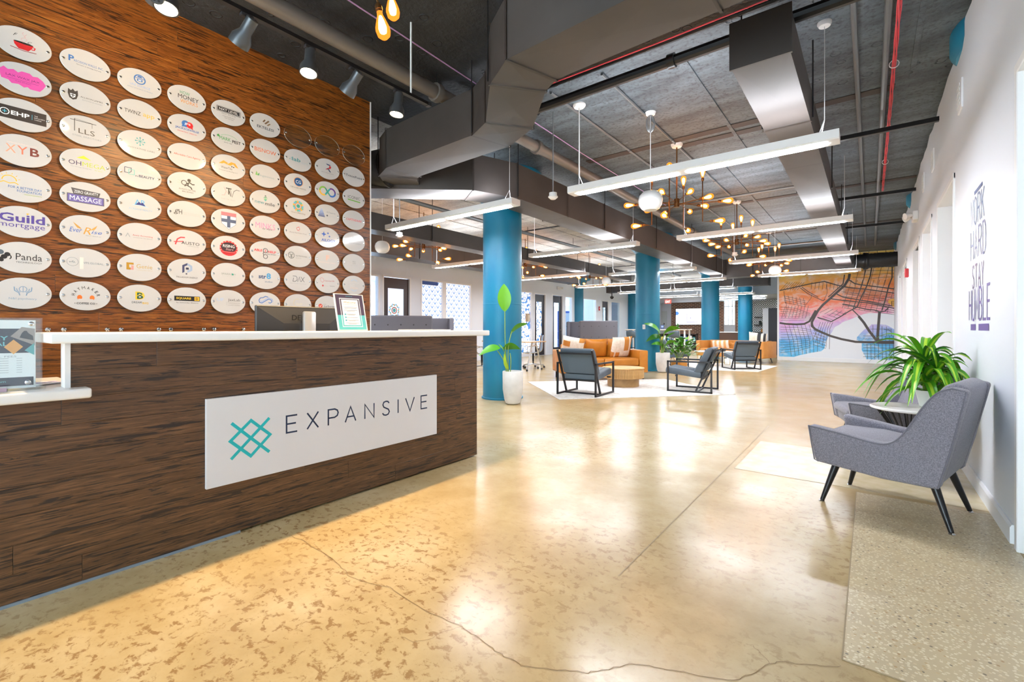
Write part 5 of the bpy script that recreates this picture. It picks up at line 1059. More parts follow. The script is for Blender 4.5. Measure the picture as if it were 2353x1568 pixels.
(7, 7): ('angular dark line lettering', [Li('#55585e', .45, (-5.2, 4), (-2, 4), (-1, 2.6), (-1, .4), (-3, -1), (-5, -1), (-4.4, 2.4)), Li('#55585e', .45, (-.6, -1.2), (1.2, 3.6), (2.2, -1)), Li('#55585e', .45, (2.6, 3.8), (6, -1)), Li('#55585e', .45, (6, 3.8), (2.8, -1)), Tx('HEALTHCARE SOLUTIONS', 0, -2.8, 15.6, '#a6a7aa', .8)]),
(7, 8): ('faint gold crescent and pale script', [Li('#d9c48a', .3, *arc(-.6, 1.6, 3.8, 70, 250)), Tx('Gold', 1, .8, 6, '#d9cfb6', 2, shear=.4)]),
(8, 2): ('red and navy ribbon initial', [Po('#33436a', (-1.6, 5.2), (3.4, 4.6), (2, 3.6), (-.6, 4)), Po('#c22c38', (2, 4.4), (4, 2.8), (3, .6), (-.4, .6), (-2.4, -1), (.8, -.2), (1.6, 1.6)), Po('#33436a', (1.4, .4), (3.8, -2.6), (2.2, -2.6), (.2, 0)), Tx('REALTY PRODUCTIONS', 0, -4, 13, '#6b686c', .7)]),
(8, 3): ('rainbow infinity loop', [Li('#8cc152', 1.6, *arc(-4.4, 0, 3.8, 60, 180)), Li('#f0b93a', 1.6, *arc(-4.4, 0, 3.8, 180, 300)), Li('#38b0ac', 1.6, (-2.5, -3.3), (0, 0), (2.5, 3.3)), Li('#7a4fa0', 1.6, *arc(4.4, 0, 3.8, 120, 0)), Li('#3f6fc0', 1.6, *arc(4.4, 0, 3.8, 0, -120)), Li('#4fa88a', 1.5, (2.5, -3.3), (0, 0), (-2.5, 3.3))]),
(8, 4): ('stacked blue pyramid of slabs beside tiny lettering', [Re(-6.4, 4.2, 1.8, .9, '#9fb6e0'), Re(-6.4, 2.8, 3, .9, '#86a2d6'), Re(-6.4, 1.4, 4.2, .9, '#6c8bca'), Re(-6.4, 0, 5.2, .9, '#5273b6'), Re(-6.4, -1.4, 6.2, .9, '#3d5a98'), Re(-6.4, -2.6, 7, .8, '#2d4474'), Tx('I/O Teams Inc', 3.8, 2.4, 9.4, '#6a7684', 1.4), Di(-.4, -1, .8, '#4a4c50'), Tx('MAINSTREAM', 4.6, -1.2, 8, '#b5b9be', .9)]),
(8, 5): ('blue four-point stars over blue pixel capitals', [Po('#3a62c0', (-4, 5.6), (-3.3, 3.6), (-1.2, 2.8), (-3.3, 2), (-4, 0), (-4.7, 2), (-6.8, 2.8), (-4.7, 3.6)), Po('#3a62c0', (.4, 5.6), (.8, 4.6), (1.8, 4.2), (.8, 3.8), (.4, 2.8), (0, 3.8), (-1, 4.2), (0, 4.6)), Po('#3a62c0', (2, 2.6), (2.4, 1.6), (3.4, 1.2), (2.4, .8), (2, -.2), (1.6, .8), (.6, 1.2), (1.6, 1.6)), Tx('AILOGY', 1, -3, 15, '#3a62c0', 2.8, bold=.03)]),
(8, 6): ('single peach letter over faint spaced capitals', [Tx('F', .2, 2.4, 3.6, '#eab9a6', 5, bold=.05), Tx('FINGERPRINT CHECK', 0, -2.4, 17.4, '#e6cbbf', 1.1, sp=1.1)]),
(8, 7): ('thin red heart outline with small red lettering', [Li('#d8797c', .3, (-6.4, 5), (-8, 3.6), (-7, 1.6), (-5.2, .2), (-4, 2), (-4.4, 4), (-6.4, 5)), Tx('CitywideCPR', 2, 2, 11, '#b0494e', 1.8), Di(-5, -2.8, .9, '#d2363c'), Tx('Heart Association', -1.4, -2.8, 5, '#b5a5a6', .7), Tx('TRAINING', 5, -2.8, 5.4, '#6a6466', .9)]),
(8, 8): ('red check disc and grey lettering, half behind the poster holder', [Di(-7.4, -.2, 2.1, '#d8503c'), Li(WH, .45, (-8.4, -.2), (-7.6, -1), (-6.4, .8)), Tx('intuit', -3, 1.6, 3, '#7b7476', .8), Tx('turbotax', 2.4, -.4, 13, '#565254', 2, bold=.02)]),
(9, 2): ('plain dark mixed-case lettering under the last clear plate', [Tx('TritonPoint', 0, 0, 19.4, '#3b4450', 2.2, bold=.02), Tx('ADVISORS', 4.6, -2, 7, '#c0c4c8', .6)]),
(9, 3): ('thin dark capitals above a lime bar', [Tx('ICONIC', 0, .8, 14.4, '#565a58', 3), Po('#6fb33c', (-7.4, -1.6), (7.4, -2.4), (7.4, -3.4), (-7.4, -2.6))]),
(9, 4): ('slanted red capitals near the wall edge', [Tx('CAPTIVEAIRE', 0, 0, 18.6, '#e0525a', 2.2, shear=.3, bold=.02)]),
(9, 5): ('small grey laurel wreath', [Li('#8b8d8c', .5, *arc(0, 3.4, 2, 110, 250)), Li('#8b8d8c', .5, *arc(0, 3.4, 2, 70, -70)), Tx('WORKED BY ARMINUS', 0, -1.6, 17, '#8f9090', 1)]),
(9, 6): ('tiny stacked grey letters', [Tx('MO', 0, 2, 3.6, '#8f9294', 1.5), Tx('LDA', 0, .2, 3.6, '#8f9294', 1.5), Tx('REAL ESTATE', 0, -2, 7.6, '#a5a8aa', .6)]),
(9, 7): ('pale blue arcs around faint peach text', [Li('#a9c3e2', .5, *arc(0, 2.4, 4, 30, 150, 12, 3.4)), Li('#a9c3e2', .5, *arc(0, -3, 3.6, 210, 330, 12, 3)), Tx('JACKSONVILLE', 0, 2.6, 11, '#d9d3d0', 1), Tx('SOCIAL', -1.8, .8, 6, '#d9d3d0', 1), Tx('MEDIA', -2, -1, 5.6, '#d9d3d0', 1), Tx('MARKETING', 0, -2.8, 9, '#ecc9b8', 1)]),
(9, 8): ('plain face, mostly hidden by the poster holder', []),
}
CAP = {1: 'first', 2: 'second', 3: 'third', 4: 'fourth', 5: 'fifth', 6: 'sixth', 7: 'seventh', 8: 'eighth', 9: 'last'}
for c in range(1, 10):
    for r in range(1, 9):
        y, z = .432+(c-1)*.2995, 2.935-(r-1)*.2273
        clear = (c, r) in ((7, 1), (8, 1), (9, 1))
        if clear: l = 'empty clear acrylic oval plate, %s of three beside the wood wall corner' % ('first', 'middle', 'last')[c-7]
        else: l = 'white oval plaque with '+PL[(c, r)][0]
        t = thing('oval_plaque', l, 'plaque', group='oval plaques on the wood wall', mx=on(MX_E, WX, y, z))
        p = bpy.data.objects.new('plate', oval([M['acrylic'], M['plate_edge']] if clear else [M['plate'], M['plate_edge']], .018, .0245, clear)); C.objects.link(p); p.parent = t
        for s_ in (-1, 1):
            q = bpy.data.objects.new('standoff', SO); C.objects.link(q); q.parent = t; q.location = (s_*.113, 0, .0235)
        if clear: continue
        em, le, ce, cl = Bd(), Bd(), [], []; zz = .0248
        def slot(lst, h):
            if h not in lst: lst.append(h)
            return lst.index(h)
        for k, it in enumerate(PL[(c, r)][1]):
            z_ = zz+.00006*k; s = .01
            if it[0] == 't':
                le.m = slot(cl, it[5]); kw = dict(it[7]); text(le, it[1], it[2]*s, it[3]*s, it[4]*s, it[6]*s if it[6] else None, z=z_, **kw)
            else:
                em.m = slot(ce, it[-1] if it[0] in 'plr' else it[4])
                if it[0] == 'd': em.poly([(it[1]*s+it[3]*s*math.cos(2*PI*i/20), it[2]*s+it[5]*s*math.sin(2*PI*i/20), z_) for i in range(20)])
                elif it[0] == 'r': em.stroke([(it[1]*s+it[3]*s*math.cos(2*PI*i/24), it[2]*s+it[3]*s*math.sin(2*PI*i/24)) for i in range(24)], it[4]*s, z_, True)
                elif it[0] == 'p': em.poly([(x*s, y_*s, z_) for x, y_ in it[1]])
                elif it[0] == 'l': em.stroke([(x*s, y_*s) for x, y_ in it[1]], it[2]*s, z_)
        if len(em.bm.faces): em.out('emblem', [ink(h) for h in ce], t, smooth=False)
        if len(le.bm.faces): le.out('lettering', [ink(h) for h in cl], t, smooth=False)
# ---------------------------------------------------------------- grey tweed armchairs by the white wall
def soft(o, w=.012, seg=2):
    m = o.modifiers.new('soft', 'BEVEL'); m.width = w; m.segments = seg; m.limit_method = 'ANGLE'; m.angle_limit = .6; return o
def bez(pts, n=6):
    """smooth open curve through points (Catmull-Rom)"""
    P = [Vector(p) for p in pts]; out = []
    for i in range(len(P)-1):
        p0, p1, p2, p3 = P[max(i-1, 0)], P[i], P[i+1], P[min(i+2, len(P)-1)]
        for k in range(n):
            t = k/n; out.append(.5*((2*p1)+(p2-p0)*t+(2*p0-5*p1+4*p2-p3)*t*t+(3*p1-p0-3*p2+p3)*t**3))
    return out+[P[-1]]
def armchair_proto():
    t = thing('armchair', 'x', 'armchair')
    arc_ = bez([(.385, .525), (.2, .505), (.0, .478), (-.09, .49), (-.16, .56), (-.25, .72), (-.32, .815), (-.39, .85)], 5)
    prof = [(p.x, p.y) for p in arc_]+[(-.465, .835), (-.44, .72), (-.385, .48), (-.33, .262), (-.05, .258), (.32, .285), (.345, .3)]
    for s_ in (-1, 1):
        b = Bd(); b.prism(prof, 'x', s_*.255, s_*.345, bev=.02, seg=3); b.out('side_panel', M['tweed'], t, ang=50)
        b = Bd(); b.tube([(s_*.34, p.x, p.y-.006) for p in arc_]+[(s_*.34, -.452, .83), (s_*.34, -.38, .48), (s_*.34, -.326, .27)], .005, 6)
        b.tube([(s_*.34, .384, .52), (s_*.34, .345, .3), (s_*.335, .32, .29)], .005, 6)
        b.out('piping', M['tweed_d'], t)
    b = Bd(); b.prism([(-.3, .27), (.33, .29), (.345, .37), (-.3, .37)], 'x', -.256, .256, bev=.012); b.out('seat_base', M['tweed'], t)
    b = Bd(); b.prism([(-.2, .36), (.36, .375), (.385, .41), (.365, .455), (.1, .462), (-.2, .43)], 'x', -.252, .252, bev=.022, seg=3); b.out('seat_cushion', M['tweed'], t, ang=50)
    b = Bd(); b.prism([(-.15, .42), (-.21, .56), (-.27, .72), (-.33, .845), (-.39, .872), (-.46, .84), (-.44, .72), (-.385, .48), (-.33, .27), (-.24, .27)], 'x', -.27, .27, bev=.03, seg=3); b.out('backrest', M['tweed'], t, ang=50)
    for s_ in (-1, 1):
        for y, yf in ((.25, .33), (-.27, -.37)):
            b = Bd(); b.cyl((s_*.2, y, .285), (s_*.25, yf, .012), .026, .014, 14); l = b.out('leg', M['pipe_black'], t)
            b = Bd(); b.lathe([(0, 0), (.017, 0), (.018, .005), (.011, .013), (0, .014)], 14, (s_*.252, yf+.003*(1 if yf > 0 else -1), 0)); b.out('glide', M['chrome'], l)
    b = Bd(); b.tube([(.16*math.cos(a*PI/10), -.02+.16*math.sin(a*PI/10), .255) for a in range(20)], .006, 5, True); b.out('swivel_ring', M['pipe_black'], t)
    return t
ac = armchair_proto(); ac['label'] = 'grey tweed armchair with black peg legs, nearer the entrance, marble table behind it'; ac['group'] = 'grey tweed armchairs'
ac.scale = (1, .88, .95); ac.location = (.1, 3.775, 0); ac.rotation_euler = (0, 0, face(-.965, .262))
dup(ac, 'grey tweed armchair half hidden behind the marble side table and its plant', (.105, 5.2, 0), face(-.97, -.24), 'grey tweed armchairs')
# marble table with black wire base
t = thing('side_table', 'round white marble side table with black wire cone base between armchairs', 'table', (.235, 4.60, 0))
b = Bd(); b.lathe([(0, .505), (.225, .505), (.24, .512), (.24, .522), (.232, .528), (0, .528)], 40); b.out('tabletop', M['marble'], t)
for k in range(26):
    a = 2*PI*k/26; b = Bd(); b.tube([(.2*math.cos(a), .2*math.sin(a), .505), (.07*math.cos(a), .07*math.sin(a), .3), (.09*math.cos(a), .09*math.sin(a), .15), (.17*math.cos(a), .17*math.sin(a), .008)], .0045, 5); b.out('wire', M['pipe_black'], t)
b = Bd(); b.tube([(.172*math.cos(a*PI/16), .172*math.sin(a*PI/16), .006) for a in range(32)], .006, 6, True); b.out('base_ring', M['pipe_black'], t)
# dracaena
def strap(p, az, L, rise, droop, w, seed):
    """one arching strap leaf as a small mesh, rooted at p: dark margins, pale central stripe"""
    rg = random.Random(seed); d = Vector((math.cos(az), math.sin(az), 0)); side = Vector((-d.y, d.x, 0)); n = 9; b = Bd(); R_ = []
    for i in range(n+1):
        s_ = i/n; q = Vector(p)+d*(L*(s_*math.cos(rise*.6)+.12*s_*s_))+Vector((0, 0, L*(math.sin(rise)*s_*1.25-droop*s_*s_*s_*.95-droop*.25*s_*s_)))
        ww = w*(.45+.55*min(1, s_*3.2))*(1 if s_ < .55 else max(.03, 1-((s_-.55)/.45)**1.6)); tw = side+Vector((0, 0, .25*math.sin(seed)))
        R_.append([b.bm.verts.new(q+tw*(ww*k)+Vector((0, 0, .22*ww*abs(k)*2))) for k in (-.5, -.16, .16, .5)])
    for a, c in zip(R_, R_[1:]):
        for k in range(3):
            f = b.bm.faces.new((a[k], a[k+1], c[k+1], c[k])); f.material_index = 1 if k == 1 else 0
    return b
PX, PY = .365, 4.70
t = thing('potted_dracaena', 'lush striped dracaena in a white tapered pot on the marble table', 'plant', (PX, PY, .528))
b = Bd(); b.lathe([(0, 0), (.062, 0), (.07, .004), (.095, .125), (.088, .125), (.07, .1), (0, .1)], 28); b.out('pot', M['white'], t)
b = Bd(); b.lathe([(0, .105), (.085, .105)], 16); b.out('soil', M['soil'], t)
rg = random.Random(21)
for hx, hy, hz, n in ((-.04, .0, .34, 24), (.03, -.03, .27, 20), (-.05, -.04, .19, 18), (.0, -.04, .12, 14)):
    b = Bd(); b.tube([(hx*.4, hy*.4, .1), (hx*.8, hy*.8, hz*.6), (hx, hy, hz+.02)], [.012, .011, .008], 6); b.out('cane', M['stem'], t)
    for i in range(n):
        az = i*2.399+rg.uniform(-.3, .3); hi = i/n
        L = rg.uniform(.3, .42)*(1.05 if hz < .25 else 1)*(1-.15*hi); rise = .32+.8*hi+rg.uniform(-.1, .1); droop = rg.uniform(.85, 1.25)-.45*hi
        if math.cos(az) > .15: L = min(L, .17/max(.5, math.cos(az)))
        strap((hx, hy, hz-.04+.07*hi), az, L, rise, droop, rg.uniform(.046, .062), i+hz*100).out('leaf', [M['leaf'] if i % 3 else M['leaf_d'], M['leaf_y'] if i % 4 else M['leaf_b']], t)

# ---------------------------------------------------------------- lounge chairs with square black frames
def lounge_proto():
    t = thing('lounge_chair', 'x', 'chair'); W2, h = .35, .545
    sq = lambda b, p, q, w=.028: b.add((lambda b2: b2)(bar(p, q, w)))
    def bar(p, q, w):
        p, q = Vector(p), Vector(q); b2 = bmesh.new(); d = q-p; bmesh.ops.create_cube(b2, size=1, matrix=Matrix.Diagonal((w, w, d.length+w*.0, 1)))
        x = Vector((1, 0, 0)) if abs(d.x) < .5*d.length else Vector((0, 1, 0)); z = d.normalized(); y = z.cross(x).normalized(); x = y.cross(z)
        b2.transform(Matrix.Translation((p+q)/2) @ Matrix(((x.x, y.x, z.x, 0), (x.y, y.y, z.y, 0), (x.z, y.z, z.z, 0), (0, 0, 0, 1)))); return b2
    for s_ in (-1, 1):
        b = Bd(); x = s_*W2
        for p, q in (((x, .36, 0), (x, .36, h)), ((x, -.36, 0), (x, -.36, h)), ((x, .374, .014), (x, -.374, .014)), ((x, .374, h-.014), (x, -.374, h-.014))): sq(b, p, q)
        b.out('side_frame', M['black'], t, smooth=False)
        b = Bd(); sq(b, (s_*.315, -.1, .014), (s_*.315, -.43, .76)); b.out('back_post', M['black'], t, smooth=False)
        b = Bd(); b.box(min(s_*.3, s_*.37), max(s_*.3, s_*.37), .2, .23, .27, .295); b.out('seat_bracket', M['black'], t, smooth=False)
    b = Bd(); sq(b, (-W2, -.12, .014), (W2, -.12, .014)); b.out('floor_rail', M['black'], t, smooth=False)
    b = Bd(); sq(b, (-.315, -.405, .7), (.315, -.405, .7)); sq(b, (-.315, -.2, .24), (.315, -.2, .24)); b.out('back_rail', M['black'], t, smooth=False)
    b = Bd(); b.prism([(-.19, .245), (.4, .315), (.42, .345), (.405, .42), (.36, .43), (-.19, .345)], 'x', -.3, .3, bev=.022, seg=3); s2 = b.out('seat', M['grey_leather'], t, ang=50)
    b = Bd()
    for x in (-.2, -.1, 0, .1, .2): b.tube([(x, -.12, .363), (x, .1, .392), (x, .36, .432)], .003, 4)
    b.out('seat_seam', M['grey_canvas'], s2)
    b = Bd(); b.prism([(-.14, .33), (-.055, .35), (-.25, .735), (-.3, .78), (-.36, .785), (-.385, .76), (-.37, .73), (-.205, .355)], 'x', -.298, .298, bev=.022, seg=3); b.out('back_cushion', M['grey_leather'], t, ang=50)
    b = Bd(); b.poly([(-.3, -.225, .36), (.3, -.225, .36), (.3, -.392, .72), (-.3, -.392, .72)]); b.poly([(-.3, -.215, .34), (.3, -.215, .34), (.3, -.2, .26), (-.3, -.2, .26)]); b.out('rear_canvas', M['grey_canvas'], t, smooth=False)
    return t
lc = lounge_proto(); lc['label'] = 'grey lounge chair with black frame seen from behind, in front of tan sofa'; lc['group'] = 'grey lounge chairs'
lc.location = (-3.87, 7.08, 0.006); lc.rotation_euler = (0, 0, face(-.05, 1))
dup(lc, 'grey lounge chair in side view at the pale rug edge, facing the drum table', (-2.53, 8.62, .006), face(-.995, -.1), 'grey lounge chairs')
dup(lc, 'grey lounge chair with its back turned, facing the tufted tan sofa', (-2.83, 14.02, .006), face(-.62, .78), 'grey lounge chairs')
dup(lc, 'grey lounge chair mostly hidden behind the bushy green plant', (-4.55, 13.75, .006), face(.95, .3), 'grey lounge chairs')

# ---------------------------------------------------------------- sofas, rugs, tables
def rug(pts, l):
    b = Bd(); c = sum((Vector(p) for p in pts), Vector((0, 0)))/len(pts); b.prism([(p[0]-c.x, p[1]-c.y) for p in pts], 'z', 0, .006); o = tag(b.out('rug', M['rug'], smooth=False), l, 'rug'); o.location = (c.x, c.y, 0)
rug([(-5.67, 7.87), (-3.87, 6.22), (-1.8, 8.5), (-3.6, 10.15)], 'large pale woven rug laid diagonally under the drum table')
rug([(-5.35, 12.6), (-2.28, 13.3), (-2.17, 15.7), (-5.2, 15.9)], 'pale rug under the white coffee table before the tufted sofa')
def cushion(w, h, d, n=9, puff=1.0):
    """pillow shape in the local xz plane, centred"""
    b = Bd(); V = {}
    for s_ in (0, 1):
        for i in range(n):
            for j in range(n):
                u, v = 2*i/(n-1)-1, 2*j/(n-1)-1; e = ((1-abs(u)**2.6)*(1-abs(v)**2.6))**.5; pin = 1-.07*(1-max(abs(u), abs(v))**0)*0-.05*(abs(u*v)**0*(1-abs(u)*1)*(abs(v) > .99))-.05*((1-abs(v))*(abs(u) > .99))
                edge = i in (0, n-1) or j in (0, n-1); k = (0 if edge else s_, i, j)
                if k not in V: V[k] = b.bm.verts.new((u*w/2*(1-.05*(1-v*v) if edge and abs(u) > .99 else 1), (d/2*e*puff if s_ else -d/2*e*puff) if not edge else 0, v*h/2*(1-.05*(1-u*u) if edge and abs(v) > .99 else 1)))
    g = lambda s_, i, j: V[(0 if i in (0, n-1) or j in (0, n-1) else s_, i, j)]
    for s_ in (0, 1):
        for i in range(n-1):
            for j in range(n-1):
                q = [g(s_, i, j), g(s_, i+1, j), g(s_, i+1, j+1), g(s_, i, j+1)]
                f = b.bm.faces.new(q if not s_ else q[::-1])
    return b
def patched(b, cells, n=9):
    """give the patchwork cells (u0, u1, v0, v1, slot) of a cushion their own cloth"""
    xs = [v.co.x for v in b.bm.verts]; zs = [v.co.z for v in b.bm.verts]; X0, X1, Z0, Z1 = min(xs), max(xs), min(zs), max(zs)
    for f in b.bm.faces:
        c = f.calc_center_median(); u, v = (c.x-X0)/(X1-X0), (c.z-Z0)/(Z1-Z0)
        for a, e, p, q, m in cells:
            if a <= u <= e and p <= v <= q: f.material_index = m
    return b
S1 = thing('sofa', 'tan leather two-seat sofa with boxy arms and patchwork cushions', 'sofa', (-4.80, 9.39, 0), face(.707, -.707))
b = Bd(); b.box(-.78, .78, -.32, .4, .17, .31, bev=.015, seg=2); b.out('base', M['tan'], S1)
for s_ in (-1, 1):
    b = Bd(); b.box(min(s_*.78, s_*.97), max(s_*.78, s_*.97), -.42, .42, .16, .64, bev=.022, seg=3); b.out('arm', M['tan'], S1)
    b = Bd(); b.box(min(s_*.004, s_*.775), max(s_*.004, s_*.775), -.22, .415, .31, .47, bev=.04, seg=4); b.out('seat_cushion', M['tan'], S1, ang=60)
    for y in (.33, -.36): b = Bd(); b.cyl((s_*.88, y, .165), (s_*.89, y, .0065 if y > 0 else 0), .03, .02, 10); b.out('leg', M['darkwood'], S1)
b = Bd(); b.box(-.78, .78, -.44, -.3, .17, .76, bev=.03, seg=3); b.out('back_frame', M['tan'], S1)
for i, x in enumerate((-.52, 0, .52)):
    b = cushion(.53, .44, .2, 11); mx = Matrix.Translation((x, -.21, .67)) @ Matrix.Rotation(-.2, 4, 'X'); o = b.out('back_cushion', M['tan'], S1, ang=60); o.matrix_basis = mx
PM = [M['cream'], M['ochre'], M['charcoal']]
def pillow(sofa, l, x, y, z, w, h, d, cells, tilt=-.3, yaw=0, roll=0, mats=None):
    o = patched(cushion(w, h, d, 17), cells).out('throw_pillow', mats or PM, smooth=True, ang=60)
    M0 = Matrix.Translation(sofa.location) @ Matrix.Rotation(sofa.rotation_euler.z, 4, 'Z')
    o.matrix_world = M0 @ Matrix.Translation((x, y, z)) @ Matrix.Rotation(yaw, 4, 'Z') @ Matrix.Rotation(tilt, 4, 'X') @ Matrix.Rotation(roll, 4, 'Y')
    tag(o, l, 'pillow', 'sofa throw pillows')
pillow(S1, 'cream patchwork pillow with ochre blocks tipped against the sofa arm behind the chair', .6, -.02, .70, .5, .5, .16, [(0, .25, .8, 1, 1), (.0, .3, 0, .17, 1), (.62, .93, .55, .8, 1)], -.35, -.35, -.18)
pillow(S1, 'cream patchwork pillow with a wide ochre stripe on the sofa end by the column', -.52, -.02, .70, .5, .5, .16, [(.0, .12, 0, 1, 1), (.2, .42, .35, 1, 1), (.62, .82, 0, .3, 1), (.9, 1, 0, .3, 1)], -.35, .2, .05)
# drum table
t = thing('drum_table', 'round light oak drum coffee table with slatted rim on pedestal', 'table', (-3.80, 8.45, .006))
b = Bd(); b.lathe([(0, .335), (.385, .335), (.4, .341), (.4, .353), (.393, .36), (0, .36)], 48); b.out('tabletop', M['oak'], t)
b = Bd(); b.lathe([(0, .16), (.375, .16), (.375, .335), (0, .335)], 48); b.out('drum', M['oak_dark'], t)
b = Bd(); b.lathe([(0, 0), (.3, 0), (.3, .16), (0, .16)], 48); b.out('pedestal', M['oak_dark'], t)
b = Bd(); b.box(-.011, .011, -.008, .008, .162, .334, bev=.003); sl = b.out('slat', M['oak'], t, smooth=False)
for k in range(84):
    a = 2*PI*k/84; o = sl if k == 0 else inst(sl, t); o.matrix_basis = Matrix.Rotation(a, 4, 'Z') @ Matrix.Translation((0, .383, 0))
# tufted sofa
S2 = thing('sofa', 'long tufted tan leather sofa on thin black legs', 'sofa', (-3.62, 16.95, 0), face(-.3, -.954))
b = Bd(); b.box(-1.04, 1.04, -.3, .4, .17, .3, bev=.01); b.box(-1.02, 1.02, .395, .405, .3, .305); b.out('base', M['tan2'], S2)
for s_ in (-1, 1):
    b = Bd(); b.box(min(s_*1.03, s_*1.17), max(s_*1.03, s_*1.17), -.42, .42, .17, .70, bev=.02, seg=3); b.out('arm', M['tan2'], S2)
    b = Bd(); b.box(min(s_*.004, s_*1.025), max(s_*.004, s_*1.025), -.24, .41, .3, .44, bev=.03, seg=3); b.out('seat_cushion', M['tan2'], S2, ang=60)
    for y in (.36, -.36): b = Bd(); b.cyl((s_*1.0, y, .17), (s_*1.06, y, .0065 if y > 0 else 0), .02, .011, 8); b.out('leg', M['pipe_black'], S2)
b = Bd(); nx, nz = 53, 13; V = []
for j in range(nz):
    for i in range(nx):
        x = -1.03+2.06*i/(nx-1); z = .42+.29*j/(nz-1); dd = 9
        for r_ in range(2):
            for q in range(11):
                bx, bz = -1.0+.2*q+(.1 if r_ else 0), .64-.11*r_; dd = min(dd, math.hypot(x-bx, (z-bz)*1.3))
        V.append(b.bm.verts.new((x, -.235-.03*math.exp(-(dd/.045)**2)+.0*z, z)))
for j in range(nz-1):
    for i in range(nx-1): b.bm.faces.new((V[j*nx+i], V[j*nx+i+1], V[(j+1)*nx+i+1], V[(j+1)*nx+i]))
b.box(-1.03, 1.03, -.42, -.27, .17, .71, bev=.015); b.box(-1.03, 1.03, -.3, -.232, .70, .715); b.out('tufted_back', M['tan2'], S2, ang=60)
bt = None
for r_ in range(2):
    for q in range(11 if not r_ else 10):
        if bt is None: b = Bd(); b.ball((0, 0, 0), .013, 1, .5, 1, 8, 6); bt = b.out('button', M['tan_dark'], S2); o = bt
        else: o = inst(bt, S2)
        o.location = (-1.0+.2*q+(.1 if r_ else 0), -.255, .64-.11*r_)
pillow(S2, 'lumbar pillow with soft tan and cream stripes on the tufted sofa', .58, -.1, .56, .66, .3, .14, [(k/8, (k+1)/8, 0, 1, 1) for k in (1, 3, 5, 7)], -.2, 0, .03, [M['cream'], mat('pale_tan_cloth', '#dca769', .85), M['charcoal']])
pillow(S2, 'cream pillow with charcoal blocks leaning on the tufted sofa back', -.72, -.12, .74, .56, .5, .17, [(.05, .18, 0, 1, 2), (.3, .5, .45, 1, 2), (.68, .9, .05, .3, 2)], -.25, .15, -.12)
t = thing('coffee_table', 'round white coffee table on slim gold wire legs', 'table', (-3.78, 14.95, .006))
b = Bd(); b.lathe([(0, .4), (.54, .4), (.55, .406), (.55, .418), (.545, .424), (0, .424)], 48); b.out('tabletop', M['marble'], t)
for a in (.4, .4+2*PI/3, .4+4*PI/3):
    b = Bd(); e = Vector((math.cos(a), math.sin(a), 0)); f = Vector((math.cos(a+.7), math.sin(a+.7), 0)); b.tube([e*.46+Vector((0, 0, .4)), e*.46+Vector((0, 0, .008)), f*.46+Vector((0, 0, .008)), f*.46+Vector((0, 0, .4))], .009, 6); b.out('leg_loop', M['gold'], t)
t = thing('serving_tray', 'black tray with a small glass on the white coffee table', 'tray', (-3.72, 14.9, .43))
b = Bd(); b.box(-.26, .26, -.16, .16, 0, .012); [b.box(*q) for q in ((-.26, .26, -.16, -.145, .012, .05), (-.26, .26, .145, .16, .012, .05), (-.26, -.245, -.145, .145, .012, .05), (.245, .26, -.145, .145, .012, .05))]; b.out('body', M['duct_black'], t, smooth=False)
t = thing('tumbler', 'small glass standing on the black tray', 'glass', (-3.9, 14.83, .443)); b = Bd(); b.lathe([(0, 0), (.03, 0), (.035, .08), (.032, .08), (.027, .006), (0, .006)], 14); b.out('vessel', M['acrylic'], t)

# ---------------------------------------------------------------- floor plants
def blade(b, base, tip, w, sag=.12, up=(0, 0, 1), fold=.25, n=10, side=None, tilt=0):
    """broad leaf from base to tip with a folded midrib"""
    base, tip = Vector(base), Vector(tip); d = tip-base; L = d.length; dn = d.normalized()
    sd = Vector(side).normalized() if side is not None else (dn.cross(Vector(up)).normalized() if abs(dn.z) < .95 else Vector((1, 0, 0)))
    if tilt: sd = (sd+Vector((0, 0, tilt))).normalized()
    nm = sd.cross(dn).normalized(); R_ = []
    for i in range(n+1):
        s_ = i/n; c = base+d*s_+nm*(sag*L*math.sin(PI*s_)); ww = w*(math.sin(PI*min(1, s_**(.75 if side is None else .92)*.98+.02)))**.8
        R_.append((b.bm.verts.new(c-sd*ww/2+nm*fold*ww*.35), b.bm.verts.new(c), b.bm.verts.new(c+sd*ww/2+nm*fold*ww*.35)))
    for p, q in zip(R_, R_[1:]):
        b.bm.faces.new((p[0], p[1], q[1], q[0])); b.bm.faces.new((p[1], p[2], q[2], q[1]))
    return b
def planter(t, r0, r1, h):
    b = Bd(); b.lathe([(0, 0), (r0*.6, 0), (r0*.86, .02), (r0, .07), (r1*.98, h*.45), (r1, h-.01), (r1-.006, h), (r1-.02, h), (r1-.03, h-.04), (0, h-.04)], 36); b.out('planter', M['planter'], t)
    b = Bd(); b.lathe([(0, h-.035), (r1-.03, h-.035)], 20); b.out('soil', M['soil'], t)
P1 = Vector((-4.19, 5.44, 0)); VR = Vector((.7912, .6115, 0))     # VR: a level direction across the view
t = thing('potted_bird_of_paradise', 'tall sparse plant with one upright leaf in a white planter by the desk', 'plant', P1)
planter(t, .125, .152, .49)
def at1(u, v): return att(u, v, 6.83)-P1
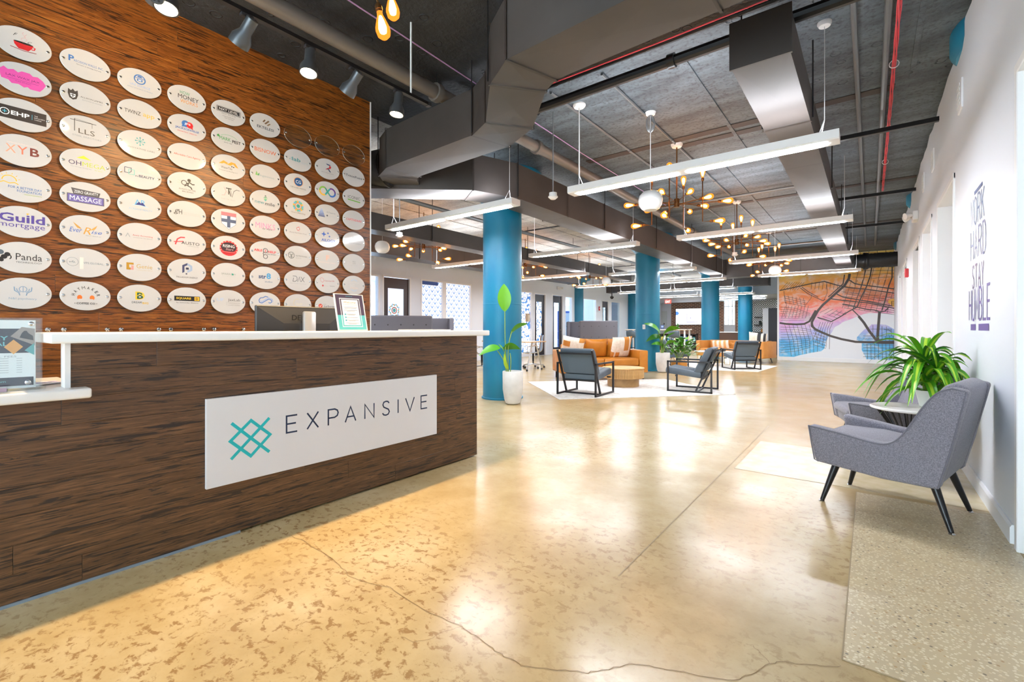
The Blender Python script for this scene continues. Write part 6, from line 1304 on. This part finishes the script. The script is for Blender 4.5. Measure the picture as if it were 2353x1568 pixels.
for st, lf, w, m, sd in (([(1166, 860), (1161, 790), (1160, 714)], [(1160, 716), (1158, 652)], .2, 'leaf_b', VR), ([(1168, 860), (1168, 800), (1176, 762)], [(1172, 768), (1214, 744)], .12, 'leaf', None), ([(1164, 860), (1158, 830), (1143, 806)], [(1150, 800), (1100, 818)], .16, 'leaf', None),
                     ([(1172, 860), (1174, 830), (1172, 812)], [(1156, 801), (1196, 803)], .17, 'leaf', None), ([(1166, 860), (1164, 840), (1158, 815)], [(1160, 820), (1144, 790)], .06, 'leaf_b', None), ([(1169, 860), (1168, 840)], [(1168, 850), (1160, 808)], .07, 'leaf_y', None)):
    b = Bd(); b.tube(bez([at1(*p) for p in st], 5), .007, 6); b.out('stem', M['stem'], t)
    b = Bd(); blade(b, at1(*lf[0]), at1(*lf[1]), w, .14 if sd is None else .03, side=sd, tilt=.8 if sd is None else 0); b.out('leaf', M[m], t)
P2 = Vector((-4.19, 11.72, 0))
t = thing('potted_bird_of_paradise', 'arching green plant in a tall white planter beside the second column', 'plant', P2)
planter(t, .145, .175, .5)
def at2(u, v, dt=0): return att(u, v, 11.95+dt)-P2
for st, lf, w, m in (([(1520, 815), (1518, 780), (1512, 762)], [(1520, 772), (1479, 744)], .24, 'leaf'), ([(1521, 815), (1520, 790), (1516, 778)], [(1520, 774), (1484, 786)], .2, 'leaf_d'), ([(1519, 815), (1520, 800)], [(1524, 795), (1496, 792)], .15, 'leaf'), ([(1521, 815), (1522, 785), (1527, 765)], [(1524, 768), (1564, 756)], .24, 'leaf_b'),
                     ([(1522, 815), (1520, 800)], [(1520, 800), (1512, 776)], .18, 'leaf_b'), ([(1522, 815), (1526, 790)], [(1524, 795), (1552, 764)], .14, 'leaf'), ([(1522, 815), (1528, 800)], [(1526, 800), (1552, 785)], .22, 'leaf_b')):
    b = Bd(); b.tube(bez([at2(*p) for p in st], 5), .012, 6); b.out('stem', M['stem'], t)
    b = Bd(); blade(b, at2(*lf[0]), at2(*lf[1]), w, .16, tilt=.8); b.out('leaf', M[m], t)
P3 = Vector((-4.05, 12.55, 0))
t = thing('bushy_plant', 'dense bushy green plant in an orange woven basket beside the white planter', 'plant', P3)
b = Bd(); b.lathe([(0, 0), (.17, 0), (.2, .06), (.21, .18), (.19, .26), (.175, .26), (.18, .2), (0, .2)], 28); bk = b.out('basket', M['basket'], t)
for s_ in (-1, 1): b = Bd(); b.tube([(VR.x*.17*s_+.05*math.cos(a*PI/8), VR.y*.17*s_, .25+.09*math.sin(a*PI/8)) for a in range(9)], .008, 6); b.out('handle', M['basket'], bk)
rg = random.Random(4)
for i in range(170):
    a, e, r_ = rg.uniform(0, 2*PI), rg.uniform(-.1, 1.35), rg.uniform(.12, .36)
    c = Vector((r_*1.15*math.cos(a)*math.cos(e)+.06, r_*1.15*math.sin(a)*math.cos(e), .42+r_*1.25*math.sin(e))); d = Vector((math.cos(a+rg.uniform(-.6, .6)), math.sin(a+rg.uniform(-.6, .6)), rg.uniform(-.2, .9))).normalized()
    b = Bd(); blade(b, c, c+d*rg.uniform(.12, .19), rg.uniform(.07, .11), .08, n=4); b.out('leaf', M[('leaf', 'leaf_d', 'leaf_b', 'leaf')[i % 4]], t)
for i in range(14): a = i*.45; b = Bd(); b.tube([(0, 0, .2), (.12*math.cos(a), .12*math.sin(a), .45), (.22*math.cos(a), .22*math.sin(a), .62)], .006, 5); b.out('stem', M['stem'], t)
# ---------------------------------------------------------------- high-backed booths
def booth_proto():
    """tall padded settee: local +y is the open side, local -y the padded back"""
    t = thing('lounge_booth', 'x', 'booth'); W2, h = .68, 1.4
    b = Bd(); b.box(-W2, W2, -.4, -.27, .1, h, bev=.04, seg=3); b.out('back', M['booth'], t)
    for s_ in (-1, 1): b = Bd(); b.box(min(s_*(W2-.12), s_*W2), max(s_*(W2-.12), s_*W2), -.3, .38, .1, h-.002, bev=.04, seg=3); b.out('side', M['booth'], t)
    b = Bd(); b.box(-W2+.1, W2-.1, -.3, .34, .24, .46, bev=.04, seg=3); b.out('seat', M['booth'], t)
    for x in (-W2+.08, W2-.08):
        for y in (-.34, .32): b = Bd(); b.cyl((x, y, .11), (x, y, 0), .02, .015, 8); b.out('leg', M['black'], t)
    first_ = None
    for z in (1.2, .8):
        for k in range(5):
            if first_ is None: b = Bd(); b.ball((0, 0, 0), .016, 1, .5, 1, 8, 6); first_ = b.out('button', M['charcoal'], t); o = first_
            else: o = inst(first_, t)
            o.location = (-.54+.27*k, -.402, z)
        for s_ in (-1, 1):
            for y in (-.2, .05, .28): o = inst(first_, t); o.matrix_basis = Matrix.Translation((s_*(W2+.002), y, z)) @ Matrix.Rotation(PI/2, 4, 'Z')
    return t
bo = booth_proto(); bo['label'] = 'dark grey tufted high-back booth standing behind the tan sofa'; bo['group'] = 'grey high-back booths'
bo.location = (-8.0, 15.55, 0); bo.rotation_euler = (0, 0, face(-.55, .83))
dup(bo, 'grey high-back booth peeking out beside the one behind the sofa', (-9.35, 16.9, 0), face(.55, -.83), 'grey high-back booths')
dup(bo, 'grey high-back booth seen over the counter beside the wood wall edge', (-8.35, 6.7, 0), face(-.8, .6), 'grey high-back booths')
dup(bo, 'grey high-back booth facing the counter-side booth below patterned window', (-9.45, 8.5, 0), face(.75, -.66), 'grey high-back booths')

# ---------------------------------------------------------------- work tables and swivel chairs
def table(l, loc, rz, w, d, h=.75):
    t = thing('work_table', l, 'table', loc, rz)
    b = Bd(); b.box(-w/2, w/2, -d/2, d/2, h-.03, h, bev=.004); b.m = 1; b.box(-w/2-.003, w/2+.003, -d/2-.003, d/2+.003, h-.028, h-.004); b.out('tabletop', [M['counter'], M['oak']], t, smooth=False)
    for s_ in (-1, 1):
        for q in (-1, 1):
            b = Bd(); b.cyl((s_*(w/2-.12), q*.08, h-.03), (s_*(w/2-.1), q*(d/2-.06), .05), .022, .018, 10); lg = b.out('leg', M['alu'], t)
            b = Bd(); b.cyl((s_*(w/2-.1)-.012, q*(d/2-.06), .028), (s_*(w/2-.1)+.012, q*(d/2-.06), .028), .028, n=12); b.out('caster', M['ink'], lg)
    return t
table('white work table with wood edge on angled wheeled legs beside the first column', (-7.75, 10.1, 0), 0, 1.6, .8, .78)
def swivel_proto():
    t = thing('office_chair', 'x', 'chair')
    b = Bd(); n = 10; prof = [(.24, .44), (.12, .425), (0, .43), (-.12, .44), (-.19, .47), (-.225, .55), (-.24, .7), (-.255, .86), (-.27, .93)]
    pp = bez(prof, 3); L_ = [(b.bm.verts.new((-.23, p.x, p.y)), b.bm.verts.new((0, p.x-.0, p.y-.012)), b.bm.verts.new((.23, p.x, p.y))) for p in pp]
    for p, q in zip(L_, L_[1:]):
        for k in (0, 1): b.bm.faces.new((p[k], p[k+1], q[k+1], q[k]))
    o = b.out('mesh_sling', mat('grey_mesh', '#7f93ad', .7), t); m = o.modifiers.new('thick', 'SOLIDIFY'); m.thickness = .012
    for s_ in (-1, 1): b = Bd(); b.tube([(s_*.24, p.x, p.y) for p in pp], .012, 6); b.tube([(s_*.25, .1, .44), (s_*.28, .12, .6), (s_*.28, -.1, .64), (s_*.25, -.22, .6)], .01, 6); b.out('side_rail', M['chrome'], t)
    b = Bd(); b.cyl((0, 0, .42), (0, 0, .2), .028, n=12); b.cyl((0, 0, .2), (0, 0, .1), .02, n=12); b.out('gas_lift', M['ink'], t)
    for k in range(5):
        a = 2*PI*k/5; e = Vector((math.cos(a), math.sin(a), 0)); b = Bd(); b.tube([Vector((0, 0, .12)), e*.2+Vector((0, 0, .1)), e*.31+Vector((0, 0, .075))], .016, 6); f = b.out('foot', M['alu'], t)
        b = Bd(); b.cyl(e*.31+Vector((-.02*math.sin(a), .02*math.cos(a), .03)), e*.31+Vector((.02*math.sin(a), -.02*math.cos(a), .03)), .03, n=12); b.out('caster', M['ink'], f)
    return t
oc = swivel_proto(); oc['label'] = 'blue-grey mesh swivel chair at the end of the wood-edged work table'; oc['group'] = 'mesh swivel chairs'
oc.location = (-7.55, 10.75, 0); oc.rotation_euler = (0, 0, face(-.9, -.4))
dup(oc, 'mesh swivel chair showing between the desk corner and the first column', (-8.25, 9.35, 0), face(.5, .8), 'mesh swivel chairs')
dup(oc, 'dark blue swivel chair seen through the clear glazed office door', (-12.0, 17.5, 0), face(.3, -.9), 'mesh swivel chairs')
table('white office desk seen through the glazed door beyond the sofa', (-12.9, 18.4, 0), 0, 1.4, .7)
t = thing('monitor', 'dark blue monitor on the desk inside the glazed office', 'monitor', (-12.6, 18.3, .751), .4)
b = Bd(); b.box(-.28, .28, -.015, .015, .12, .46, bev=.005); b.out('screen', mat('blue_screen', '#2456a8', .3), t); b = Bd(); b.box(-.03, .03, -.02, .02, .0, .2); b.box(-.1, .1, -.08, .08, 0, .01); b.out('stand', M['ink'], t)
t = thing('banner_stand', 'blue pull-up banner behind glass beside the embedded column', 'banner', (-12.3, 20.3, 0), face(.75, -.66))
b = Bd(); b.box(-.4, .4, -.05, .05, 0, .07, bev=.01); b.out('base', M['alu'], t); b = Bd(); b.box(-.38, .38, -.004, .004, .07, 2.0); b.out('print', ink('#2456b8'), t, smooth=False)
b = Bd(); b.box(-.38, .0, .0042, .005, .3, 1.9); b.out('pale_print', ink('#cfe0f2'), t, smooth=False); b = Bd(); b.cyl((.19, .004, 1.6), (.19, .0055, 1.6), .11, n=16); b.out('emblem', ink('#c9a58a'), t, smooth=False)
b = Bd(); b.box(-12.9, -12.8, 22.0, 24.2, 0, 2.9); b.m = 1; b.box(-12.8, -12.795, 22.0, 24.2, .9, 1.5); struct(b.out('wall_office_teal', [mat('teal_paint', '#178a94', .5), M['wall']], smooth=False))
def wall_box(nm, l, cat, p, s, m, extra=None):
    t = thing(nm, l, cat, p); b = Bd(); b.box(-s[0]/2, s[0]/2, -s[1]/2, s[1]/2, -s[2]/2, s[2]/2, bev=min(s)*.15); b.out('housing', m, t)
    if extra: extra(t)
    return t
redm = mat('alarm_red', '#d4242c', .35)
wall_box('fire_alarm', 'red fire alarm strobe on the white corridor wall', 'alarm', (RX-.03, 11.85, 2.2), (.06, .09, .17), redm, lambda t: (lambda b: (b.cyl((-.03, 0, 0), (-.045, 0, 0), .025, n=10), b.out('strobe', M['white'], t)))(Bd()))
wall_box('fire_alarm', 'small red fire alarm on the office wall beside the glass door', 'alarm', (OX+.03, 21.12, 2.12), (.05, .1, .2), redm, lambda t: (lambda b: (b.box(.025, .03, -.03, .03, -.03, .05), b.out('strobe', M['white'], t)))(Bd()))
def heads(t):
    for s_ in (-1, 1): b = Bd(); b.lathe([(0, 0), (.03, 0), (.045, .05), (.05, .09), (0, .085)], 14, mx=Matrix.Translation((-.05*(1 if t.location.x > 0 else -1), s_*.09, .02)) @ Vector((-1 if t.location.x > 0 else 1, s_*.5, -.3)).to_track_quat('Z', 'Y').to_matrix().to_4x4()); b.out('lamp_head', M['white'], t)
wall_box('emergency_light', 'white twin-head emergency light high on the corridor wall', 'lamp', (RX-.035, 9.6, 2.87), (.07, .3, .14), M['white'], heads)
wall_box('emergency_light', 'white twin-head emergency light above the office doors', 'lamp', (OX+.04, 17.3, 2.88), (.07, .3, .14), M['white'], heads)
for y, z, l in ((5.25, 3.02, 'white wall vent above the first corridor door, nearest the armchairs'.replace(', nearest the', ' past the')), (7.35, 3.1, 'white wall vent between the first two corridor doors'), (8.6, 3.15, 'white wall vent close to the emergency light')):
    def slats(t):
        for k in range(5): b = Bd(); b.box(-.014, -.01, -.075, .075, -.085+.038*k, -.065+.038*k); b.out('slat', M['trim'], t, smooth=False)
    wall_box('wall_vent', l, 'vent', (RX-.006, y, z), (.012, .2, .24), M['trim'], slats)
t = thing('brochure_holder', 'small wooden brochure holder fixed to the ring-patterned glass', 'holder', (OX+.03, 14.95, 1.55)); b = Bd(); b.box(-.02, .03, -.12, .12, -.16, .16, bev=.004); b.out('box', ink('#b39a7c'), t, smooth=False); b = Bd(); b.box(.03, .034, -.02, .1, -.14, .1); b.out('leaflet', ink('#d8c9ae'), t, smooth=False)

# ---------------------------------------------------------------- far kitchen end
t = thing('television', 'large white lit screen on the brick wall with blue corner shape', 'television', (-8.95, 29.87, 1.86))
b = Bd(); b.box(-.9, .9, -.03, .04, -.52, .52, bev=.006); b.out('bezel', M['ink'], t); b = Bd(); b.box(-.875, .875, -.034, -.0305, -.495, .495); b.out('display', mat('screen_white', '#ffffff', .3, emit=1.3, ecol='#f4f6ff'), t, smooth=False)
b = Bd(); b.prism([(-.875, .34), (-.76, .34), (-.66, .22), (-.76, .1), (-.875, .1)], 'y', -.037, -.0345); b.out('blue_shape', mat('screen_blue', '#4f7fd0', .3, emit=.6, ecol='#4f7fd0'), t, smooth=False)
b = Bd(); b.box(-.2, .45, -.0365, -.0345, -.36, -.32); b.box(-.2, -.17, -.0365, -.0345, -.32, .2); b.box(.42, .45, -.0365, -.0345, -.32, .2); b.box(.0, .06, -.0365, -.0345, -.12, -.05); b.out('screen_drawing', mat('screen_violet', '#8f86c0', .3, emit=.4, ecol='#8f86c0'), t, smooth=False)
t = thing('exit_sign', 'red lit EXIT sign hanging in front of the brick wall', 'sign', (-9.0, 26, 2.62)); b = Bd(); b.box(-.17, .17, -.025, .025, -.1, .1, bev=.006); b.out('housing', mat('exit_red', '#ee4a3c', .4, emit=.8, ecol='#ee4a3c'), t)
b = Bd(); b.cyl((0, 0, .1), (0, 0, .14), .015, n=8); b.out('stem', M['ink'], t); b = Bd(); text(b, 'EXIT', 0, 0, .27, .13, bold=.03); o = b.out('lettering', mat('exit_white', '#ffe9e2', .4, emit=1.0, ecol='#fff0ea'), t, smooth=False); o.matrix_basis = on(MX_S, 0, -.0262, 0)
t = thing('bar_table', 'tall white bar table on grey metal legs beyond the sofas', 'table', (-7.5, 20.6, 0))
b = Bd(); b.box(-1.5, 1.3, -.4, .4, 1.04, 1.08, bev=.004); b.m = 1; b.box(-1.502, 1.302, -.402, .402, 1.043, 1.06); b.out('tabletop', [M['counter'], M['oak']], t, smooth=False)
for x in (-1.4, .75, 1.2):
    for y in (-.33, .33): b = Bd(); b.box(x-.03, x+.03, y-.03, y+.03, 0, 1.04); b.out('leg', M['white'], t, smooth=False)
def stool_proto():
    t = thing('bar_stool', 'x', 'stool')
    b = Bd(); pp = bez([(.2, .72), (.05, .70), (-.1, .71), (-.19, .78), (-.23, .95), (-.235, 1.02)], 4); N = len(pp); R_ = []
    for i, p in enumerate(pp):
        w = .235*(1-.25*max(0, (i/N-.75)/.25)**2); R_.append([b.bm.verts.new((w*k, p.x+.09*abs(k)**3*(i/N), p.y+.05*abs(k)**2.5*(1-i/N))) for k in (-1, -.6, 0, .6, 1)])
    for p, q in zip(R_, R_[1:]):
        for k in range(4): b.bm.faces.new((p[k], p[k+1], q[k+1], q[k]))
    o = b.out('shell', M['grey_canvas'], t); m = o.modifiers.new('thick', 'SOLIDIFY'); m.thickness = .02
    for sx in (-1, 1):
        for sy in (-1, 1): b = Bd(); b.cyl((sx*.14, sy*.13, .7), (sx*.2, sy*.2, 0), .011, n=6); b.out('leg', M['pipe_black'], t)
    b = Bd(); b.tube([(.18, .18, .25), (-.18, .18, .25), (-.18, -.18, .25), (.18, -.18, .25)], .009, 5, True); b.out('foot_ring', M['pipe_black'], t)
    return t
bs = stool_proto(); bs['label'] = 'grey shell bar stool seen from behind at the tall table beside the first plant'; bs['group'] = 'shell bar stools'; bs.location = (-7.7, 19.85, 0); bs.rotation_euler = (0, 0, .1)
dup(bs, 'grey shell bar stool at the tall table just beside the third column', (-6.55, 19.85, 0), -.1, 'shell bar stools')
dup(bs, 'shell bar stool on the far side of the tall table facing the camera', (-7.1, 21.3, 0), PI, 'shell bar stools')
dup(bs, 'grey shell bar stool half hidden behind the second column plant', (-8.5, 19.9, 0), 0, 'shell bar stools')
for x, l, c in ((-7.35, 'dark framed notice standing on the tall bar table', '#3f4a66'), (-8.25, 'pale framed notice standing on the tall bar table', '#9aa3bd')):
    t = thing('table_notice', l, 'sign', (x, 20.5, 1.081)); b = Bd(); b.box(-.08, .08, -.01, .01, 0, .2); b.out('panel', ink(c), t, smooth=False); b = Bd(); b.box(-.05, .05, -.012, -.0105, .08, .16); b.out('print', ink('#8fa2c4'), t, smooth=False)
t = thing('small_plant', 'small green pot plant on the tall bar table', 'plant', (-6.7, 20.6, 1.081)); b = Bd(); b.lathe([(0, 0), (.05, 0), (.07, .09), (.06, .09), (0, .08)], 14); b.out('pot', M['white'], t)
for i in range(16): b = Bd(); a = i*2.4; blade(b, (0, 0, .08), (.16*math.cos(a), .16*math.sin(a), .14+.08*(i % 3)), .035, .2, n=4); b.out('leaf', M['leaf' if i % 2 else 'leaf_d'], t)
t = thing('bookcase', 'low dark bookcase full of bright books below the screen', 'bookcase', (-8.1, 24.2, 0))
b = Bd(); b.box(-1.2, 1.2, -.15, .15, 0, .05); b.box(-1.2, 1.2, -.15, .15, .42, .45); b.box(-1.2, 1.2, -.15, .15, .8, .84); b.box(-1.2, -1.16, -.15, .15, 0, .84); b.box(1.16, 1.2, -.15, .15, 0, .84); b.box(-1.2, 1.2, .13, .15, 0, .84); b.out('case', M['darkwood'], t, smooth=False)
rg = random.Random(9); x = -1.12; i = 0
cols = [('white', '#e9e9ea'), ('yellow', '#f0c42e'), ('blue', '#3f5f9a'), ('grey', '#8a97a6'), ('teal', '#3c8c96'), ('black', '#2b2b30')]
while x < 1.1:
    w = rg.uniform(.05, .11); h = rg.uniform(.22, .31); nm, hx = cols[(i*5+i//3) % 6]; b = Bd(); b.box(0, w-.004, -.1, .08, 0, h, bev=.002); b.m = 1; b.box(.004, w-.008, -.1005, -.09, h*.6, h*.75)
    o = tag(b.out('book', [ink(hx), M['cream']], smooth=False), '%s book in the low bookcase, %s along its upper shelf from the door end' % (nm, ['first', 'second', 'third', 'fourth', 'fifth', 'sixth', 'seventh', 'eighth', 'ninth', 'tenth', 'eleventh', 'twelfth', '13th', '14th', '15th', '16th', '17th', '18th', '19th', '20th', '21st', '22nd', '23rd', '24th', '25th', '26th', '27th', '28th', '29th', '30th', '31st', '32nd', '33rd', '34th', '35th', '36th', '37th', '38th', '39th', '40th'][i]), 'book', 'books in the low bookcase'); o.location = (-8.1+x, 24.2, .451); x += w; i += 1
t = thing('kitchen_island', 'dark wood kitchen island with white top and open shelf beyond the column', 'island', (-5.8, 26, 0))
b = Bd(); b.box(-1.2, 1.0, -.45, .45, .9, .94, bev=.005); b.out('worktop', M['counter'], t, smooth=False); b = Bd(); b.box(-.7, .95, -.4, .4, .5, .9); b.box(-.7, .95, -.4, .4, 0, .1); b.box(.6, .95, -.4, .4, .1, .5); b.box(-.7, -.66, -.4, .4, .1, .5); b.out('body', mat('walnut', '#5b4030', .45), t, smooth=False)
t = thing('storage_box', 'pale blue storage boxes stacked on the island shelf'.replace('boxes stacked', 'box set low'), 'box', (-5.7, 25.7, .11)); b = Bd(); b.box(-.35, .35, -.1, .2, 0, .28, bev=.01); b.out('body', ink('#a9bccf'), t, smooth=False); b = Bd(); b.box(-.36, .36, -.11, .21, .28, .31, bev=.005); b.out('lid', ink('#dfe6ee'), t, smooth=False)
dup(bs, 'dark bar stool standing beside the kitchen island', (-6.75, 25.4, 0), .3, 'shell bar stools')
t = thing('phone_booth', 'tall dark cabinet with a white side standing beside the mural wall', 'cabinet', (-3.4, 22.55, 0))
b = Bd(); b.box(-.02, .62, -.35, .4, .06, 1.98, bev=.006); b.out('front_panel', mat('cabinet_dark', '#2f3138', .45), t); b = Bd(); b.box(-.24, -.02, -.3, .4, .0, 1.98, bev=.004); b.out('side_panel', M['wall2'], t)
b = Bd(); b.box(.0, .6, -.33, .38, 0, .06); b.out('plinth', M['ink'], t, smooth=False)
b = Bd(); b.cyl((.0, -.37, .1), (.0, -.37, .22), .01, n=8); b.out('handle', M['chrome'], t)
t = thing('kitchen_counter', 'black kitchen counter below the diamond wallpaper', 'counter', (-4.4, 29.6, 0)); b = Bd(); b.box(-1.2, 1.4, -.3, .35, 0, .86); b.out('cabinet', M['ink'], t, smooth=False); b = Bd(); b.box(-1.22, 1.42, -.33, .36, .86, .9); b.out('worktop', M['duct_black'], t, smooth=False)
for z, l in ((1.3, 'lower black floating shelf on the diamond wallpaper'), (1.75, 'upper black floating shelf on the diamond wallpaper')): b = Bd(); b.box(-5.3, -4.2, 29.7, 29.98, z, z+.04, bev=.003); tag(b.out('wall_shelf', M['ink'], smooth=False), l, 'shelf')
for i, (x, z, c, l) in enumerate(((-5.0, 1.34, '#2f3b3a', 'dark green jar on the lower floating shelf'), (-4.75, 1.34, '#c8b58c', 'tan jar on the lower floating shelf'), (-4.9, .9, '#c98f4f', 'orange canister on the black kitchen counter'), (-4.7, 1.79, '#3f4a48', 'dark canister on the upper floating shelf'))):
    t = thing('jar', l, 'jar', (x, 29.8, z+.001)); b = Bd(); b.lathe([(0, 0), (.07, 0), (.075, .02), (.075, .16), (.06, .18), (0, .18)], 14); b.out('vessel', ink(c), t); b = Bd(); b.lathe([(0, .18), (.06, .18), (.06, .205), (0, .205)], 14); b.out('lid', M['ink'], t)
for x, y, l in ((-4.9, 27.0, 'round ceiling downlight in the far kitchen soffit by the column'), (-4.2, 26.2, 'round ceiling downlight in the far kitchen soffit by the cabinet')):
    t = thing('downlight', l, 'lamp', (x, y, 2.759)); b = Bd(); b.lathe([(.1, 0), (.13, -.008), (.13, 0)], 20); b.out('trim_ring', M['white'], t); b = Bd(); b.lathe([(0, -.002), (.1, -.002)], 20); b.out('lens', M['lens'], t)
